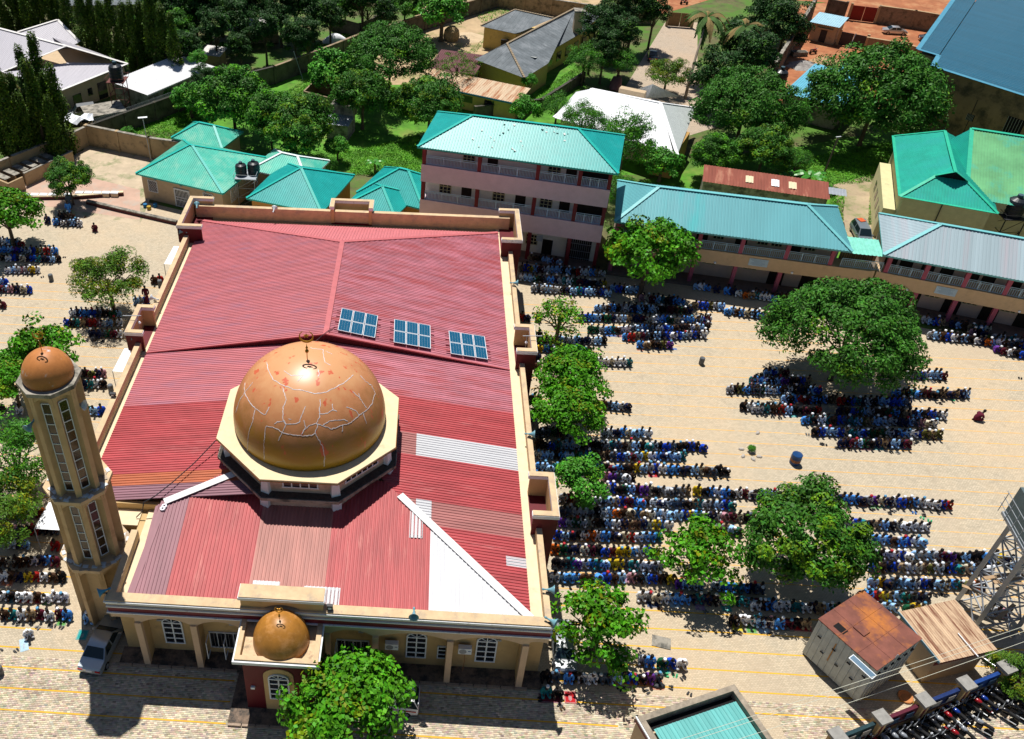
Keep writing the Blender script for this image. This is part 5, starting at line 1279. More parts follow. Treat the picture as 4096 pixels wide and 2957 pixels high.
for i, (X, Y, s) in enumerate(((20, 110, 1), (90, 80, 1), (165, 60, 1.1), (240, 110, 1), (310, 90, 1.1), (390, 100, 1), (460, 90, 1.2), (560, 130, 1), (690, 200, 1.15), (770, 190, .9), (850, 210, 1), (930, 220, 1), (1030, 240, 1.05), (1100, 280, .9), (1170, 260, 1.1), (1270, 300, 1.3), (1350, 330, 1.2), (1430, 380, .9))):
    tree('colA' if i % 2 else 'colB', X*.4887, Y*.4887+28, 1.7*s, 5.5, 'columnar ashoka tree, %s from the left in the hedge behind the grey villa' % ords[i], 'ashoka hedge behind the grey villa', nm='ashoka_tree')
for i, (X, Y, s) in enumerate(((60, 900, 1), (140, 870, 1.1), (250, 800, 1.1), (300, 820, 1), (365, 760, 1.2), (430, 920, 1.2), (500, 960, 1.1), (20, 1000, 1.1), (110, 1050, 1.1), (200, 1040, 1.1), (330, 1000, 1.2), (440, 1040, 1))):
    tree('colB' if i % 2 else 'colA', X*.4887, Y*.4887+15, 1.55*s, 5.2, 'columnar ashoka tree, %s in the clump between villa drive and ablution wall' % ords[i], 'ashoka clump beside the villa drive', nm='ashoka_tree')
for i, (x, y, k, r, z) in enumerate(((640, 30, 'dark', 4.5, 6), (700, 120, 'mangoN', 4.2, 5), (780, 60, 'dark', 4, 6), (860, 130, 'dark', 3.2, 6), (880, 20, 'dark', 4, 6), (940, 90, 'dark', 3.4, 6), (1020, 40, 'dark', 4, 6), (1060, 130, 'dark', 3, 6), (1120, 60, 'dark', 3.6, 6), (1180, 150, 'dark', 2.8, 5.5), (1250, 40, 'dark', 4, 6), (1320, 80, 'dark', 3, 5.5), (1380, 20, 'mangoN', 4, 5), (1470, 40, 'wispy', 4, 4.5), (1540, 60, 'dark', 2.6, 5.5), (1620, 20, 'mangoN', 4.2, 5), (760, 200, 'dark', 2.6, 5), (960, 200, 'dark', 2.4, 4), (590, 110, 'mangoN', 3.6, 4.4), (1230, 150, 'dark', 2.6, 6), (700, 20, 'dark', 4, 6), (960, 10, 'dark', 4, 7), (1180, 10, 'dark', 4, 7), (1450, 5, 'dark', 4, 7), (620, 180, 'mangoN', 3, 3.5), (830, 40, 'dark', 4, 7))):
    tree(k, x, y, r, z, 'dark slender tree, %s from the left in the grove beyond the block wall' % ords[[24-24, 4, 5, 7, 9, 10, 13, 14, 15, 17, 18, 19, 20, 22, 23, 25, 6, 12, 1, 21, 3, 11, 16, 24, 2, 8][i]], 'grove beyond the block wall', nm='tree')
tree('bright', 792, 235, 1.7, 5.5, 'small tuft-topped tree before the white flat shed', nm='young_tree')
tree('bright', 760, 400, 3.2, 3.0, 'low bright green tree beside the razor-wire wall', nm='young_tree')
tree('dark', 810, 330, 2.2, 4.0, 'dark slim tree at the right end of the white flat shed', nm='young_tree')
tree('bright', 510, 535, 1.3, 1.2, 'small bush behind the tan boundary wall', nm='shrub', cat='shrub')
tree('bright', 1350, 590, 1.9, 2.4, 'young papaya behind the two teal pyramid roofs', nm='young_tree')
tree('neem', 1290, 660, 2.2, 1.2, 'leafy shrub at the foot of the young papaya', nm='shrub', cat='shrub')
tree('bright', 2120, 325, 1.4, 3.2, 'thin young tree at the end of the rust-streaked shed', nm='young_tree')
tree('bright', 3008, 1795, .4, .4, 'small green plant growing in a ring of stones in the yard', nm='plant', cat='plant')
tree('light', 4080, 2700, 2.2, 1.6, 'leafy shrub under the steel tower at the right edge', nm='shrub', cat='shrub')
tree('bright', 655, 370, 1.6, 2.2, 'thin sapling against the dark razor-wire wall', nm='young_tree')
tree('neem', 3190, 640, 2.2, 2.6, 'leafy shrub among the banana plants', nm='shrub', cat='shrub')
# bananas
def banana(tx, ty, h, label, n=7, s=1.0):
    p = at(tx, ty, 0); t = thing('banana_plant', label, 'plant', (p.x, p.y, 0)); rg = random.Random(int(tx))
    b = MB(); b.lathe([(.22, 0), (.14, h*.6), (.06, h)], 8); b.build('stem', mat('banana_stem', (.16, .2, .05)), t)
    for k in range(n):
        a = 2*math.pi*k/n+rg.random(); L_ = rg.uniform(2.0, 2.9)*s; b = MB(); pts = []
        for j in range(8):
            u = j/7; r = L_*u*.85; z = h*.8+L_*(.9*u-1.05*u*u*rg.uniform(.8, 1.0)); w_ = .34*s*math.sin(math.pi*min(1, u*.92+.08))+.02
            c_ = Vector((r*math.cos(a), r*math.sin(a), z)); sd = Vector((-math.sin(a), math.cos(a), 0))*w_
            pts.append((c_-sd+Vector((0, 0, -.12*s*math.sin(3.1*u))), c_, c_+sd+Vector((0, 0, -.12*s*math.sin(3.1*u)))))
        for j in range(7): b.add([pts[j][0], pts[j][1], pts[j+1][1], pts[j+1][0]], [(0, 1, 2, 3)]); b.add([pts[j][1], pts[j][2], pts[j+1][2], pts[j+1][1]], [(0, 1, 2, 3)])
        b.build('leaf', mat('banana_leaf', (.05, .23, .025), rough=.4, var=.2), t)
banana(1120, 690, 2.6, 'banana plant left of the teal pyramid roof'); banana(1190, 670, 2.8, 'banana plant behind the teal pyramid roof', s=1.1)
banana(1500, 690, 1.8, 'small banana plant on the lawn behind the clustered roofs', 6, .8); banana(3140, 760, 2.6, 'banana plant behind the rusty lean-to'); banana(3220, 770, 3.0, 'tallest banana plant right of the leafy shrub', s=1.2); banana(3185, 700, 3.2, 'banana plant in the shade of the mango')
# palms
def palm(tx, ty, ctx, cty, z, label):
    p = at(tx, ty, 0); c = at(ctx, cty, z)
    t = thing('palm_tree', label, 'palm', (p.x, p.y, 0)); rg = random.Random(int(tx)); d = c-Vector((p.x, p.y, 0))
    b = MB(); pts = [Vector((d.x*u*u, d.y*u*u, z*u)) for u in [i/8 for i in range(9)]]
    for i in range(8): b.beam(pts[i], pts[i+1], .55-.035*i, n=8)
    b.build('trunk', M_barkp, t)
    for k in range(16):
        a = 2*math.pi*k/16+rg.random()*.3; up = rg.uniform(.2, 1.1); L_ = rg.uniform(3.4, 4.6); b = MB(); q0 = pts[-1]
        for j in range(12):
            u = (j+1)/12; q = pts[-1]+Vector((math.cos(a)*L_*u*.9, math.sin(a)*L_*u*.9, L_*(up*u-1.2*u*u)))
            b.beam(q0, q, .06, n=3)
            for s in (-1, 1):
                sd = Vector((-math.sin(a)*s, math.cos(a)*s, -.7)).normalized()*(.75*math.sin(math.pi*(u*.85+.12))+.1)+Vector((math.cos(a), math.sin(a), 0))*.3
                b.add([q0, q, q+sd, q0+sd*.9], [(0, 1, 2, 3)])
            q0 = q
        b.build('frond', mat('palm_frond' if k % 3 else 'dry_palm_frond', (.06, .13, .025) if k % 3 else (.24, .17, .06), var=.2), t)
palm(2740, 395, 2830, 70, 11, 'tall palm with leaning bare trunk, nearer of the two'); palm(2925, 300, 2980, 110, 9.5, 'palm with shaggy fronds, farther right of the two')
palm(-10, 440, 0, 330, 4, 'small palm cut by the left edge')
# grass blades
def grass(name, polys, n, seed, ln=.35, wd=.07, m=None, z=0):
    rg = np.random.RandomState(seed); P = []
    for poly, k in polys:
        A = np.array(G(*poly)); x0, y0 = A.min(0); x1, y1 = A.max(0); pts = np.stack([x0+(x1-x0)*rg.rand(k*3), y0+(y1-y0)*rg.rand(k*3)], 1)
        ins = np.zeros(len(pts), bool); j = len(A)-1
        for i in range(len(A)):
            cnd = ((A[i, 1] > pts[:, 1]) != (A[j, 1] > pts[:, 1])) & (pts[:, 0] < (A[j, 0]-A[i, 0])*(pts[:, 1]-A[i, 1])/(A[j, 1]-A[i, 1]+1e-9)+A[i, 0]); ins ^= cnd; j = i
        P.append(pts[ins][:k])
    P = np.concatenate(P); nn = len(P); cl = np.sin(P[:, 0]*.9+3*np.sin(P[:, 1]*.5))*np.sin(P[:, 1]*1.1+2*np.sin(P[:, 0]*.4)); hh = .8+.5*cl
    P3_ = np.concatenate([P, (.06+.12*rg.rand(nn, 1)*hh[:, None])], 1)
    N_ = rg.randn(nn, 3)*.55; N_[:, 2] += .8
    T_c = (.8+.35*cl+.3*rg.rand(nn))[:, None]*np.array([[1, 1, 1]]); T_c[:, 0] *= 1+.5*(rg.rand(nn) < .15)
    o = bpy.data.objects.new(name, leaf_mesh(name, P3_, N_, ln, wd, T_c, m, rg)); COL.objects.link(o); tag(o, 'patches of short bright grass behind the school buildings and walls', 'grass', kind='stuff')
M_gl = mat('grass_blade', (.10, .33, .010), rough=.6, var=.2, scale=.3, tint=True)
grass('grass', [(((380, 560), (420, 500), (700, 400), (830, 470), (830, 560), (640, 560)), 9000), (((1080, 400), (1280, 290), (1420, 430), (1300, 500), (1080, 420)), 6500), (((1330, 620), (1680, 540), (1690, 720), (1420, 700)), 7000),
  (((3090, 660), (3580, 560), (3600, 720), (3340, 740), (3180, 760)), 8000), (((3480, 780), (3560, 760), (3560, 900), (3470, 900)), 1400), (((3320, 740), (3380, 760), (3370, 900), (3320, 840)), 900),
  (((2100, 400), (2320, 260), (2360, 300), (2150, 450)), 3500), (((1900, 60), (2000, 30), (2060, 60), (1800, 260), (1900, 220), (1960, 130)), 2600), (((1180, 200), (1420, 120), (1450, 180), (1200, 240)), 2200)], 0, 3, .34, .10, M_gl)
# ---------------------------------------------------------------- boundary walls
def bwall(name, label, pts, h, th, m, capm=None, pil=None, cat='wall', pm=None, capw=.1):
    p0 = pts[0]; t = thing(name, label, cat, (p0[0], p0[1], 0)); o = Vector((p0[0], p0[1], 0))
    for i in range(len(pts)-1):
        a, b_ = Vector((*pts[i], 0))-o, Vector((*pts[i+1], 0))-o
        L_ = (b_-a).length; an = math.atan2(b_.y-a.y, b_.x-a.x)
        X_ = Matrix.Translation(a) @ Matrix.Rotation(an, 4, 'Z')
        mb = MB(); mb.X = X_; mb.box(0, -th/2, 0, L_, th/2, h); mb.build('wall_panel', m, t)
        if capm: mb = MB(); mb.X = X_; mb.box(-.02, -th/2-capw, h+.002, L_+.02, th/2+capw, h+.12); mb.build('coping', capm, t)
        if pil:
            n = max(1, int(L_/pil))
            for k in range(n+1):
                mb = MB(); mb.X = X_; x = L_*k/n; mb.box(x-.22, -th/2-.16, 0, x+.22, th/2+.16, h+.14); mb.build('pier', pm or m, t)
    return t
M_bw = mat('tan_boundary_render', (.42, .30, .17), var=.12, scale=.7, stain=(.11, .09, .06), stain_amt=.38, stain_scale=.5)
M_blk = mat('dark_blockwork', (.13, .11, .085), var=.3, scale=2, stain=(.05, .045, .035), stain_amt=.45, stain_scale=1)
M_blk2 = mat('brown_blockwork', (.30, .22, .14), var=.2, scale=2, stain=(.10, .08, .05), stain_amt=.42, stain_scale=.8)
W0 = A2(359, 581); W1 = A2(650, 645)
bwall('boundary_wall', 'tan rendered boundary wall behind the mossy yard and tan annexe', [W0, A2(606, 632), A2(800, 660)], 3.2, .3, M_bw, M_conc, 4.6)
bwall('boundary_wall', 'tan rendered boundary wall behind the ablution cubicles', [W0, A2(300, 610), A2(60, 706), A2(-160, 800)], 3.0, .3, M_bw, M_conc, 4.2)
D0 = A2(385, 572)
dw = bwall('boundary_wall', 'long dark block wall topped with razor wire, running behind the orchard', [D0, A2(850, 400), A2(1100, 335)], 3.0, .3, M_blk, M_mould, 5)
def razor(par, a, b_, z):
    mb = MB(); n = int((b_-a).length*3); d = (b_-a)/n
    for i in range(n):
        c_ = a+d*i
        for k in range(5):
            t0 = k*1.256; t1 = (k+1)*1.256; s = d.normalized()
            mb.beam(c_+Vector((0, 0, z+.32+.3*math.sin(t0)))+s.cross(Vector((0, 0, 1)))*.3*math.cos(t0), c_+s*.07*(k)+Vector((0, 0, z+.32+.3*math.sin(t1)))+s.cross(Vector((0, 0, 1)))*.3*math.cos(t1), .035, n=3)
    tag(mb.build('razor_wire', M_grey, par), kind='stuff')
razor(dw, Vector((0, 0, 0)), Vector((*A2(850, 400), 0))-Vector((*D0, 0)), 3.1)
bwall('boundary_wall', 'dark block wall with piers beyond the dark mango trees', [A2(1100, 335), A2(1290, 262), A2(1454, 195), A2(1700, 120), A2(1990, 30)], 3.0, .3, M_blk, M_blk2, 5)
bwall('boundary_wall', 'tall tan wall behind the grey-roofed bungalow', [A2(1990, 30), A2(2420, 95), A2(2600, 95)], 3.2, .3, M_blk2, M_conc, 5)
bwall('boundary_wall', 'dark wall in the grove beside the white covered vehicle', [A2(1330, 120), A2(1440, 150), A2(1560, 90)], 2.6, .3, M_blk, None, 4)
bwall('garden_wall', 'low mouldy wall on the bungalow lawn below the shed', [A2(2330, 330), A2(2160, 440), A2(1900, 470)], 1.8, .25, M_blk, M_mould, 5)
e0 = A2(1218, 375); e1_ = A2(1350, 405); 
bwall('roofless_enclosure', 'roofless brown brick enclosure on the grass left of the dark mango', [A2(1218, 425), A2(1352, 460), A2(1400, 400), A2(1270, 372), A2(1218, 425)], 2.6, .22, M_blk2, None, None, 'enclosure')
bwall('boundary_wall', 'tall tan wall with grey buttresses left of the red soil yard', [A2(3075, 345), A2(3180, 175), A2(3240, 75)], 4.2, .35, M_blk2, M_conc, 1.6, pm=M_conc)
bwall('boundary_wall', 'tan wall with piers in front of the parked silver saloon', [A2(3452, 210), A2(3560, 228), A2(3700, 262)], 2.8, .3, M_blk2, M_bw, 5, pm=M_bw)
bwall('boundary_wall', 'stained tan wall behind the parked silver saloon', [A2(3500, 92), A2(3640, 112), A2(3830, 145)], 3.4, .3, M_blk2, M_bw, 6)
bwall('boundary_wall', 'dark wall left of the red gate', [A2(3300, 62), A2(3370, 76)], 3.4, .3, M_blk, None, 5)
for nm, lb, a, c_, h, m in (('gate', 'red metal gate beyond the street', A2(3395, 80), A2(3492, 92), 3.0, mat('red_gate', (.22, .012, .01), rough=.5)), ('gate', 'dark corrugated gate with blue top beside the gatehouse', A2(3352, 180), A2(3450, 200), 2.6, mat('dark_gate', (.05, .035, .04), rough=.5, var=.2)),
                          ('gate', 'brown double gate at the top of the paved driveway', A2(2670, 105), A2(2760, 112), 2.8, mat('brown_gate', (.22, .12, .05), rough=.6))):
    t = thing(nm, lb, 'gate', (a[0], a[1], 0), math.atan2(c_[1]-a[1], c_[0]-a[0])); L_ = math.dist(a, c_)
    lbox('leaf', m, t, 0, -.05, .1, L_/2-.03, .05, h); lbox('leaf', m, t, L_/2+.03, -.05, .1, L_, .05, h)
    lbox('post', M_bw, t, -.5, -.25, 0, -.03, .25, h+.4); lbox('post', M_bw, t, L_+.03, -.25, 0, L_+.5, .25, h+.4)
bwall('kerb_wall', 'low dark kerb wall below the row of ablution seats', [A2(93, 797), A2(300, 795), A2(495, 780)], .42, .5, mat('dark_red_kerb', (.10, .03, .03), var=.2), M_tile, None, 'kerb', capw=0)
bwall('kerb_wall', 'low dark kerb wall slanting to the back corner of the mosque', [A2(350, 815), A2(520, 855), A2(708, 898)], .42, .5, MATS['dark_red_kerb'], M_conc, None, 'kerb', capw=0)
# ablution seats
seat0 = None
for i, X in enumerate((211, 288, 361, 434, 560, 655, 729, 801, 872, 942)):
    p = A2(X*.4887, 795-(1 if i > 4 else 0)*8+3-4)
    if seat0 is None:
        seat0 = thing('wash_bench', 'x', 'seat', (p[0], p[1], 0), .02, 'ablution seats along the kerb wall'); lbox('block', M_tile, seat0, -.45, -.3, 0, .45, .35, .5); lbox('slab', M_white_sheet, seat0, -.52, -.25, .5, .52, .4, .62)
        s_ = seat0
    else: s_ = copy_tree(seat0, loc=(p[0], p[1], 0))
    s_['label'] = 'white-topped ablution seat, %s from the left end of the kerb' % ords[i]
# cubicles
p = A2(110, 745); q = A2(300, 655); loc, rz, W = frame(p, q)
cb = thing('ablution_cubicles', 'tan open-topped block of ablution cubicles along the boundary wall', 'wash block', loc, rz)
lbox('wall', M_bw, cb, 0, 0, 0, W, .25, 1.9); lbox('coping', M_conc, cb, -.05, -.06, 1.905, W+.05, .3, 2.0); lbox('wall', M_bw, cb, W-.25, .26, 0, W, 3.6, 1.9); lbox('wall', M_bw, cb, -3.2, -.6, 0, -.7, -.35, 1.9); lbox('wall', M_bw, cb, -3.2, -.34, 0, -2.95, 3.0, 1.9)
for i in range(7):
    x = -2.4+i*(W+1.2)/6.3; lbox('partition', M_bw, cb, x-.1, .9, 0, x+.1, 3.4, 1.75); lbox('partition_coping', M_conc, cb, x-.2, .8, 1.755, x+.75, 3.4, 1.84)
lbox('trough_floor', M_mould, cb, -2.9, .3, 0, W-.3, 3.5, .12)
# lamp poles etc
def pole(name, label, tx, ty, h, lean=(0, 0), r=.06, top=None, cat='pole'):
    p = at(tx, ty); t = thing(name, label, cat, (p.x, p.y, 0)); b = MB(); b.beam((0, 0, 0), (lean[0], lean[1], h), r*2, n=8); b.build('pole', M_grey if r < .09 else mat('timber_pole', (.12, .09, .07)), t)
    if top: b = MB(); b.cbox((lean[0], lean[1], h+.05), top, .3); b.build('lamp_panel', M_white, t)
    return t
pole('street_lamp', 'slim street lamp with flat solar head before the tan boundary wall', 606, 645, 6.6, (-.4, .3), .06, (1.3, .45, .06), 'street lamp')
pole('utility_pole', 'dark leaning utility pole on the grass behind the lean-to', 3282, 730, 7.0, (.3, 0), .11, (.8, .1, .1))
pole('utility_pole', 'thin pole leaning against the small teal-tipped hut', 3440, 2790, 4.6, (1.3, .6), .045)
pole('wooden_stick', 'pale wooden pole leaning on the dark gate in the red yard', 3388, 210, 3.2, (1.2, 1.5), .05, None, 'stick')
pole('utility_pole', 'thin slanting pole against the block wall on the grass', 1212, 320, 4.6, (-1.6, 1.2), .05)
# overhead wires
M_wire = mat('pale_wire', (.55, .55, .45), rough=.5, var=0)
for i, (a, b_) in enumerate((((2700, 2957, 7), (4096, 2500, 8.5)), ((2760, 2957, 7), (4096, 2520, 8.5)), ((3290, 2840, 6.6), (4096, 2562, 7.6)))):
    A_1 = at(*a); B_1 = at(*b_); d_ = B_1-A_1; A_1 = A_1-d_*.5; B_1 = B_1+d_*.4; mb = MB()
    pts = [A_1.lerp(B_1, j/24)-Vector((0, 0, 1.2*math.sin(math.pi*j/24)*.3)) for j in range(25)]
    mb.tube(pts, .011, 4); tag(mb.build('overhead_wire', M_wire), ['pale overhead wire crossing the teal office roof, upper strand', 'pale overhead wire crossing the teal office roof, middle strand', 'pale overhead wire crossing the container side, lowest strand'][i], 'wire', 'overhead wires above the container')
# ---------------------------------------------------------------- water tanks
M_tank = mat('black_plastic_tank', (.018, .022, .028), rough=.35, var=.1)
def tankmesh(par, c, r=.85, h=1.7):
    b = MB(); b.lathe([(r*.98, 0), (r, .1), (r, h*.75), (r*.9, h*.85), (r*.35, h*.97), (r*.35, h*1.02), (.01, h*1.05)], 20, c)
    o = b.build('tank', M_tank, par, smooth=False); b = MB()
    for k in range(3): b.lathe([(r*1.0, h*(.2+.2*k)), (r*1.04, h*(.22+.2*k)), (r*1.04, h*(.26+.2*k)), (r*1.0, h*(.28+.2*k))], 20, c)
    b.build('rib', M_tank, o)
    b = MB(); b.lathe([(r*.3, h*1.03), (r*.3, h*1.13), (.01, h*1.15)], 12, c); b.build('lid', mat('tank_lid', (.05, .10, .13)), o)
def tankstand(label, xy, z, w_, tanks, m):
    t = thing('water_tank_stand', label, 'water tank', (xy[0], xy[1], 0))
    for sx in (-1, 1):
        for sy in (-1, 1): b = MB(); b.beam((sx*w_, sy*w_, 0), (sx*w_, sy*w_, z), .1); b.build('leg', m, t)
    b = MB()
    for k in range(3):
        z0, z1 = z*k/3, z*(k+1)/3
        for s in (-1, 1): b.beam((-w_, s*w_, z0), (w_, s*w_, z1), .05); b.beam((s*w_, w_, z0), (s*w_, -w_, z1), .05); b.beam((-w_, s*w_, z1), (w_, s*w_, z1), .06); b.beam((s*w_, -w_, z1), (s*w_, w_, z1), .06)
    tag(b.build('bracing', m, t), kind='stuff')
    lbox('platform', m, t, -w_-.3, -w_-.3, z, w_+.3, w_+.3, z+.1)
    for (dx, dy, r, h) in tanks: tankmesh(t, (dx, dy, z+.1), r, h)
    b = MB(); e = w_+.35
    for s in (-1, 1): b.beam((-e, s*e, z+.7), (e, s*e, z+.7), .04); b.beam((s*e, -e, z+.7), (s*e, e, z+.7), .04)
    for sx in (-1, 1):
        for sy in (-1, 1): b.beam((sx*e, sy*e, z), (sx*e, sy*e, z+.72), .04)
    tag(b.build('guard_rail', m, t), kind='stuff')
    return t
M_rustm = mat('rusty_frame', (.15, .05, .045), var=.2)
tankstand('tall rusty stand with one black water tank beside the grey villa', A2(492, 455), 5.6, 1.1, [(0, 0, 1.05, 2.6)], M_rustm)
z_ = 4.2; pt = at(988, 700, z_); tankstand('steel stand with two black water tanks between the tan annexe and teal pyramid roof', (pt.x, pt.y), z_, 1.15, [(-.75, 0, .75, 1.6), (.85, .5, .8, 1.7)], M_grey)
pt = at(4045, 860, 5.5); tankstand('dark stand with a large black water tank at the right edge', (pt.x, pt.y), 5.5, 1.2, [(0, 0, 1.1, 2.4)], M_dark)
t = thing('water_tank', 'black water tank standing on the red soil beside the blue-roofed store', 'water tank', (*A2(3110, 345), 0)); tankmesh(t, (0, 0, 0), 1.2, 3.1)
# ---------------------------------------------------------------- steel tower at the right
P_ = [at(3840, 2411), at(3958, 2523), at(4021, 2538), at(3914, 2421)]
c_ = (P_[0]+P_[1]+P_[2])/3
bx, by = 45.9, 45.55
tw = thing('steel_water_tower', 'grey lattice steel tower carrying a tank at the right edge', 'tower', (bx, by, 0), R(-4))
zt = 9.6; e = 1.35
for sx in (-1, 1):
    for sy in (-1, 1): b = MB(); b.beam((sx*e*1.1, sy*e*1.1, 0), (sx*e, sy*e, zt), .3); b.build('leg', M_grey, tw)
for k in range(5):
    z0, z1 = zt*k/5, zt*(k+1)/5
    for s in (-1, 1):
        for seg in (((-e, s*e, z0), (e, s*e, z1)), ((e, s*e, z0), (-e, s*e, z1)), ((s*e, -e, z0), (s*e, e, z1)), ((s*e, e, z0), (s*e, -e, z1)), ((-e, s*e, z1), (e, s*e, z1)), ((s*e, -e, z1), (s*e, e, z1))):
            b = MB(); b.beam(*seg, .09); b.build('brace', M_grey, tw)
lbox('tank', mat('tower_tank_paint', (.10, .14, .15), rough=.5, var=.15), tw, -1.9, -1.9, zt+.3, 1.9, 1.9, zt+3.0)
lbox('platform', M_grey, tw, -2.0, -2.0, zt+.05, 2.0, 2.0, zt+.29)
b = MB()
for k in range(5): b.beam((-2.3, -2.0+k, zt+.3), (-2.3, -2.0+k, zt+2.2), .04)
for z in (1.0, 1.6, 2.2): b.beam((-2.3, -2.2, zt+z), (-2.3, 2.2, zt+z), .04)
b.build('guard_rail', M_grey, tw)
tm2 = mat('weathered_timber', (.40, .27, .16), var=.2)
for i, (x, y, z, a) in enumerate(((-1.2, -.2, 5.2, .3), (-.7, -.6, 5.3, .3), (-.3, .3, 3.9, -.6), (.2, 0, 4.0, .4), (-.9, .8, 2.0, -.4), (.3, -1, 2.2, .7))):
    b = MB(); b.cbox((x, y, z), (2.4, .28, .06), a); b.build('plank', tm2, tw)
# ---------------------------------------------------------------- front boundary fence bottom right
fp = [A2(3295, 2990), A2(3478, 2945), A2(3640, 2880), A2(3810, 2810)]
d_ = Vector(fp[3])-Vector(fp[1]); d_ = d_/2
fpts = [Vector(fp[3])+d_*k for k in (-4, -3, -2, -1, 0, 1, 2)]
an = math.atan2(d_.y, d_.x); L_ = d_.length
fe = thing('compound_fence', 'cream compound fence with stone-capped piers and maroon stripes above the motorcycles', 'fence', (fpts[0].x, fpts[0].y, 0), an)
for i in range(7):
    x = i*L_; lbox('pier', M_cream, fe, x-.35, -.35, 0, x+.35, .35, 2.35); lbox('pier_cap', mat('grey_stone_cap', (.28, .27, .25), var=.2, scale=3), fe, x-.5, -.5, 2.351, x+.5, .5, 2.6); lbox('maroon_stripe', M_maroon, fe, x-.1, -.37, .2, x+.1, -.352, 2.3)
    if i < 6:
        x0, x1 = x+.351, x+L_-.351
        lbox('wall_panel', M_cream, fe, x0, -.12, 0, x1, .12, .9); lbox('maroon_stripe', M_maroon, fe, x0+.15, -.135, .55, x1-.15, -.121, .72); lbox('coping', M_conc, fe, x0, -.18, .901, x1, .18, .98)
        b = MB()
        for k in range(14): xx = x0+(x1-x0)*(k+.5)/14; b.box(xx-.03, -.02, .98, xx+.03, .02, 2.0)
        b.box(x0, -.03, 1.98, x1, .03, 2.05); b.build('railing', M_dark, fe)
rgr = random.Random(8)
for i, (cc, lb) in enumerate((((.35, .42, .36), 'pale striped rug hung over the lowest fence bay'), ((.02, .05, .06), 'dark patterned rug on the fence above the front motorcycles'), ((.10, .015, .03), 'maroon patterned rug on the fence bay'), ((.012, .03, .12), 'navy rug hung on the middle fence bay'), ((.01, .05, .22), 'blue rug hung on the upper fence bay'), ((.012, .02, .16), 'deep blue rug on the fence at the right edge'))):
    base = Vector((fpts[0].x, fpts[0].y, 0))+Matrix.Rotation(an, 3, 'Z') @ Vector((L_*(i)+L_/2, -.05, 0))
    t = thing('rug', lb, 'rug', base, an)
    w2 = L_/2-.45; b = MB(); n = 8
    for k in range(n):
        xa = -w2+2*w2*k/n; xb = -w2+2*w2*(k+1)/n; o1 = .05*math.sin(k*1.9); o2 = .05*math.sin((k+1)*1.9)
        b.add([(xa, -.14+o1, 1.15), (xb, -.14+o2, 1.15), (xb, -.08, 2.07), (xa, -.08, 2.07), (xb, .16, 2.07), (xa, .16, 2.07), (xb, .2, 1.5), (xa, .2, 1.5)], [(0, 1, 2, 3), (3, 2, 4, 5), (5, 4, 6, 7)])
    b.build('cloth', mat('rug_%d' % i, cc, rough=.9, var=.3, scale=3), t)
    for s in (-.45, .45):
        b = MB(); b.box(s*w2-.35, -.21, 1.3, s*w2+.35, -.19, 1.9); b.build('woven_panel', mat('rug_motif', (.30, .28, .26), var=.3, scale=4) if i in (0, 1, 3) else mat('rug_motif_dark', (.02, .05, .10), var=.3), t)
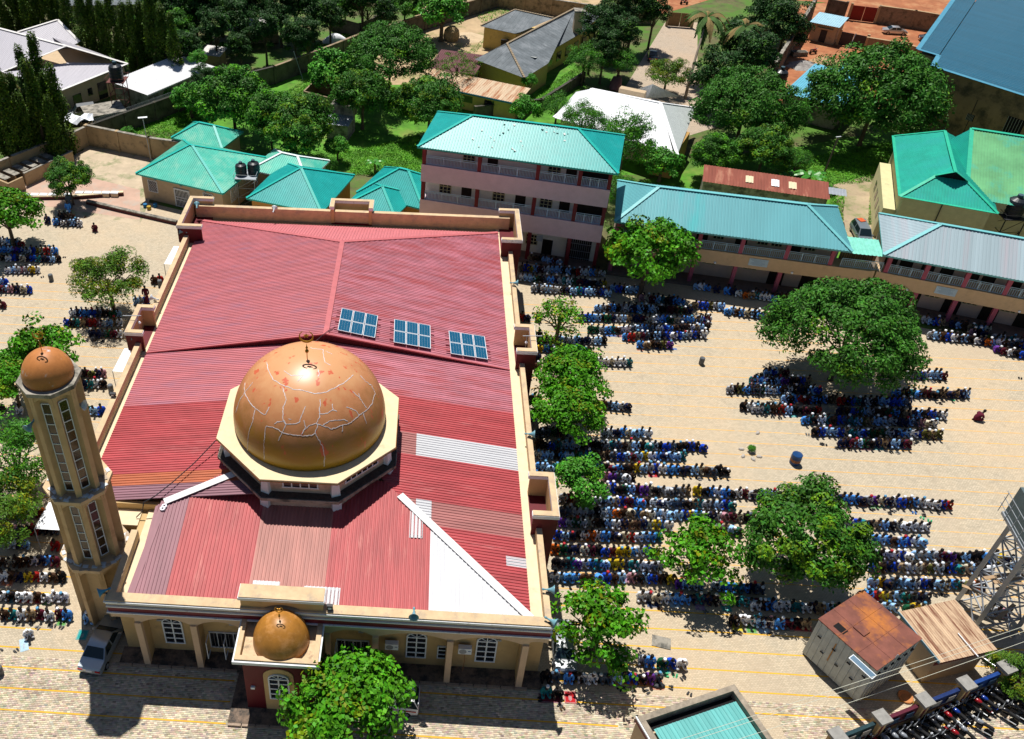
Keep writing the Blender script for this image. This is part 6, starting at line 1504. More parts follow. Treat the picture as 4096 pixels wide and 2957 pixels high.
# ---------------------------------------------------------------- vehicles
M_tyre = mat('tyre_rubber', (.015, .015, .016), rough=.85, var=.1); M_rim = mat('wheel_rim', (.38, .40, .42), rough=.3, metal=.6, var=0)
M_cg = mat('car_glass', (.010, .022, .026), rough=.06, var=0, spec=.8); M_tail = mat('red_tail_lamp', (.40, .012, .008), rough=.2, var=.1); M_head = mat('headlamp', (.6, .62, .65), rough=.1, var=0)
def car(label, xy, rz, col, L_=4.6, W_=1.78, H_=1.42, kind='sedan', group=None, cat='car', nm='car'):
    t = thing(nm, label, cat, (xy[0], xy[1], 0), rz, group)
    cm = mat('car_paint_%s' % '_'.join('%02d' % int(c*99) for c in col), col, rough=.28, var=.04, coat=.8, spec=.5, metal=.55 if .2 < col[0] < .7 else 0)
    h = L_/2
    if kind == 'sedan': st = [(-h, .86, .42, .78, 0), (-h+.12, .95, .25, .92, 0), (-h+.75, .98, .2, .98, 0), (-h+.85, .98, .2, .98, .05), (-h+1.55, 1, .2, .96, 1), (-h+2.9, 1, .2, .93, 1), (-h+3.65, .99, .2, .90, .05), (-h+3.75, .99, .2, .88, 0), (h-.25, .93, .25, .74, 0), (h, .78, .35, .6, 0)]
    else: st = [(-h, .90, .42, .95, 0), (-h+.05, .97, .28, 1.0, .1), (-h+.35, .98, .2, 1.02, 1), (-h+1.4, 1, .2, 1.0, 1), (-h+3.0, 1, .2, .97, 1), (-h+3.75, .99, .2, .95, .05), (-h+3.85, .98, .2, .93, 0), (h-.25, .93, .25, .78, 0), (h, .80, .35, .62, 0)]
    hw = W_/2; rings = []
    for x, wf, zb, zs_, c in st:
        w_ = hw*wf; cw = hw*(.74 if c else .0)*1.0; zt_ = zs_+(H_-zs_)*c
        cwi = hw*.93*wf-(hw*.93*wf-hw*.72)*c
        rings.append([(x, -w_*.9, zb), (x, -w_, zb+.2), (x, -w_, zs_*.78), (x, -w_*.93, zs_), (x, -cwi, zt_), (x, 0, zt_+.02), (x, cwi, zt_), (x, w_*.93, zs_), (x, w_, zs_*.78), (x, w_, zb+.2), (x, w_*.9, zb)])
    b = MB(); n = 11; V = [p for r in rings for p in r]; F = []
    for i in range(len(rings)-1):
        for k in range(n-1): F.append((i*n+k, i*n+k+1, (i+1)*n+k+1, (i+1)*n+k))
    F.append(tuple(range(n-1, -1, -1))); F.append(tuple((len(rings)-1)*n+k for k in range(n)))
    b.add(V, [f[::-1] for f in F]); bd = b.build('body', cm, t, smooth=True)
    mo = bd.modifiers.new('edge', 'EDGE_SPLIT'); mo.split_angle = R(38)
    ci = [i for i, s in enumerate(st) if s[4] == 1]; i0, i1 = ci[0], ci[-1]
    def q(name, a, b_, c2, d, off):
        b = MB(); P = [Vector(v)+Vector(off) for v in (a, b_, c2, d)]; cen = sum(P, Vector())/4; P = [cen+(v-cen)*.90 for v in P]; b.poly(P); b.build(name, M_cg, t)
    r = rings
    q('rear_window', r[i0-1][4], r[i0-1][6], r[i0][6], r[i0][4], (-.02, 0, .03)); q('windscreen', r[i1][4], r[i1][6], r[i1+1][6], r[i1+1][4], (.02, 0, .03))
    for s, (u, v) in ((-1, (3, 4)), (1, (7, 6))):
        m1 = (i0+i1)//2
        xm = (st[i0][0]+st[i1][0])/2; za = r[i0][u][2]; tp = r[i0][v][2]
        for xa, xb in ((st[i0][0]-.35, xm-.04), (xm+.04, st[i1][0]+.42)):
            y0, y1 = r[i0][u][1], r[i0][v][1]; ta = xa+(.35 if xa < st[i0][0] else 0); tb = xb-(.38 if xb > st[i1][0] else 0)
            b = MB(); o_ = .012*s; zz0 = za+.04; zz1 = tp-.05; yy = lambda z: y0+(y1-y0)*(z-za)/(tp-za)+.015*s
            b.poly([(xa+.03, yy(zz0), zz0), (xb-.03, yy(zz0), zz0), (tb-.03, yy(zz1), zz1), (ta+.03, yy(zz1), zz1)]); b.build('side_window', M_cg, t)
    for sx in (-h+.85, h-.85):
        for sy in (-1, 1):
            b = MB(); b.lathe([(.2, -.1), (.32, -.1), (.32, .1), (.2, .1)], 16, (sx, sy*(hw-.09), .32), (0, 1, 0)); w_ = b.build('wheel', M_tyre, t)
            b = MB(); b.lathe([(.19, -.08), (.19, .12*1), (.05, .1), (.0, .1)], 12, (sx, sy*(hw-.08), .32), (0, sy, 0)); b.build('rim', M_rim, w_)
    for sy in (-1, 1):
        b = MB(); b.cbox((-h+.06, sy*hw*.68, .72), (.16, hw*.38, .17)); b.build('taillight', M_tail, t); b = MB(); b.cbox((h-.12, sy*hw*.62, .58), (.2, hw*.34, .14)); b.build('headlight', M_head, t)
        b = MB(); b.cbox((st[i1][0]+.35, sy*(hw+.08), .98), (.14, .2, .12)); b.build('mirror', cm, t)
    b = MB(); b.cbox((-h-.005, 0, .66), (.03, .48, .13)); b.build('number_plate', M_frame, t)
    return t, cm
car('silver saloon parked diagonally at the front left corner of the mosque', tuple((at(362, 2705)*.5+at(474, 2478)*.5).xy), math.atan2(*(lambda d: (d.y, d.x))(at(474, 2478)-at(362, 2705))), (.42, .48, .52), 5.0, 1.98, 1.5)
amb, _ = car('white ambulance estate with red stripe, half hidden under the almond tree', tuple(at(1540, 2812).xy), math.pi-.06, (.80, .80, .82), 4.9, 1.85, 1.75, 'suv', cat='ambulance', nm='ambulance')
for s in (-1, 1): b = MB(); b.box(-2.3, s*.905-.012*(s < 0), .72, 2.1, s*.905+.012*(s > 0)+(.0 if s > 0 else 0), .86); b.build('red_stripe', M_tail, amb)
def text(s, size, m, parent, loc, rot, name='lettering'):
    cu = bpy.data.curves.new(name, 'FONT'); cu.body = s; cu.size = size; cu.align_x = 'CENTER'; cu.align_y = 'CENTER'; cu.extrude = .004
    o = bpy.data.objects.new(name, cu); COL.objects.link(o); bpy.context.view_layer.update()
    me = bpy.data.meshes.new_from_object(o.evaluated_get(bpy.context.evaluated_depsgraph_get())); me.materials.clear(); me.materials.append(m)
    bpy.data.objects.remove(o); q = bpy.data.objects.new(name, me); COL.objects.link(q); q.parent = parent; q.location = loc; q.rotation_euler = rot; return q
b = MB(); b.cbox((-2.40, 0, 1.38), (.04, 1.45, .34)); sgn = b.build('lettering_panel', M_frame, amb)
text('AMBULANCE', .30, mat('red_lettering', (.55, .01, .02)), sgn, (-2.425, 0, 1.38), (R(90), 0, R(-90)))
for s in (-.55, .55): b = MB(); b.box(-1.6, s-.03, 1.8, .3, s+.03, 1.86); b.build('roof_rail', M_dark, amb)
car('silver saloon under the open almond tree at the front right mosque corner', tuple((at(2250, 2600)).xy), R(88), (.46, .48, .50))
car('silver saloon parked on the street beyond the tan wall', tuple(at(3575, 135).xy), R(-5), (.62, .64, .66), 4.6)
car('dark saloon behind the silver one on the street', tuple(at(3722, 165).xy), R(-5), (.05, .055, .06), 4.6)
car('small black car on the paved driveway', tuple(at(2608, 235).xy), R(82), (.012, .012, .014), 4.3)
car('silver four-wheel drive parked at the grey villa', tuple(at(330, 462).xy), R(205), (.40, .42, .45), 4.8, 1.9, 1.8, 'suv')
gc, _ = car('grey minivan with an orange cloth on its bonnet, in the gap between classroom blocks', tuple(at(3440, 950).xy), R(-95), (.16, .19, .22), 4.7, 1.85, 1.7, 'suv')
b = MB(); b.cbox((-1.5, 0, 1.78), (.9, .8, .03), .4); b.build('orange_cloth', mat('orange_cloth', (.55, .10, .03), var=.3, scale=4), gc)
car('dark green car partly behind the rusty lean-to', tuple(at(3275, 775).xy), R(5), (.02, .06, .06), 4.3)
def covered(label, xy, rz, m, L_=4.8):
    t = thing('covered_car', label, 'car', (xy[0], xy[1], 0), rz); b = MB(); rg = random.Random(2); rings = []
    for i in range(11):
        u = i/10; x = -L_/2+L_*u; s = math.sin(math.pi*min(1, max(0, u*.94+.03)))**.35; z = (.75+.85*math.sin(math.pi*min(1, max(0, u*.9+.02)))**1.3)*s
        rings.append([(x, -1.0*s, .05), (x, -.98*s, .7*s), (x, -.7*s, z*.95+rg.uniform(-.03, .03)), (x, 0, z), (x, .7*s, z*.95), (x, .98*s, .7*s), (x, 1.0*s, .05)])
    b.add([p for r in rings for p in r], [(i*7+k, (i+1)*7+k, (i+1)*7+k+1, i*7+k+1) for i in range(10) for k in range(6)]); b.build('cover', m, t, smooth=True)
covered('car under a dusty reddish cover beside the driveway', at(2462, 345).xy, R(75), mat('dusty_red_cover', (.22, .10, .09), var=.2), 5.6)
covered('car under a white sheet beyond the dark block wall', at(1340, 170).xy, R(15), M_white_sheet)
# motorcycles
def moto(col):
    t = thing('motorcycle', 'x', 'motorcycle'); pm = mat('bike_paint_%s' % '_'.join('%02d' % int(c*99) for c in col), col, rough=.25, var=0, coat=.5)
    for x in (-.62, .64):
        b = MB(); b.lathe([(.2, -.05), (.3, -.05), (.3, .05), (.2, .05)], 14, (x, 0, .3), (0, 1, 0)); w_ = b.build('wheel', M_tyre, t); b = MB(); b.lathe([(.2, -.02), (.2, .02), (.03, .05), (0, .05)], 8, (x, 0, .3), (0, 1, 0)); b.build('rim', M_rim, w_)
    b = MB(); b.lathe([(.06, -.32), (.15, -.2), (.17, 0), (.14, .2), (.05, .3)], 10, (.2, 0, .82), (1, 0, -.12)); b.build('fuel_tank', pm, t, smooth=True)
    b = MB(); b.cbox((-.34, 0, .82), (.85, .26, .1)); b.cbox((-.34, 0, .88), (.8, .2, .04)); b.build('seat', M_tyre, t)
    b = MB(); b.cbox((.05, 0, .45), (.42, .26, .34)); b.build('engine', M_dark, t); b = MB(); b.beam((0, .16, .28), (-.8, .2, .36), .09, n=6); b.build('exhaust', M_rim, t)
    b = MB(); b.beam((.66, .07, .3), (.42, .07, .95), .05); b.beam((.66, -.07, .3), (.42, -.07, .95), .05); b.beam((.4, -.36, 1.05), (.4, .36, 1.05), .035); b.build('handlebar', M_rim, t)
    b = MB(); b.lathe([(.10, 0), (.11, .08), (.02, .14)], 10, (.58, 0, .9), (1, 0, 0)); b.build('headlight', M_head, t)
    b = MB(); b.cbox((.66, 0, .62), (.3, .14, .03)); b.cbox((-.68, 0, .66), (.34, .16, .05)); b.cbox((-.82, 0, .72), (.06, .12, .08)); b.build('mudguard', pm, t)
    b = MB()
    for s in (-1, 1): b.beam((.4, s*.3, 1.05), (.42, s*.38, 1.25), .02); b.cbox((.42, s*.38, 1.28), (.03, .12, .07))
    b.build('mirror', M_rim, t)
    return t
mc = [moto((.30, .01, .015)), moto((.012, .012, .015)), moto((.01, .04, .25)), moto((.25, .27, .3))]
nmz = ['red', 'black', 'blue', 'silver']
used = [0]*4; rgm = random.Random(12); cnt = 0
bdir = math.atan2(*(lambda d: (d.y, d.x))(at(3885, 2862)-at(3975, 2930)))
for row, (a, c2, n) in enumerate((((3600, 2975), (4100, 2745), 17), ((3700, 3010), (4110, 2830), 12), ((3420, 3020), (3600, 2965), 5))):
    for i in range(n):
        u = (i+.2*rgm.random())/n; p = at(a[0]+(c2[0]-a[0])*u, a[1]+(c2[1]-a[1])*u); k = rgm.choice((0, 1, 1, 1, 2, 3, 1))
        if row == 1 and i in (5, 7, 8): continue
        an_ = bdir+rgm.uniform(-.2, .2)
        o = mc[k] if not used[k] else copy_tree(mc[k]); used[k] = 1
        o.location = (p.x, p.y, 0); o.rotation_euler = (rgm.uniform(.06, .14), 0, an_); o['group'] = 'motorcycles parked below the fence'
        o['label'] = '%s motorcycle, %s from the left in the %s' % (nmz[k], ords[i], ['row nearest the rug-hung fence', 'second row out from the fence', 'short row below the first fence bay'][row])
for k in range(4):
    if not used[k]:
        for ch in list(mc[k].children_recursive): bpy.data.objects.remove(ch)
        bpy.data.objects.remove(mc[k])
o = copy_tree(mc[0], loc=(*A2(3250, 215), 0), rz=.4); o['label'] = 'red motorcycle parked beside the concrete trough in the red yard'; o['group'] = 'motorcycles away from the fence'
o = copy_tree(mc[0], loc=(*A2(2735, 18), 0), rz=.1); o['label'] = 'red motorcycle passing at the top edge'; o['group'] = 'motorcycles away from the fence'
o = copy_tree(mc[1], loc=(*A2(3935, 2640), 0), rz=2.2); o['label'] = 'black motorcycle behind the fence near the steel tower'; o['group'] = 'motorcycles away from the fence'
# ---------------------------------------------------------------- fittings on and round the mosque
M_pv = mat('solar_cell_blue', (.004, .085, .17), rough=.35, var=.12, scale=2, stretch=(6, 1, 1), spec=.3); M_pvf = mat('solar_frame', (.72, .76, .8), rough=.35, var=0)
kk_ = (ZR-ZE)/(XE1-XC)
def zroof(x): return ZE+kk_*(XE1-x)
for i, (tl_, tr_, bl_) in enumerate((((1366, 1233), (1513, 1264), (1348, 1322)), ((1576, 1277), (1722, 1303), (1571, 1370)), ((1793, 1324), (1939, 1347), (1793, 1415)))):
    zz = zroof(0)+.3
    for _ in range(4): a = at(*tl_, zz); zz = zroof(a.x)+.28
    a = at(*tl_, zz); c2 = at(*tr_, zroof(at(*tr_, zz).x)+.28); d3 = at(*bl_, zz)
    t = thing('solar_array', 'six-panel solar array on the mosque roof, %s' % ['leftmost, nearest the ridge', 'in the middle of the three', 'rightmost, nearest the gutter'][i], 'solar panels', a, 0, 'solar arrays on the mosque roof')
    ux = (c2-a); uy = (d3-a); uy.x *= 1.0; uy = Vector((uy.x*.5, uy.y, 0)); Lx = ux.length; Ly = uy.length; ux.normalize(); uy = (uy-ux*uy.dot(ux)).normalized(); nz_ = ux.cross(-uy)
    Mx = Matrix((ux, -uy, nz_)).transposed().to_4x4()
    for r_ in range(2):
        for c4 in range(3):
            w_ = Lx/3; h_ = Ly/2; b = MB(); b.X = Mx; x0 = c4*w_+.03; y1 = -r_*h_-.03; b.box(x0, y1-h_+.06, 0, x0+w_-.06, y1, .05); p_ = b.build('solar_panel', M_pvf, t)
            b = MB(); b.X = Mx; nn = 4
            for k in range(nn): xx0 = x0+.05+(w_-.16)*k/nn; b.box(xx0, y1-h_+.11, .051, xx0+(w_-.16)/nn-.006, y1-.05, .056)
            b.build('cell_strip', M_pv, p_)
    for k in range(4): b = MB(); b.X = Mx; yy = -Ly*(k+.5)/4; b.box(-.35, yy-.03, -.1, Lx+.35, yy+.03, -.02); b.build('mounting_rail', M_maroon, t)
horn0 = None
M_horn = mat('teal_grey_horn', (.16, .34, .40), rough=.35, var=.1); M_hornw = mat('pale_horn', (.55, .58, .60), rough=.35, var=.1)
def horn(label, tx, ty, z, direc, m, s=1.0):
    p = at(tx, ty, z); t = thing('horn_loudspeaker', label, 'loudspeaker', p, 0, 'horn loudspeakers of the mosque', s)
    q_ = Vector(direc).normalized(); c = Vector((0, 0, .25))
    b = MB(); b.lathe([(.07, -.45), (.09, -.3), (.05, -.28), (.07, -.1), (.13, .12), (.24, .3), (.36, .42), (.35, .43), (.22, .31), (.1, .1), (.0, .05)], 16, c, q_); b.build('horn', m, t, smooth=True)
    b = MB(); b.beam((0, 0, -.02), (0, 0, .22), .06); b.box(-.16, -.05, -.03, .16, .05, 0); b.build('bracket', M_dark, t)
for lb, tx, ty, z, dr, m in (('grey-blue horn loudspeaker on the back left corner of the mosque parapet', 788, 832, 8.55, (-.2, .9, .1), M_horn), ('horn loudspeaker below the back left turret of the mosque', 735, 935, 8.1, (-1, .1, .1), M_horn), ('horn loudspeaker on the back parapet above the teal pyramid roof', 1096, 848, 8.55, (.1, 1, .2), M_hornw),
    ('pale horn loudspeaker on the left parapet above the middle turret', 620, 1203, 8.1, (-1, .1, .2), M_hornw), ('blue horn loudspeaker below the left middle turret', 550, 1362, 8.1, (-1, .2, .1), M_horn), ('horn loudspeaker on the right parapet near its back end', 2055, 1140, 7.85, (1, -.1, .1), M_horn),
    ('horn loudspeaker on the right parapet between the two turrets', 2118, 1745, 7.85, (1, -.1, .1), M_horn), ('horn loudspeaker on the right parapet over the open almond tree', 2192, 2368, 7.85, (1, -.1, .1), M_horn), ('horn loudspeaker at the front right corner of the mosque', 2200, 2490, 7.85, (.8, -.5, 0), M_horn),
    ('horn loudspeaker facing forward on the front parapet right of the small dome', 1655, 2460, 7.85, (0, -1, .1), M_horn), ('bright blue horn loudspeaker at the front left corner beside the minaret', 420, 2372, 7.85, (-.8, -.5, 0), mat('blue_horn', (.05, .28, .45), rough=.4))): horn(lb, tx, ty, z, dr, m)
for lb, loc_, dr, m in (('horn loudspeaker on the front of the minaret', (MC[0]-1.2, MC[1]-1.55, 20.6), (-.3, -1, -.2), M_horn), ('pale horn loudspeaker on the right of the minaret', (MC[0]+1.55, MC[1]-.2, 21.2), (1, -.1, .1), M_hornw)):
    t = thing('horn_loudspeaker', lb, 'loudspeaker', loc_, 0, 'horn loudspeakers of the mosque'); b = MB(); b.lathe([(.07, -.45), (.09, -.3), (.05, -.28), (.07, -.1), (.13, .12), (.24, .3), (.36, .42), (.35, .43), (.22, .31), (.1, .1), (.0, .05)], 16, (0, 0, 0), dr); b.build('horn', m, t, smooth=True)
for i, (tx, ty) in enumerate(((1567, 2585), (1859, 2607))):
    x = at(tx, ty, 2.9).x; t = thing('air_conditioner', 'white outdoor air conditioner unit on the facade, %s arched window' % ['left of the middle', 'left of the right-hand'][i], 'air conditioner', (x, 37.8, 2.75), 0, 'air conditioners under the arcade')
    lbox('casing', M_frame, t, -.48, -.18, 0, .48, .18, .66); b = MB(); b.lathe([(.26, 0), (.26, .02), (.05, .03)], 16, (-.15, -.185, .33), (0, -1, 0)); b.build('fan_grille', M_grey, t); lbox('badge', mat('blue_badge', (.02, .10, .30)), t, .22, -.19, .35, .42, -.181, .42); b = MB(); b.tube([(0, -.1, 0), (.05, -.1, -1.0), (0, -.1, -2.2)], .02, 4); b.build('drain_pipe', mat('copper_pipe', (.35, .15, .06)), t)
t = thing('floodlight', 'black floodlight on the front parapet beside the white roof patch', 'floodlight', (at(1320, 2438, 7.8).x, YF+.2, 7.8)); lbox('casing', M_dark, t, -.2, -.1, .05, .2, .12, .5); lbox('lens', M_frame, t, -.12, -.115, .15, .12, -.101, .36); lbox('bracket', M_dark, t, -.05, -.05, 0, .05, .05, .06)
t = thing('floodlight', 'black floodlight on the left parapet of the mosque beside the minaret', 'floodlight', at(452, 1583, 8.1)); lbox('casing', M_dark, t, -.25, -.15, .02, .25, .15, .3); lbox('lens', M_frame, t, -.1, -.165, .08, .1, -.151, .22)
for i, (x, y, lb) in enumerate((((528, 1265, 'tube lamp arm over the left middle turret')), ((2130, 1346, 'tube lamp arm over the right middle turret')))):
    p = at(x, y, 9.6); t = thing('lamp_arm', lb, 'lamp', p); b = MB(); b.beam((-.9, 0, 0), (.9, 0, .1), .06); b.beam((.5*(1 if i == 0 else -1), 0, 0), (.5*(1 if i == 0 else -1), .05, -2.3), .05); b.build('arm', M_grey, t); b = MB(); b.lathe([(.1, 0), (.13, .12), (.05, .25)], 8, (.62 if i == 0 else -.5, 0, -.85)); b.build('lamp', M_white_sheet, t)
# rings (paver offcuts) on the front roof near the flashing
for i, (x, y) in enumerate(((651, 2037), (658, 2027))):
    p = at(x, y, 8.3); t = MB(); n = 8
    for k in range(n):
        a0, a1 = 2*math.pi*k/n, 2*math.pi*(k+1)/n; f = lambda a, r: (r*math.cos(a), r*math.sin(a)); t.prism([f(a0, .1), f(a0, .21), f(a1, .21), f(a1, .1)], 0, .12)
    o = t.build('concrete_ring', M_white_sheet, loc=p); tag(o, 'small hollow concrete ring on the roof edge by the minaret, %s of two' % ['lower', 'upper'][i], 'block')
# white tarpaulin canopies along the left flank
for i, (q, lb) in enumerate(((((695, 985), (722, 985), (706, 1060), (656, 1056)), 'white canopy sheet beside the back left of the mosque'), (((497, 1394), (530, 1395), (500, 1490), (450, 1485)), 'white canopy sheet below the left middle turret'), (((195, 2010), (260, 2010), (245, 2122), (137, 2115)), 'white canopy sheet left of the minaret base'))):
    z = 2.6; P_ = [at(*c, z) for c in q]; P_[1] = P_[1]+Vector((1.6, 0, 0)); P_[2] = P_[2]+Vector((2.2, 0, 0)); c0_ = P_[3]
    t = thing('canopy', lb, 'canopy', (c0_.x, c0_.y, 0)); b = MB(); n = 6
    for j in range(n):
        for k in range(n):
            def g(u, v): p = P_[0].lerp(P_[1], u).lerp(P_[3].lerp(P_[2], u), v)-Vector((c0_.x, c0_.y, 0)); return p-Vector((0, 0, .12*math.sin(math.pi*u)*math.sin(math.pi*v)))
            b.add([g(j/n, k/n), g((j+1)/n, k/n), g((j+1)/n, (k+1)/n), g(j/n, (k+1)/n)], [(3, 2, 1, 0)])
    b.build('sheet', M_white_sheet, t)
    for P in P_: b = MB(); p = P-Vector((c0_.x, c0_.y, 0)); b.beam((p.x, p.y, 0), (p.x, p.y, z), .06); b.build('post', M_grey, t)
# drums and bins
def drum(label, tx, ty, m, r=.42, h=1.0, band=None, cat='drum'):
    p = at(tx, ty); t = thing('drum' if cat == 'drum' else 'bin', label, cat, (p.x, p.y, 0)); b = MB(); b.lathe([(r*.95, 0), (r, .05), (r, h-.04), (r*.9, h), (0, h-.03)], 18); b.build('body', m, t)
    if band: b = MB(); b.lathe([(r+.005, h*.3), (r+.012, h*.3), (r+.012, h*.55), (r+.005, h*.55)], 18); b.build('band', band, t)
    b = MB(); b.lathe([(r, h*.66), (r+.02, h*.68), (r+.02, h*.7), (r, h*.72)], 18); b.build('rib', m, t)
drum('large blue drum with orange label standing alone in the yard', 3177, 1852, mat('blue_drum', (.01, .05, .16), rough=.35), .47, 1.15, mat('drum_label', (.25, .10, .04), var=.4, scale=5))
mb_ = mat('grey_bin', (.10, .11, .12), rough=.5)
for lb, x, y in (('grey litter bin in the open yard left of the mosque', 206, 1122), ('grey litter bin in the yard right of the thin almond tree', 2804, 1456), ('grey litter bin at the lower edge of the long almond pair', 2405, 1690), ('black bin cut by the left edge near the parked silver saloon', 2, 2695), ('small grey bin beside the left parapet', 642, 1145), ('grey litter bin left of the minaret', 445, 1565)): drum(lb, x, y, mb_, .27, .85, None, 'bin')
# stones and debris
rgd = random.Random(5); M_st = mat('pale_stone', (.42, .38, .34), var=.2, scale=4)
for i, (x, y, lb) in enumerate(((2965, 1798, 'left'), (2972, 1826, 'lower left'), (3012, 1838, 'front'), (3036, 1828, 'right'), (3030, 1733, 'single'))):
    p = at(x, y); b = MB(); b.lathe([(.25, 0), (.3, .1), (.2, .2), (0, .24)], 6); o = b.build('stone', M_st, loc=(p.x, p.y, 0), rz=i); o.scale = (1, .6, .7); tag(o, ['pale stone on the %s side of the small yard plant' % lb, 'flat pale block lying in the yard above the small plant'][lb == 'single'], 'stone')
t = thing('trough', 'concrete trough in the red soil yard', 'trough', (*A2(3195, 222), 0), .15); lbox('block', M_conc, t, -1.4, -.6, 0, 1.4, .6, .8); lbox('basin', M_mould, t, -1.25, -.45, .801, 1.25, .45, .81)
def heap(nm, lb, tx, ty, r, h, m):
    p = at(tx, ty); b = MB(); rg = random.Random(int(tx)); n = 14; V = [(0, 0, h)]; F = []
    for j, (f, z) in enumerate(((.35, .75), (.7, .35), (1, 0))):
        for k in range(n): a = 2*math.pi*k/n; q = r*f*(1+.2*rg.uniform(-1, 1)); V.append((q*math.cos(a), q*math.sin(a)*.8, h*z*(1+.2*rg.uniform(-1, 1))))
    for k in range(n): F.append((0, 1+k, 1+(k+1) % n))
    for j in range(2):
        for k in range(n): F.append((1+j*n+k, 1+(j+1)*n+k, 1+(j+1)*n+(k+1) % n, 1+j*n+(k+1) % n))
    b.add(V, F); o = b.build(nm, m, loc=(p.x, p.y, 0)); tag(o, lb, 'heap')
heap('gravel_heap', 'pale grey gravel heap in the red soil yard', 3215, 268, 3, 1.2, mat('grey_gravel', (.34, .32, .30), var=.3, scale=3))
heap('sand_heap', 'tan sand heap in the red soil yard behind the mango', 3310, 250, 3.2, .9, mat('tan_sand', (.42, .26, .13), var=.2))
heap('sand_heap', 'pale sand heap beside the grey-roofed bungalow', 1870, 150, 3.5, .6, mat('pale_sand', (.55, .42, .27), var=.1))
p = at(1805, 160); b = MB(); b.lathe([(1.3, 0), (1.6, .8), (1.4, 1.9), (.7, 2.6), (0, 2.8)], 14); o = b.build('clay_granary', mat('dry_thatch', (.36, .26, .14), var=.3, scale=4), loc=(p.x, p.y, 0)); tag(o, 'rounded tan clay mound hut beside the bungalow yard', 'hut')
# small concrete lavatory tower behind the orchard
t = thing('concrete_hut', 'small mouldy concrete hut with raised water box on the grass', 'hut', (*A2(1372, 545), 0), R(-12)); lbox('wall', M_conc, t, -2.2, -1.4, 0, 1.2, 2.6, 2.6); b = MB(); corr(b, [(-2.6, -1.8, 2.55), (1.5, -1.8, 2.55), (1.5, 1.2, 2.9), (-2.6, 1.2, 2.9)], .3, .04); b.build('roof_sheet', M_grey, t); lbox('raised_box', M_conc, t, -2.0, 1.25, 2.61, 1.3, 3.4, 4.3); lbox('slab', M_conc, t, -2.3, 1.1, 4.31, 1.6, 3.7, 4.5)
t = thing('concrete_slab', 'grey flat slab roof of a low store beside the villa drive', 'slab', (*A2(420, 485), 0), R(30)); lbox('wall', M_blk, t, -2.8, -2.2, 0, 3, 2.2, 1.9); lbox('slab', M_conc, t, -3, -2.4, 1.91, 3.2, 2.4, 2.1)
t = thing('tarpaulin_shelter', 'makeshift shelter with white tarpaulin and cane screen in the wall corner', 'shelter', (*A2(330, 560), 0), R(20)); b = MB(); rg = random.Random(4)
for j in range(7):
    for k in range(5):
        g = lambda u, v: (-2.2+4.4*u/7, -1.2+2.6*v/5, 3.5+.35*math.sin(u*1.7+v)+.2*math.cos(v*2.1+u))
        b.add([g(j, k), g(j+1, k), g(j+1, k+1), g(j, k+1)], [(0, 1, 2, 3)])
b.build('tarpaulin', M_white_sheet, t); b = MB()
for k in range(16): b.beam((.2+k*.16, -1.5, 1.2), (.2+k*.16+.1*math.sin(k*2), -1.35, 3.3), .07, n=5)
b.build('cane_screen', mat('cane', (.42, .30, .13), var=.3), t); lbox('clutter', M_dark, t, -1.8, -.8, 2.4, 1.5, 1.0, 3.1)
t = thing('storage_shed', 'grove shed with pale flat roof half hidden by trees', 'shed', (*A2(1010, 160), 0), R(10)); lbox('wall', M_blk2, t, -4, -2, 0, 5, 3, 2.6); b = MB(); corr(b, [(-4.5, -2.5, 2.6), (5.5, -2.5, 2.6), (5.5, 3.5, 3.1), (-4.5, 3.5, 3.1)], .4, .04); b.build('roof_sheet', M_gwc, t)
t = thing('storage_shed', 'small pale-roofed shed right of the white flat outbuilding', 'shed', (*A2(860, 262), 0), R(-12)); lbox('wall', M_bw, t, -1.6, -1.4, 0, 1.6, 1.4, 2.4); b = MB(); corr(b, [(-2, -1.8, 2.4), (2, -1.8, 2.4), (2, 1.8, 2.9), (-2, 1.8, 2.9)], .4, .04); b.build('roof_sheet', M_gwc, t)
t = thing('grey_roofed_house', 'house with flat dark grey roof at the top edge behind the ashoka hedge', 'house', (*A2(500, 60), 0), R(8)); lbox('wall', M_conc, t, -10, -3, 0, 14, 10, 3.2); b = MB(); corr(b, [(-11, -4, 3.2), (15, -4, 3.2), (15, 12, 5), (-11, 12, 5)], .6, .04); b.build('roof_sheet', greym, t)
t = thing('container_solar_panel', 'narrow solar strip leaning at the front edge of the steel container', 'solar panel', at(3450, 2668, 4.2), R(-57)); b = MB(); b.X = Matrix.Rotation(R(14), 4, 'X'); b.box(-.95, -.23, 0, .95, .23, .05); b.build('frame', M_pvf, t); b = MB(); b.X = Matrix.Rotation(R(14), 4, 'X'); b.box(-.9, -.18, .051, .9, .18, .06); b.build('cell_strip', M_pv, t)
p = at(3620, 2790); b = MB(); b.lathe([(.35, 0), (.55, .12), (.5, .16), (.3, .05), (0, .04)], 14); o = b.build('clay_bowl', mat('orange_clay', (.48, .2, .07)), loc=(p.x, p.y, 0)); tag(o, 'orange basin on the ground between container and fence', 'basin')
for i, (x, y, c) in enumerate(((1122+0, 0, 0),)): pass
for i, (x, y) in enumerate(((582, 829), (597, 838), (622, 828))):
    drum(['blue bucket beside the tan annexe steps, left one', 'yellow bucket at the foot of the tan annexe', 'blue bucket beside the tan annexe steps, right one'][i], x, y, [mat('blue_plastic', (.02, .16, .35)), mat('yellow_plastic', (.45, .30, .03)), MATS.get('blue_plastic') or mat('blue_plastic', (.02, .16, .35))][i], .28, .5, None, 'bucket')
t = thing('sign_board', 'grey flat board lying on the yard near the open almond tree', 'board', (*A2(2645, 2570), 0), R(-12)); lbox('board', M_conc, t, -.7, -.5, .01, .7, .5, .06)
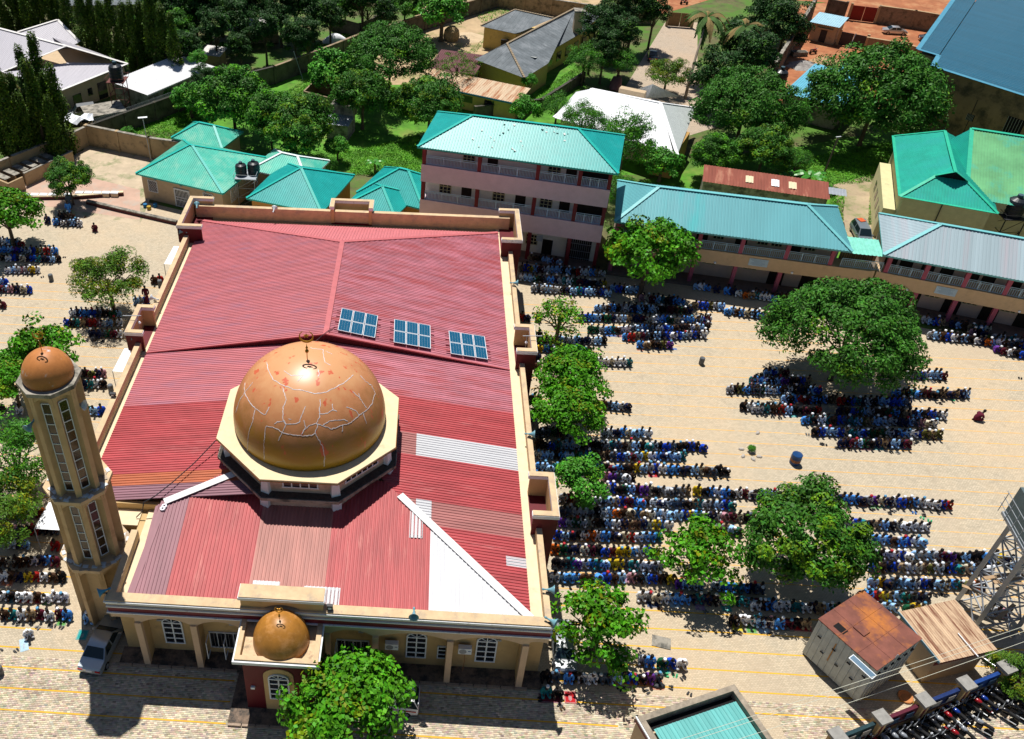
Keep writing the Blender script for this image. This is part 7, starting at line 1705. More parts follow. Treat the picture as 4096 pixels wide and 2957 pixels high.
# ---------------------------------------------------------------- people
def skin(name, verts, edges, radii, sub=1, root=0):
    me = bpy.data.meshes.new(name+'_s'); me.from_pydata(verts, edges, []); o = bpy.data.objects.new(name+'_s', me); COL.objects.link(o)
    m = o.modifiers.new('s', 'SKIN'); m.use_smooth_shade = True
    for i, r in enumerate(radii): me.skin_vertices[0].data[i].radius = (r if isinstance(r, tuple) else (r, r))
    me.skin_vertices[0].data[root].use_root = True
    if sub: o.modifiers.new('d', 'SUBSURF').levels = sub
    bpy.context.view_layer.update(); dg = bpy.context.evaluated_depsgraph_get()
    r = bpy.data.meshes.new_from_object(o.evaluated_get(dg)); r.name = name; bpy.data.objects.remove(o); r.materials.clear(); return r
# everyone faces -y (towards the prayer wall); origin on the ground under the knees and heels
def kneel(bow=0.0, wide=0.0, key='a'):
    by = -.10-.35*bow; bz = .80-.34*bow
    ch = (0, -.02-.2*bow, .58-.12*bow); nk = (0, ch[1]-.03-.12*bow, ch[2]+.18-.05*bow); hd = (0, nk[1]-.07-.06*bow, nk[2]+.15-.08*bow)
    V = [(0, .12, .26), (0, .07, .42), ch, nk, (hd[0], hd[1]+.01, hd[2]-.03), (0, hd[1]-.01, hd[2]+.09),
         (-.19, ch[1], ch[2]+.09), (-.27, ch[1]-.03, .42), (-.17, -.20-.1*bow, .30), (-.13, -.30-.1*bow, .28),
         (.19, ch[1], ch[2]+.09), (.27, ch[1]-.03, .42), (.17, -.20-.1*bow, .30), (.13, -.30-.1*bow, .28),
         (-.13, .06, .22), (-.17-wide, -.38, .12), (-.13, .1, .07), (-.10, .34, .05), (.13, .06, .22), (.17+wide, -.38, .12), (.13, .1, .07), (.10, .34, .05), (0, hd[1]-.105, hd[2]+.0)]
    E_ = [(0, 1), (1, 2), (2, 3), (3, 4), (4, 5), (2, 6), (6, 7), (7, 8), (8, 9), (2, 10), (10, 11), (11, 12), (12, 13), (0, 14), (14, 15), (15, 16), (16, 17), (0, 18), (18, 19), (19, 20), (20, 21), (4, 22)]
    rad = [.14, .12, (.15, .12), .055, .09, .085, .06, .05, .04, .035, .06, .05, .04, .035, .09, .07, .05, .035, .09, .07, .05, .035, .022]
    body = skin('body', V, E_, rad)
    # gown: looser torso, sleeves, cloth spread over thighs
    G_ = [(0, .14, .22), (0, .08, .42), (ch[0], ch[1]+.01, ch[2]), (0, nk[1]+.01, nk[2]-.05), (-.2, ch[1]+.01, ch[2]+.07), (-.29, ch[1]-.02, .42), (-.20, -.16-.1*bow, .31),
          (.2, ch[1]+.01, ch[2]+.07), (.29, ch[1]-.02, .42), (.20, -.16-.1*bow, .31), (-.15, .0, .2), (-.2-wide, -.37, .14), (.15, .0, .2), (.2+wide, -.37, .14), (0, .32, .12)]
    GE = [(0, 1), (1, 2), (2, 3), (2, 4), (4, 5), (5, 6), (2, 7), (7, 8), (8, 9), (0, 10), (10, 11), (0, 12), (12, 13), (0, 14)]
    gr = [(.2, .17), (.175, .14), (.19, .145), .085, .085, .08, .07, .085, .08, .07, .13, .10, .13, .10, .13]
    gown = skin('gown', G_, GE, gr)
    return body, gown, hd, key
def stand():
    V = [(0, 0, .95), (0, 0, 1.2), (0, 0, 1.38), (0, -.02, 1.52), (0, -.04, 1.62), (0, -.04, 1.72), (-.2, 0, 1.42), (-.24, -.02, 1.12), (-.2, -.14, .95), (.2, 0, 1.42), (.24, -.02, 1.12), (.2, -.14, .95), (-.1, 0, .85), (-.1, 0, .48), (-.1, .02, .08), (-.1, -.14, .04), (.1, 0, .85), (.1, 0, .48), (.1, .02, .08), (.1, -.14, .04)]
    E_ = [(0, 1), (1, 2), (2, 3), (3, 4), (4, 5), (2, 6), (6, 7), (7, 8), (2, 9), (9, 10), (10, 11), (0, 12), (12, 13), (13, 14), (14, 15), (0, 16), (16, 17), (17, 18), (18, 19)]
    body = skin('body', V, E_, [.14, .12, .14, .055, .09, .085, .06, .045, .035, .06, .045, .035, .09, .065, .045, .035, .09, .065, .045, .035])
    gown = skin('gown', [(0, 0, .4), (0, 0, .9), (0, 0, 1.2), (0, 0, 1.38), (0, -.01, 1.47), (-.21, 0, 1.4), (-.26, -.02, 1.12), (-.22, -.12, .98), (.21, 0, 1.4), (.26, -.02, 1.12), (.22, -.12, .98), (0, 0, .22)], [(0, 1), (1, 2), (2, 3), (3, 4), (3, 5), (5, 6), (6, 7), (3, 8), (8, 9), (9, 10), (0, 11)], [.21, .18, .16, .18, .08, .08, .07, .07, .08, .07, .07, .22])
    return body, gown, (0, -.04, 1.62), 'stand'
POSE = [kneel(.05, .0, 'a'), kneel(.35, .03, 'b'), kneel(.7, .05, 'c'), stand()]
def capmesh(hd, kind):
    b = MB()
    if kind == 0: b.lathe([(.098, .05), (.10, .09), (.088, .15), (.0, .165)], 10, (hd[0], hd[1]-.0, hd[2]+.02))
    else: b.lathe([(.10, -.02), (.108, .05), (.085, .12), (0, .145)], 8, (hd[0], hd[1]+.015, hd[2]+.02))
    o = b.build('c', M_white); me = o.data; me.materials.clear(); bpy.data.objects.remove(o); return me
CAPM = [(capmesh(p[2], 0), capmesh(p[2], 1)) for p in POSE]
M_skin = [mat('brown_skin', (.085, .04, .022), rough=.5, var=0), mat('dark_skin', (.045, .022, .014), rough=.5, var=0)]
M_hair = mat('black_hair', (.010, .009, .009), rough=.8, var=0)
PAL = [('white', (.78, .80, .84), 16), ('pale blue', (.32, .56, .92), 15), ('sky blue', (.08, .32, .85), 12), ('light grey', (.42, .44, .48), 7), ('navy', (.012, .02, .07), 9), ('black', (.012, .011, .014), 13), ('dark brown', (.07, .035, .02), 6),
       ('royal blue', (.012, .07, .55), 8), ('teal', (.02, .20, .22), 6), ('maroon', (.11, .012, .03), 4), ('red', (.42, .02, .015), 2), ('yellow', (.60, .42, .02), 2), ('tan', (.34, .24, .14), 5), ('dark green', (.01, .09, .04), 3), ('pink', (.50, .25, .30), 2), ('orange', (.60, .13, .015), 1), ('purple', (.14, .04, .30), 2), ('cream', (.60, .54, .40), 4), ('slate', (.08, .11, .16), 6), ('olive', (.12, .12, .03), 2)]
PM = [mat('cloth_'+n.replace(' ', '_'), c, rough=.85, var=.12, scale=5, spec=.15) for n, c, w_ in PAL]
PW = [w_ for n, c, w_ in PAL]
CM = [mat('cap_white', (.80, .82, .86), var=0), mat('cap_red', (.42, .02, .03), var=0), mat('cap_blue', (.10, .30, .50), var=0), M_hair]
rgp = random.Random(21)
VW = {}
def variant(pi, part, mi, material, me):
    k = (pi, part, mi)
    if k not in VW: m2 = me.copy(); m2.materials.append(material); m2.name = part; VW[k] = m2
    return VW[k]
BAS = []; rows_def = []
def add_row(x1, y1, x2, y2, where, step=.58, z=0, skip=(), pres=1.0, side='left'):
    a = at(x1, y1, z); b_ = at(x2, y2, z); n = max(1, int(round((b_-a).length/step))); k = 0
    for i in range(n):
        if rgp.random() > pres: continue
        p = a.lerp(b_, (i+.5)/n)+Vector((rgp.uniform(-.06, .06), rgp.uniform(-.10, .10), 0)); 
        k += 1
        rows_def.append((p, where, k))
def C21(x, y): return 2000+x*.4887, 1400+y*.4887
def C31(x, y): return 3000+x*.4887, 1400+y*.4887
def C22(x, y): return 2000+x*.4887, 2157+y*.4887
def C32(x, y): return 3000+x*.4887, 2157+y*.4887
def C20(x, y): return 2000+x*.4887, 700+y*.4887
def C30(x, y): return 3000+x*.4887, 700+y*.4887
def C00(x, y): return x*.4887, 700+y*.4887
def C01(x, y): return x*.4887, 1400+y*.4887
def C02(x, y): return x*.4887, 2157+y*.4887
def ar(f, x1, y1, x2, y2, where, **k): add_row(*f(x1, y1), *f(x2, y2), where, **k)
J = 'in the row '
ar(C02, 10, 640, 610, 640, 'front row left of the minaret base', step=.68); ar(C02, 5, 490, 570, 500, 'second row left of the minaret base', step=.66); ar(C02, 5, 330, 545, 325, 'third row left of the minaret base', step=.66)
ar(C02, 10, 205, 500, 200, 'fourth row left of the minaret base'); ar(C01, 90, 1600, 260, 1610, 'row just below the left-edge tree'); ar(C01, 440, 1620, 500, 1620, 'end of the row touching the minaret'); ar(C01, 100, 1500, 500, 1490, 'shaded row by the white canopy left of the minaret')
ar(C01, 60, 1370, 380, 1340, 'shaded row behind the white canopy')
ar(C32, 1880, 700, 1885, 705, 'bottom')if 0 else None
ar(C22, 325, 1280, 520, 1280, 'front row beside the red mat at the mosque corner', step=.75); ar(C22, 330, 1140, 480, 1145, 'dark row behind the red mat at the mosque corner', step=.7); ar(C22, 520, 1150, 900, 1160, 'row under the open almond tree'); ar(C22, 900, 1150, 1310, 1165, 'row ending at the patterned red mat')
ar(C22, 1130, 1010, 1250, 1020, 'group of four by the teal mat'); ar(C22, 1270, 1030, 1510, 1040, 'row ending with the purple gown by the teal mat', step=.75)
ar(C22, 1870, 680, 2240, 690, 'front row on the yellow and green mats', step=.64); ar(C32, 30, 705, 480, 715, 'front row left of the steel container', step=.66)
ar(C22, 1120, 490, 2240, 545, 'second row behind the yellow and green mats'); ar(C32, 0, 560, 770, 590, 'second row left of the steel container'); ar(C32, 40, 430, 110, 430, 'gap under the dark mango tree')
ar(C32, 800, 560, 1180, 590, 'row just behind the steel container'); ar(C32, 1240, 590, 1400, 580, 'short row behind the rusty-roofed shop')
ar(C32, 860, 490, 1450, 490, 'row ending near the rusty-roofed shop'); ar(C32, 950, 375, 1900, 400, 'row reaching the foot of the steel tower'); ar(C32, 960, 250, 1960, 270, 'row with yellow gown by the steel tower'); ar(C32, 960, 145, 2060, 175, 'row passing behind the steel tower leg')
ar(C32, 2060, 190, 2243, 300, 'group seen through the steel tower'); ar(C32, 1890, 600, 2100, 620, 'group at the foot of the steel tower')
ar(C22, 400, 330, 1010, 345, 'row above the front almond tree'); ar(C22, 1040, 335, 1420, 345, 'row with two children behind the lime mat'); ar(C22, 1430, 390, 1640, 400, 'row below the light flat-topped almond'); ar(C22, 1720, 400, 2140, 430, 'row in the gap between the two touching trees')
ar(C22, 430, 215, 1330, 245, 'row two above the front almond tree'); ar(C22, 420, 110, 1280, 130, 'row three above the front almond tree'); ar(C21, 440, 1535, 1310, 1560, 'row four above the front almond tree'); ar(C21, 480, 1430, 1400, 1460, 'row five above the front almond tree')
ar(C21, 480, 1340, 2240, 1400, 'row in line with the top of the light flat almond'); ar(C21, 700, 1250, 1910, 1300, 'row below the small round green tree'); ar(C31, 720, 1440, 1440, 1470, 'row right of the dark mango top'); ar(C31, 850, 1560, 1420, 1600, 'row with the yellow shirt right of the dark mango')
ar(C21, 1750, 1480, 1960, 1500, 'pair between the light almond and dark mango')
ar(C21, 830, 1160, 1545, 1180, 'start of the long middle row'); ar(C21, 1580, 1180, 2240, 1210, 'middle part of the long row'); ar(C31, 0, 1200, 1630, 1290, 'long straight row right across the yard')
ar(C21, 830, 1060, 1100, 1070, 'short row right of the small round green tree'); ar(C21, 780, 985, 1860, 1010, 'row level with the small round green tree'); ar(C21, 280, 880, 1510, 895, 'third row below the long almond pair'); ar(C21, 290, 795, 1670, 815, 'second row below the long almond pair'); ar(C21, 290, 690, 560, 700, 'shaded row below the long almond pair'); ar(C21, 820, 700, 1225, 705, 'short row right of the long almond pair')
ar(C21, 290, 985, 480, 990, 'row between turret and small round tree', pres=.8); ar(C21, 480, 1235, 700, 1250, 'row right of the front turret', pres=.9)
ar(C21, 820, 475, 1055, 485, 'row of five right of the long almond pair'); ar(C21, 690, 110, 1070, 130, 'row with two red shirts above the almond pair')
# cluster under the huge mango
ar(C21, 2150, 215, 2245, 215, 'upper left row by the huge mango'); ar(C31, 105, 205, 300, 210, 'upper row left of the huge mango'); ar(C21, 2040, 270, 2245, 270, 'second row left of the huge mango'); ar(C31, 0, 270, 480, 280, 'second row tucked under the huge mango'); ar(C21, 1850, 345, 2245, 350, 'third row left of the huge mango'); ar(C31, 0, 345, 560, 355, 'third row under the huge mango')
ar(C31, 1265, 225, 1595, 235, 'short row top right of the huge mango'); ar(C31, 1150, 375, 1780, 385, 'row right of the huge mango'); ar(C31, 250, 425, 700, 430, 'shaded row under the huge mango'); ar(C31, 700, 440, 1290, 450, 'dark row under the huge mango centre'); ar(C21, 1960, 480, 2245, 495, 'left end row below the huge mango'); ar(C31, 0, 500, 560, 520, 'row below left of the huge mango')
ar(C31, 700, 520, 1590, 560, 'row with pale blue gowns below the huge mango'); ar(C31, 410, 590, 680, 600, 'row of four below left of the huge mango'); ar(C31, 700, 600, 1500, 620, 'second row of pale gowns below the huge mango'); ar(C31, 495, 690, 1545, 715, 'last but one row below the huge mango'); ar(C31, 705, 780, 1290, 795, 'last row below the huge mango')
# in front of the school blocks
ar(C20, 150, 780, 850, 830, 'veranda edge row of the three-storey school'); ar(C20, 160, 860, 860, 920, 'second row before the three-storey school'); ar(C20, 250, 950, 900, 990, 'third row before the three-storey school'); ar(C20, 900, 950, 1150, 970, 'row behind the big round almond'); ar(C20, 770, 1110, 1100, 1120, 'row at the foot of the big round almond'); ar(C20, 1140, 1030, 1500, 1060, 'row right of the big round almond')
ar(C20, 640, 1190, 1700, 1210, 'long row below the big round almond'); ar(C20, 720, 1290, 1700, 1270, 'second long row below the big round almond'); ar(C20, 1000, 1350, 1680, 1330, 'third long row below the big round almond'); ar(C20, 1120, 1410, 1400, 1410, 'last row below the big round almond')
ar(C20, 1080, 1120, 1560, 1130, 'row in the shade of the big round almond'); ar(C20, 1600, 1210, 1720, 1210, 'group by the tripod lamp')
ar(C20, 1580, 930, 1960, 990, 'veranda row of the teal classroom block', pres=.9); ar(C20, 1560, 1085, 1820, 1100, 'row before the teal classroom block'); ar(C20, 1830, 1130, 2245, 1180, 'row at the shadow edge of the teal block'); ar(C30, 0, 1160, 360, 1200, 'end row at the shadow edge of the teal block'); ar(C30, 0, 1000, 560, 1060, 'veranda row at the right of the teal block', pres=.9); ar(C20, 1980, 1000, 2245, 1030, 'inner row before the teal block')
ar(C30, 1440, 1330, 2240, 1420, 'row before the grey-blue classroom block'); ar(C30, 1300, 1190, 2000, 1300, 'veranda row of the grey-blue block', pres=.85); ar(C30, 1980, 1440, 2243, 1500, 'end row before the grey-blue block'); ar(C30, 1690, 1290, 2243, 1400, 'inner row before the grey-blue block', pres=.7)
ar(C20, 290, 1370, 860, 1380, 'row by the right middle turret'); ar(C20, 300, 1440, 740, 1460, 'second row by the right middle turret'); ar(C20, 150, 1190, 330, 1200, 'group below the thin almond tree', pres=.9); ar(C20, 230, 700, 500, 740, 'people seated on the school veranda', pres=.9)
for y in (1520, 1600): ar(C20, 280, y, 420, y, 'strip between turret and almond tree', pres=.8)
ar(C21, 240, 420, 330, 420, 'strip beside the mosque wall', pres=.8); ar(C21, 245, 560, 380, 570, 'strip under the long almond', pres=.8)
# left yard
ar(C00, 0, 560, 200, 590, 'upper row at the left edge', pres=.8); ar(C00, 10, 630, 480, 650, 'second row at the left edge'); ar(C00, 20, 700, 500, 710, 'third row at the left edge'); ar(C00, 60, 800, 330, 800, 'fourth row at the left edge'); ar(C00, 0, 890, 70, 900, 'pair at the left edge above the bin'); ar(C00, 0, 950, 265, 965, 'row of white gowns left of the litter bin'); ar(C00, 10, 1080, 70, 1080, 'last pair at the left edge')
ar(C00, 530, 1230, 1010, 1230, 'row below the rounded yellow-green tree'); ar(C00, 580, 1150, 1000, 1160, 'shaded row under the rounded yellow-green tree'); ar(C00, 740, 1320, 1010, 1325, 'last row below the rounded yellow-green tree'); ar(C00, 1100, 1060, 1215, 1050, 'trio by the left parapet'); ar(C00, 1245, 885, 1345, 885, 'trio behind the left parapet')
ar(C01, 530, 125, 605, 130, 'pair behind the minaret tree'); ar(C01, 615, 205, 875, 215, 'upper row right of the minaret dome'); ar(C01, 620, 300, 870, 305, 'row with orange gown right of the minaret'); ar(C01, 705, 515, 865, 520, 'small row beside the minaret shaft')
ar(C01, 0, 500, 200, 520, 'shaded row below the left-edge tree', pres=.8)
ar(C00, 450, 405, 680, 420, 'group under the small dark mango'); ar(C00, 490, 360, 620, 370, 'inner group under the small dark mango')
def near(p): return (Vector((0, 0, CAMZ))-p).length
rows_def.sort(key=lambda r: near(r[0])+ (0 if True else 0))
NP = 285
singles, rest = rows_def[:NP], rows_def[NP:]
seen = {}; ordw = ['first', 'second', 'third', 'fourth', 'fifth', 'sixth', 'seventh', 'eighth', 'ninth', 'tenth', 'eleventh', 'twelfth', 'thirteenth', 'fourteenth', 'fifteenth', 'sixteenth', 'seventeenth', 'eighteenth', 'nineteenth', 'twentieth']+ords[20:]
def choose(): return rgp.choices(range(len(PAL)), PW)[0]
def person(p, where, k, ci=None, pi=None, cap=None, rz=None, lab=None):
    ci = choose() if ci is None else ci; pi = rgp.choices((0, 1, 2), (6, 4, 1))[0] if pi is None else pi; cap = rgp.choices((0, 1, 2, 3), (24, 3, 6, 67))[0] if cap is None else cap
    si = rgp.randint(0, 1)
    o = bpy.data.objects.new('person', variant(pi, 'body', si, M_skin[si], POSE[pi][0])); COL.objects.link(o); o.location = p; o.rotation_euler.z = rgp.uniform(-.12, .12) if rz is None else rz; s = rgp.uniform(1.2, 1.38); o.scale = (s, s, s*1.04)
    g = bpy.data.objects.new('gown', variant(pi, 'gown', ci, PM[ci], POSE[pi][1])); COL.objects.link(g); g.parent = o
    c = bpy.data.objects.new('hair' if cap == 3 else 'cap', variant(pi, 'cap%d' % (cap == 3), cap, CM[cap], CAPM[pi][1 if cap == 3 else 0])); COL.objects.link(c); c.parent = o
    capt = {0: ' and white cap', 1: ' and red cap', 2: ' and blue cap', 3: ''}[cap]
    base = lab or '%s in %s clothes%s, %s in %s' % (['kneeling person', 'bowing kneeling person', 'deeply bowing person', 'standing person'][pi], PAL[ci][0], capt, ordw[(k-1) % 40], where)
    ww = base.split()
    if len(ww) > 16: base = '%s person%s, %s in %s' % (PAL[ci][0]+'-clad', capt.replace(' and', ' with') if len(ww) < 19 else '', ordw[(k-1) % 40], where)
    tag(o, base, 'person', 'worshippers kneeling in the yard'); return o
spec = {('front row left of the minaret base'): [6, 8, 0, 12, 9, 0, 9, 2, 3, 0, 0], 'second row left of the minaret base': [0, 5, 0, 0, 6, 0, 0, 0, 0, 13], 'third row left of the minaret base': [0, 6, 4, 11, 10, 0, 6, 5, 0]}
for p, wh, k in singles:
    person(p, wh, k, ci=spec.get(wh, [None]*60)[k-1] if wh in spec and k-1 < len(spec[wh]) else None)
person(at(118, 2545), '', 1, ci=0, pi=1, cap=0, rz=.5, lab='lone person in white and blue bowing on a striped mat near the shoes')
person(at(362, 2485), '', 1, ci=1, pi=0, cap=0, lab='person in pale blue sitting in the shade at the minaret foot')
person(at(3905, 1680), '', 1, ci=9, pi=2, cap=3, rz=1.9, lab='person in maroon bent double apart from the huge mango rows')
for x, y, c_, l in ((194, 893, 4, 'person in navy kneeling alone left of the small mango group'), (382, 925, 9, 'person in maroon kneeling alone right of the small mango group')): person(at(x, y), '', 1, ci=c_, pi=0, cap=3, lab=l)
for x, y, c_, l in ((283, 835, 18, 'standing person in slate behind the small mango group'), (281, 868, 2, 'standing person in bright blue within the small mango group'), (590, 1215, 9, 'standing person in maroon beside the left parapet'), (2150, 1385, 5, 'standing dark figure right of the middle turret')): person(at(x, y), '', 1, ci=c_, pi=3, cap=3, lab=l)
# everyone further away: one joined crowd mesh
def crowd(rest):
    V = []; F = []; MI = []; off = 0; LO = []
    for pi in range(3):
        out = []
        for part, sub in ((0, 0), (1, 1)):
            me = POSE[pi][part]; n = len(me.vertices); co = np.zeros(n*3); me.vertices.foreach_get('co', co); fs = [tuple(p.vertices) for p in me.polygons]; out.append((co.reshape(-1, 3), fs))
        me = CAPM[pi][0]; co = np.zeros(len(me.vertices)*3); me.vertices.foreach_get('co', co); out.append((co.reshape(-1, 3), [tuple(p.vertices) for p in me.polygons])); LO.append(out)
    mats_ = PM+M_skin+CM; nc = len(PM)
    loops = []; starts = []; mi = []; allv = []
    for p, wh, k in rest:
        pi = rgp.choices((0, 1, 2), (6, 4, 1))[0]; ci = choose(); cap = rgp.choices((0, 1, 2, 3), (22, 2, 6, 70))[0]; s = rgp.uniform(1.2, 1.38); a = rgp.uniform(-.15, .15); si = rgp.randint(0, 1)
        Rm = np.array([[math.cos(a), -math.sin(a), 0], [math.sin(a), math.cos(a), 0], [0, 0, 1]])*s
        for j, m_ in ((0, nc+si), (1, ci), (2, nc+2+cap)):
            co, fs = LO[pi][j]; allv.append(co @ Rm.T+np.array(p)); 
            for f in fs: loops.extend([v+off for v in f]); starts.append(len(f)); mi.append(m_)
            off += len(co)
    V = np.concatenate(allv); me = bpy.data.meshes.new('crowd'); me.vertices.add(len(V)); me.vertices.foreach_set('co', V.astype(np.float32).ravel()); me.loops.add(len(loops)); me.loops.foreach_set('vertex_index', np.array(loops, dtype=np.int32))
    st = np.concatenate([[0], np.cumsum(starts)[:-1]]); me.polygons.add(len(starts)); me.polygons.foreach_set('loop_start', st.astype(np.int32)); me.polygons.foreach_set('material_index', np.array(mi, dtype=np.int32)); me.update(calc_edges=True)
    for m_ in mats_: me.materials.append(m_)
    me.polygons.foreach_set('use_smooth', [True]*len(me.polygons))
    o = bpy.data.objects.new('crowd', me); COL.objects.link(o); tag(o, 'rows of kneeling worshippers further back in the yard', 'people', kind='stuff')
crowd(rest)
print('people', len(rows_def))
# ---------------------------------------------------------------- prayer mats
MC_ = {'red': (.45, .015, .02), 'green': (.10, .30, .06), 'yellow': (.55, .45, .05), 'teal': (.03, .32, .30), 'orange': (.55, .16, .06), 'pale blue': (.40, .58, .70), 'navy': (.02, .04, .12), 'maroon': (.20, .02, .04), 'white': (.75, .76, .78), 'lime': (.45, .55, .06), 'lilac': (.34, .2, .34), 'tan': (.42, .33, .20), 'dark': (.03, .04, .04), 'blue': (.03, .12, .4), 'pink': (.5, .2, .22)}
def mat_(tx, ty, w_, l_, c, lb, rz=0.0):
    p = at(tx, ty); t = thing('prayer_mat', lb, 'mat', (p.x, p.y, .022 if p.y < 37 else .004), rz, 'prayer mats on the paving')
    m1 = mat('mat_'+c.replace(' ', '_'), MC_[c], rough=.95, var=.2, scale=6); m2 = mat('mat_border_'+c.replace(' ', '_'), tuple(min(1, v*.45+.22) for v in MC_[c]), var=.2, scale=6)
    b = MB(); b.box(-w_/2, -l_/2, 0, w_/2, l_/2, .008); b.build('field', m1, t)
    b = MB(); e = .09
    b.box(-w_/2+.03, -l_/2+.03, .008, w_/2-.03, -l_/2+.03+e*.5, .012); b.box(-w_/2+.03, l_/2-.03-e*.5, .008, w_/2-.03, l_/2-.03, .012); b.box(-w_/2+.03, -l_/2+.03+e*.5, .008, -w_/2+.03+e*.5, l_/2-.03-e*.5, .012); b.box(w_/2-.03-e*.5, -l_/2+.03+e*.5, .008, w_/2-.03, l_/2-.03-e*.5, .012)
    if w_ < 1.2: b.prism([(-w_*.14, -l_*.2), (0, -l_*.34), (w_*.14, -l_*.2), (w_*.14, l_*.1), (-w_*.14, l_*.1)], .008, .013)
    b.build('border', m2, t)
mats_l = [(250, 2482, .75, 1.0, 'green', 'green prayer mat before the end of the front left row'), (96, 2580, .62, 1.15, 'pale blue', 'striped pale mat under the lone bowing person', .45), (330, 2540, .8, .9, 'teal', 'teal mat in the minaret shadow by the silver saloon'),
 (2280, 2790, .85, .95, 'red', 'bright red mat right of the mosque corner trio'), (2200, 2795, 1.6, .7, 'maroon', 'dark red mat under the mosque corner trio'), (2947, 2503, .95, 1.15, 'yellow', 'yellow mat before the front row near the dark mango'), (3003, 2512, .8, 1.0, 'green', 'green mat right of the yellow mat'), (3055, 2517, .8, .7, 'pale blue', 'pale mat right of the green mat'),
 (2655, 2672, .85, .9, 'teal', 'teal prayer mat beside the purple gown'), (2703, 2680, .85, .7, 'tan', 'tan mat under the purple gown'), (2628, 2740, .9, .8, 'orange', 'red-orange mat with a folded bag'), (2560, 2730, 2.6, .5, 'orange', 'long orange mat before the row under the tree'), (2390, 2725, 2.4, .5, 'dark', 'long dark mat before the row under the tree'),
 (2478, 2322, .9, 1.2, 'lime', 'lime-yellow mat above the front almond tree'), (2528, 2320, 1.4, .6, 'lilac', 'lilac mat under the two children'), (2470, 2284, .7, .5, 'navy', 'blue mat above the lime mat'), (2612, 2898-480, 1.0, .6, 'navy', 'blue patterned mat below the row near the light almond'), (2700, 2420, .8, .5, 'pale blue', 'crumpled pale mat below the row near the light almond'), (2800, 2430, .8, .6, 'lilac', 'lilac mat between shoes near the light almond'), (2905, 2432, .8, .7, 'teal', 'teal mat below the cream gown'),
 (3200, 2515, 1.8, .5, 'red', 'red mat left of the steel container'), (3150, 2512, .9, .6, 'dark', 'dark mat left of the red mat by the container'), (2612, 1898, .95, .75, 'red', 'red prayer mat in the open below the middle rows'), (3080, 2008, .95, .75, 'orange', 'orange mat with diamond on the long row, left'), (3125, 2012, .9, .7, 'pale blue', 'pale blue mat beside the orange mat'), (3005, 1998, .8, .55, 'tan', 'tan mat left of the orange diamond mat'), (3450, 2018, .9, .6, 'orange', 'orange mat below the long row, right'), (3500, 2028, 1.0, .4, 'green', 'pale green mat right of the orange mat'), (3540, 2026, .8, .35, 'teal', 'teal strip mat at the end of the green one'),
 (3220, 2010, .9, .4, 'dark', 'grey mat under the long row beside the blue gowns'), (3320, 2004, 1.4, .3, 'pink', 'pink mat under the long row'), (2478, 1640, .9, .35, 'orange', 'orange mat right of the long almond pair'), (2420, 1463, 1.2, .35, 'teal', 'turquoise mat below the red shirts'), (2560, 1400, .7, .3, 'orange', 'orange mat below the big almond rows'), (2660, 1395, 2.6, .3, 'blue', 'blue sheet below the big almond rows'), (2440, 1343, 1.6, .35, 'blue', 'blue mat left of the big almond rows'), (2475, 1345, .7, .4, 'maroon', 'maroon mat beside the blue one'),
 (3112, 1657, .8, .4, 'orange', 'orange mat below left of the huge mango'), (3150, 1662, .7, .45, 'white', 'white mat beside the orange one below the huge mango'), (3175, 1665, .7, .4, 'teal', 'teal mat near the four below the mango'), (3460, 1795, 1.0, .5, 'maroon', 'maroon mat below the last mango row'), (3510, 1792, 1.1, .6, 'teal', 'round-cornered pale teal mat below the last mango row'), (3600, 1790, 1.1, .5, 'white', 'white mat below the last mango row'), (3680, 1765, .9, .5, 'tan', 'brown mat right of the last mango row'), (3400, 1784, 1.6, .3, 'red', 'red strip mat below the last mango row'), (3690, 1518, .35, .6, 'red', 'small red mat right of the huge mango'), (3670, 1588, .9, .4, 'white', 'white and green mat under the right mango row'), (3775, 1587, 2.2, .25, 'pink', 'long salmon mat under the right mango row'),
 (3640, 1520, 1.2, .35, 'tan', 'pale tan mat right of the huge mango'), (290, 1310, .8, .5, 'yellow', 'yellow mat below the rounded yellow-green tree'), (440, 1345, 2.8, .3, 'navy', 'blue mat below the rounded yellow-green tree'), (395, 1657, .8, .4, 'blue', 'blue mat beside the minaret shaft'), (30, 2330, 1.0, .7, 'orange', 'orange patterned mat between the left rows'), (170, 2325, 1.6, .7, 'tan', 'large patterned tan mat between the left rows'), (250, 2325, .7, .7, 'dark', 'green-black mat by the minaret'), (120, 2403, 2.4, .5, 'red', 'red mats between the first and second left rows'), (190, 2408, .8, .6, 'green', 'green mat between the first and second left rows'), (50, 2402, 1.0, .5, 'teal', 'teal mat between the first and second left rows'), (30, 2472, 1.2, .35, 'navy', 'blue edged mat under the front left row'), (130, 2472, 2.2, .35, 'red', 'red edged mat under the front left row')]
for m_ in mats_l: mat_(*m_)
# ---------------------------------------------------------------- shoes
def shoemesh():
    b = MB()
    for s, a in ((-.09, .1), (.09, -.15)):
        P = [(-.045, -.13), (.045, -.13), (.06, .02), (.04, .14), (-.04, .14), (-.055, .02)]
        b.X = Matrix.Translation((s, 0, 0)) @ Matrix.Rotation(a, 4, 'Z'); b.prism(P[::-1] if False else P, 0, .03); b.prism([(-.055, -.02), (.055, -.02), (.05, .13), (-.05, .13)], .031, .075)
    b.X = None; o = b.build('s', M_dark); me = o.data; me.materials.clear(); bpy.data.objects.remove(o); return me
SM = shoemesh(); SMm = [mat('black_leather', (.015, .015, .017), rough=.5, var=0), mat('brown_leather', (.09, .045, .02), var=0), mat('blue_rubber', (.03, .12, .35), var=0), mat('green_rubber', (.05, .35, .15), var=0), mat('grey_rubber', (.15, .15, .15), var=0)]
SMv = []
for m_ in SMm: q = SM.copy(); q.materials.append(m_); SMv.append(q)
sn = ['black', 'brown', 'blue', 'green', 'grey']
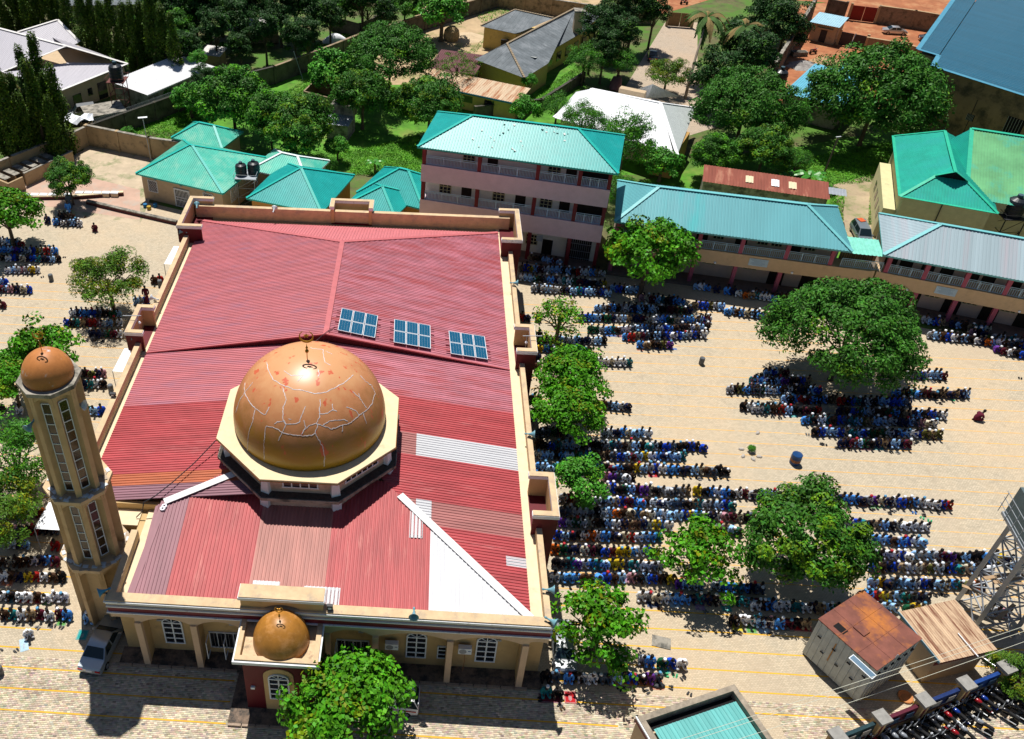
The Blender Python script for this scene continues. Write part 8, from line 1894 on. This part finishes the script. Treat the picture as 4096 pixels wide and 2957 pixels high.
def shoes(tx, ty, c, lb, s=1.25):
    p = at(tx, ty); o = bpy.data.objects.new('pair_of_shoes', SMv[c]); COL.objects.link(o); o.location = (p.x, p.y, .022 if p.y < 37 else .004); o.rotation_euler.z = rgp.random()*6.28; o.scale = (s, s, s); tag(o, lb, 'shoes', 'shoes left on the paving')
sh = [(72, 2497, 0, 'left of the row of shoes by the lone bower'), (125, 2492, 0, 'behind the lone bower'), (152, 2512, 4, 'upper right of the lone bower'), (200, 2505, 0, 'middle of the line toward the minaret'), (215, 2507, 0, 'next to the middle pair'), (245, 2512, 0, 'nearest the minaret'), (66, 2604, 0, 'below the striped mat'), (2160, 2800, 0, 'left below the mosque corner trio'), (2240, 2825, 0, 'in the shadow edge below the corner trio'), (2248, 2835, 1, 'under the corner trio pair'), (2590, 2768, 0, 'under the long orange mat'), (2683, 2752, 0, 'below the folded bag mat'), (2730, 2715, 0, 'right of the purple gown'), (2665, 2702, 3, 'below the teal mat'), (2700, 2704, 3, 'right below the teal mat'), (2758, 2777, 0, 'alone near the teal office roof'), (2500, 2757, 0, 'in a shaded line under the tree'), (2480, 2757, 0, 'left in the shaded line'), (2530, 2760, 0, 'right in the shaded line'), (2940, 2530, 0, 'below the yellow mat'), (2960, 2535, 0, 'right below the yellow mat'), (3085, 2540, 0, 'right of the green mat'), (2640, 2437, 1, 'near the salmon cloth'), (2822, 2448, 4, 'below the lilac mat'),
 (2545, 1902, 0, 'left of the lone red mat'), (2562, 1903, 4, 'beside the lone red mat'), (2680, 1908, 0, 'right of the lone red mat'), (2740, 1905, 0, 'below the middle row'), (2790, 1915, 0, 'farther below the middle row'), (2800, 1918, 4, 'beside a black pair below the middle row'), (2860, 1918, 0, 'right end of the middle shoes'), (2885, 1910, 0, 'last under the middle row'), (3172, 2020, 0, 'under the long row left'), (3375, 2020, 9-9, 'by the maroon bag'), (3490, 2040, 0, 'below the long row'), (3558, 2054, 0, 'under the pale green mat'), (3575, 2045, 4, 'right of the pale green mat'), (3656, 2052, 2, 'bright blue under the long row end'), (3695, 2062, 0, 'near the row end'), (3688, 2072, 3, 'lime near the row end'), (3755, 2045, 0, 'at the far end of the long row'), (3718, 2085, 3, 'light green pair by the row end'), (3040, 1585, 0, 'left of the huge mango'), (3068, 1585, 4, 'left of the huge mango, right pair'), (3060, 1666, 0, 'below left mango row'), (3090, 1670, 0, 'second below left mango row'), (3120, 1675, 0, 'third below left mango row'), (3230, 1740, 4, 'left of the lower mango rows'), (3285, 1777, 0, 'near the bowed man below the mango'), (3300, 1780, 0, 'second near the bowed man'), (3345, 1793, 0, 'black before the last mango row'), (3400, 1801, 0, 'second before the last mango row'), (3565, 1811, 0, 'under the white mat'), (3590, 1813, 4, 'right under the white mat'), (3715, 1775, 0, 'right of the brown mat'), (3740, 1760, 1, 'far right of the brown mat'), (3760, 1615, 0, 'below the salmon mat'), (3770, 1606, 0, 'second below the salmon mat'), (3810, 1601, 3, 'green below the salmon mat'), (3845, 1602, 0, 'right end below the salmon mat'), (3730, 1530, 4, 'by the small red mat'), (3757, 1530, 0, 'second by the small red mat'), (4080, 1515, 0, 'alone near the right edge'), (170, 1110, 0, 'by the litter bin'), (258, 1030, 0, 'right of the left-edge rows'), (200, 1060, 0, 'below the left-edge rows'), (128, 1102, 0, 'left of the litter bin'), (350, 1364, 0, 'left of the lone bag'), (412, 1366, 0, 'right below the yellow-green tree'), (1, 2604, 0, 'at the left edge'), (340, 870, 1, 'beside the small mango'), (175, 828, 0, 'near the low kerb wall'), (165, 863, 1, 'red-brown near the kerb wall'), (3990, 2380, 0, 'before the steel tower'), (3760, 2380, 0, 'behind the rusty shop'), (3740, 2382, 0, 'left of pair behind the rusty shop'), (3780, 2383, 0, 'right of pair behind the rusty shop')]
for x, y, c, l in sh: shoes(x, y, c, '%s pair of shoes %s' % (sn[c], l))
p = at(2633, 2745); b = MB(); b.lathe([(.36, 0), (.42, .08), (.3, .16), (0, .18)], 10); o = b.build('bag', M_tank, loc=(p.x, p.y, .035)); o.scale = (1.2, .6, 1); tag(o, 'folded dark bag on the red-orange mat', 'bag')
p = at(3376, 2018); b = MB(); b.lathe([(.22, 0), (.28, .12), (.2, .3), (0, .34)], 10); o = b.build('bag', PM[9], loc=(p.x, p.y, .005)); tag(o, 'small maroon bag below the long straight row', 'bag')
p = at(375, 1360); b = MB(); b.lathe([(.3, 0), (.36, .15), (.25, .36), (0, .4)], 10); o = b.build('bag', M_dark, loc=(p.x, p.y, .005)); tag(o, 'dark bag alone below the rounded yellow-green tree', 'bag')
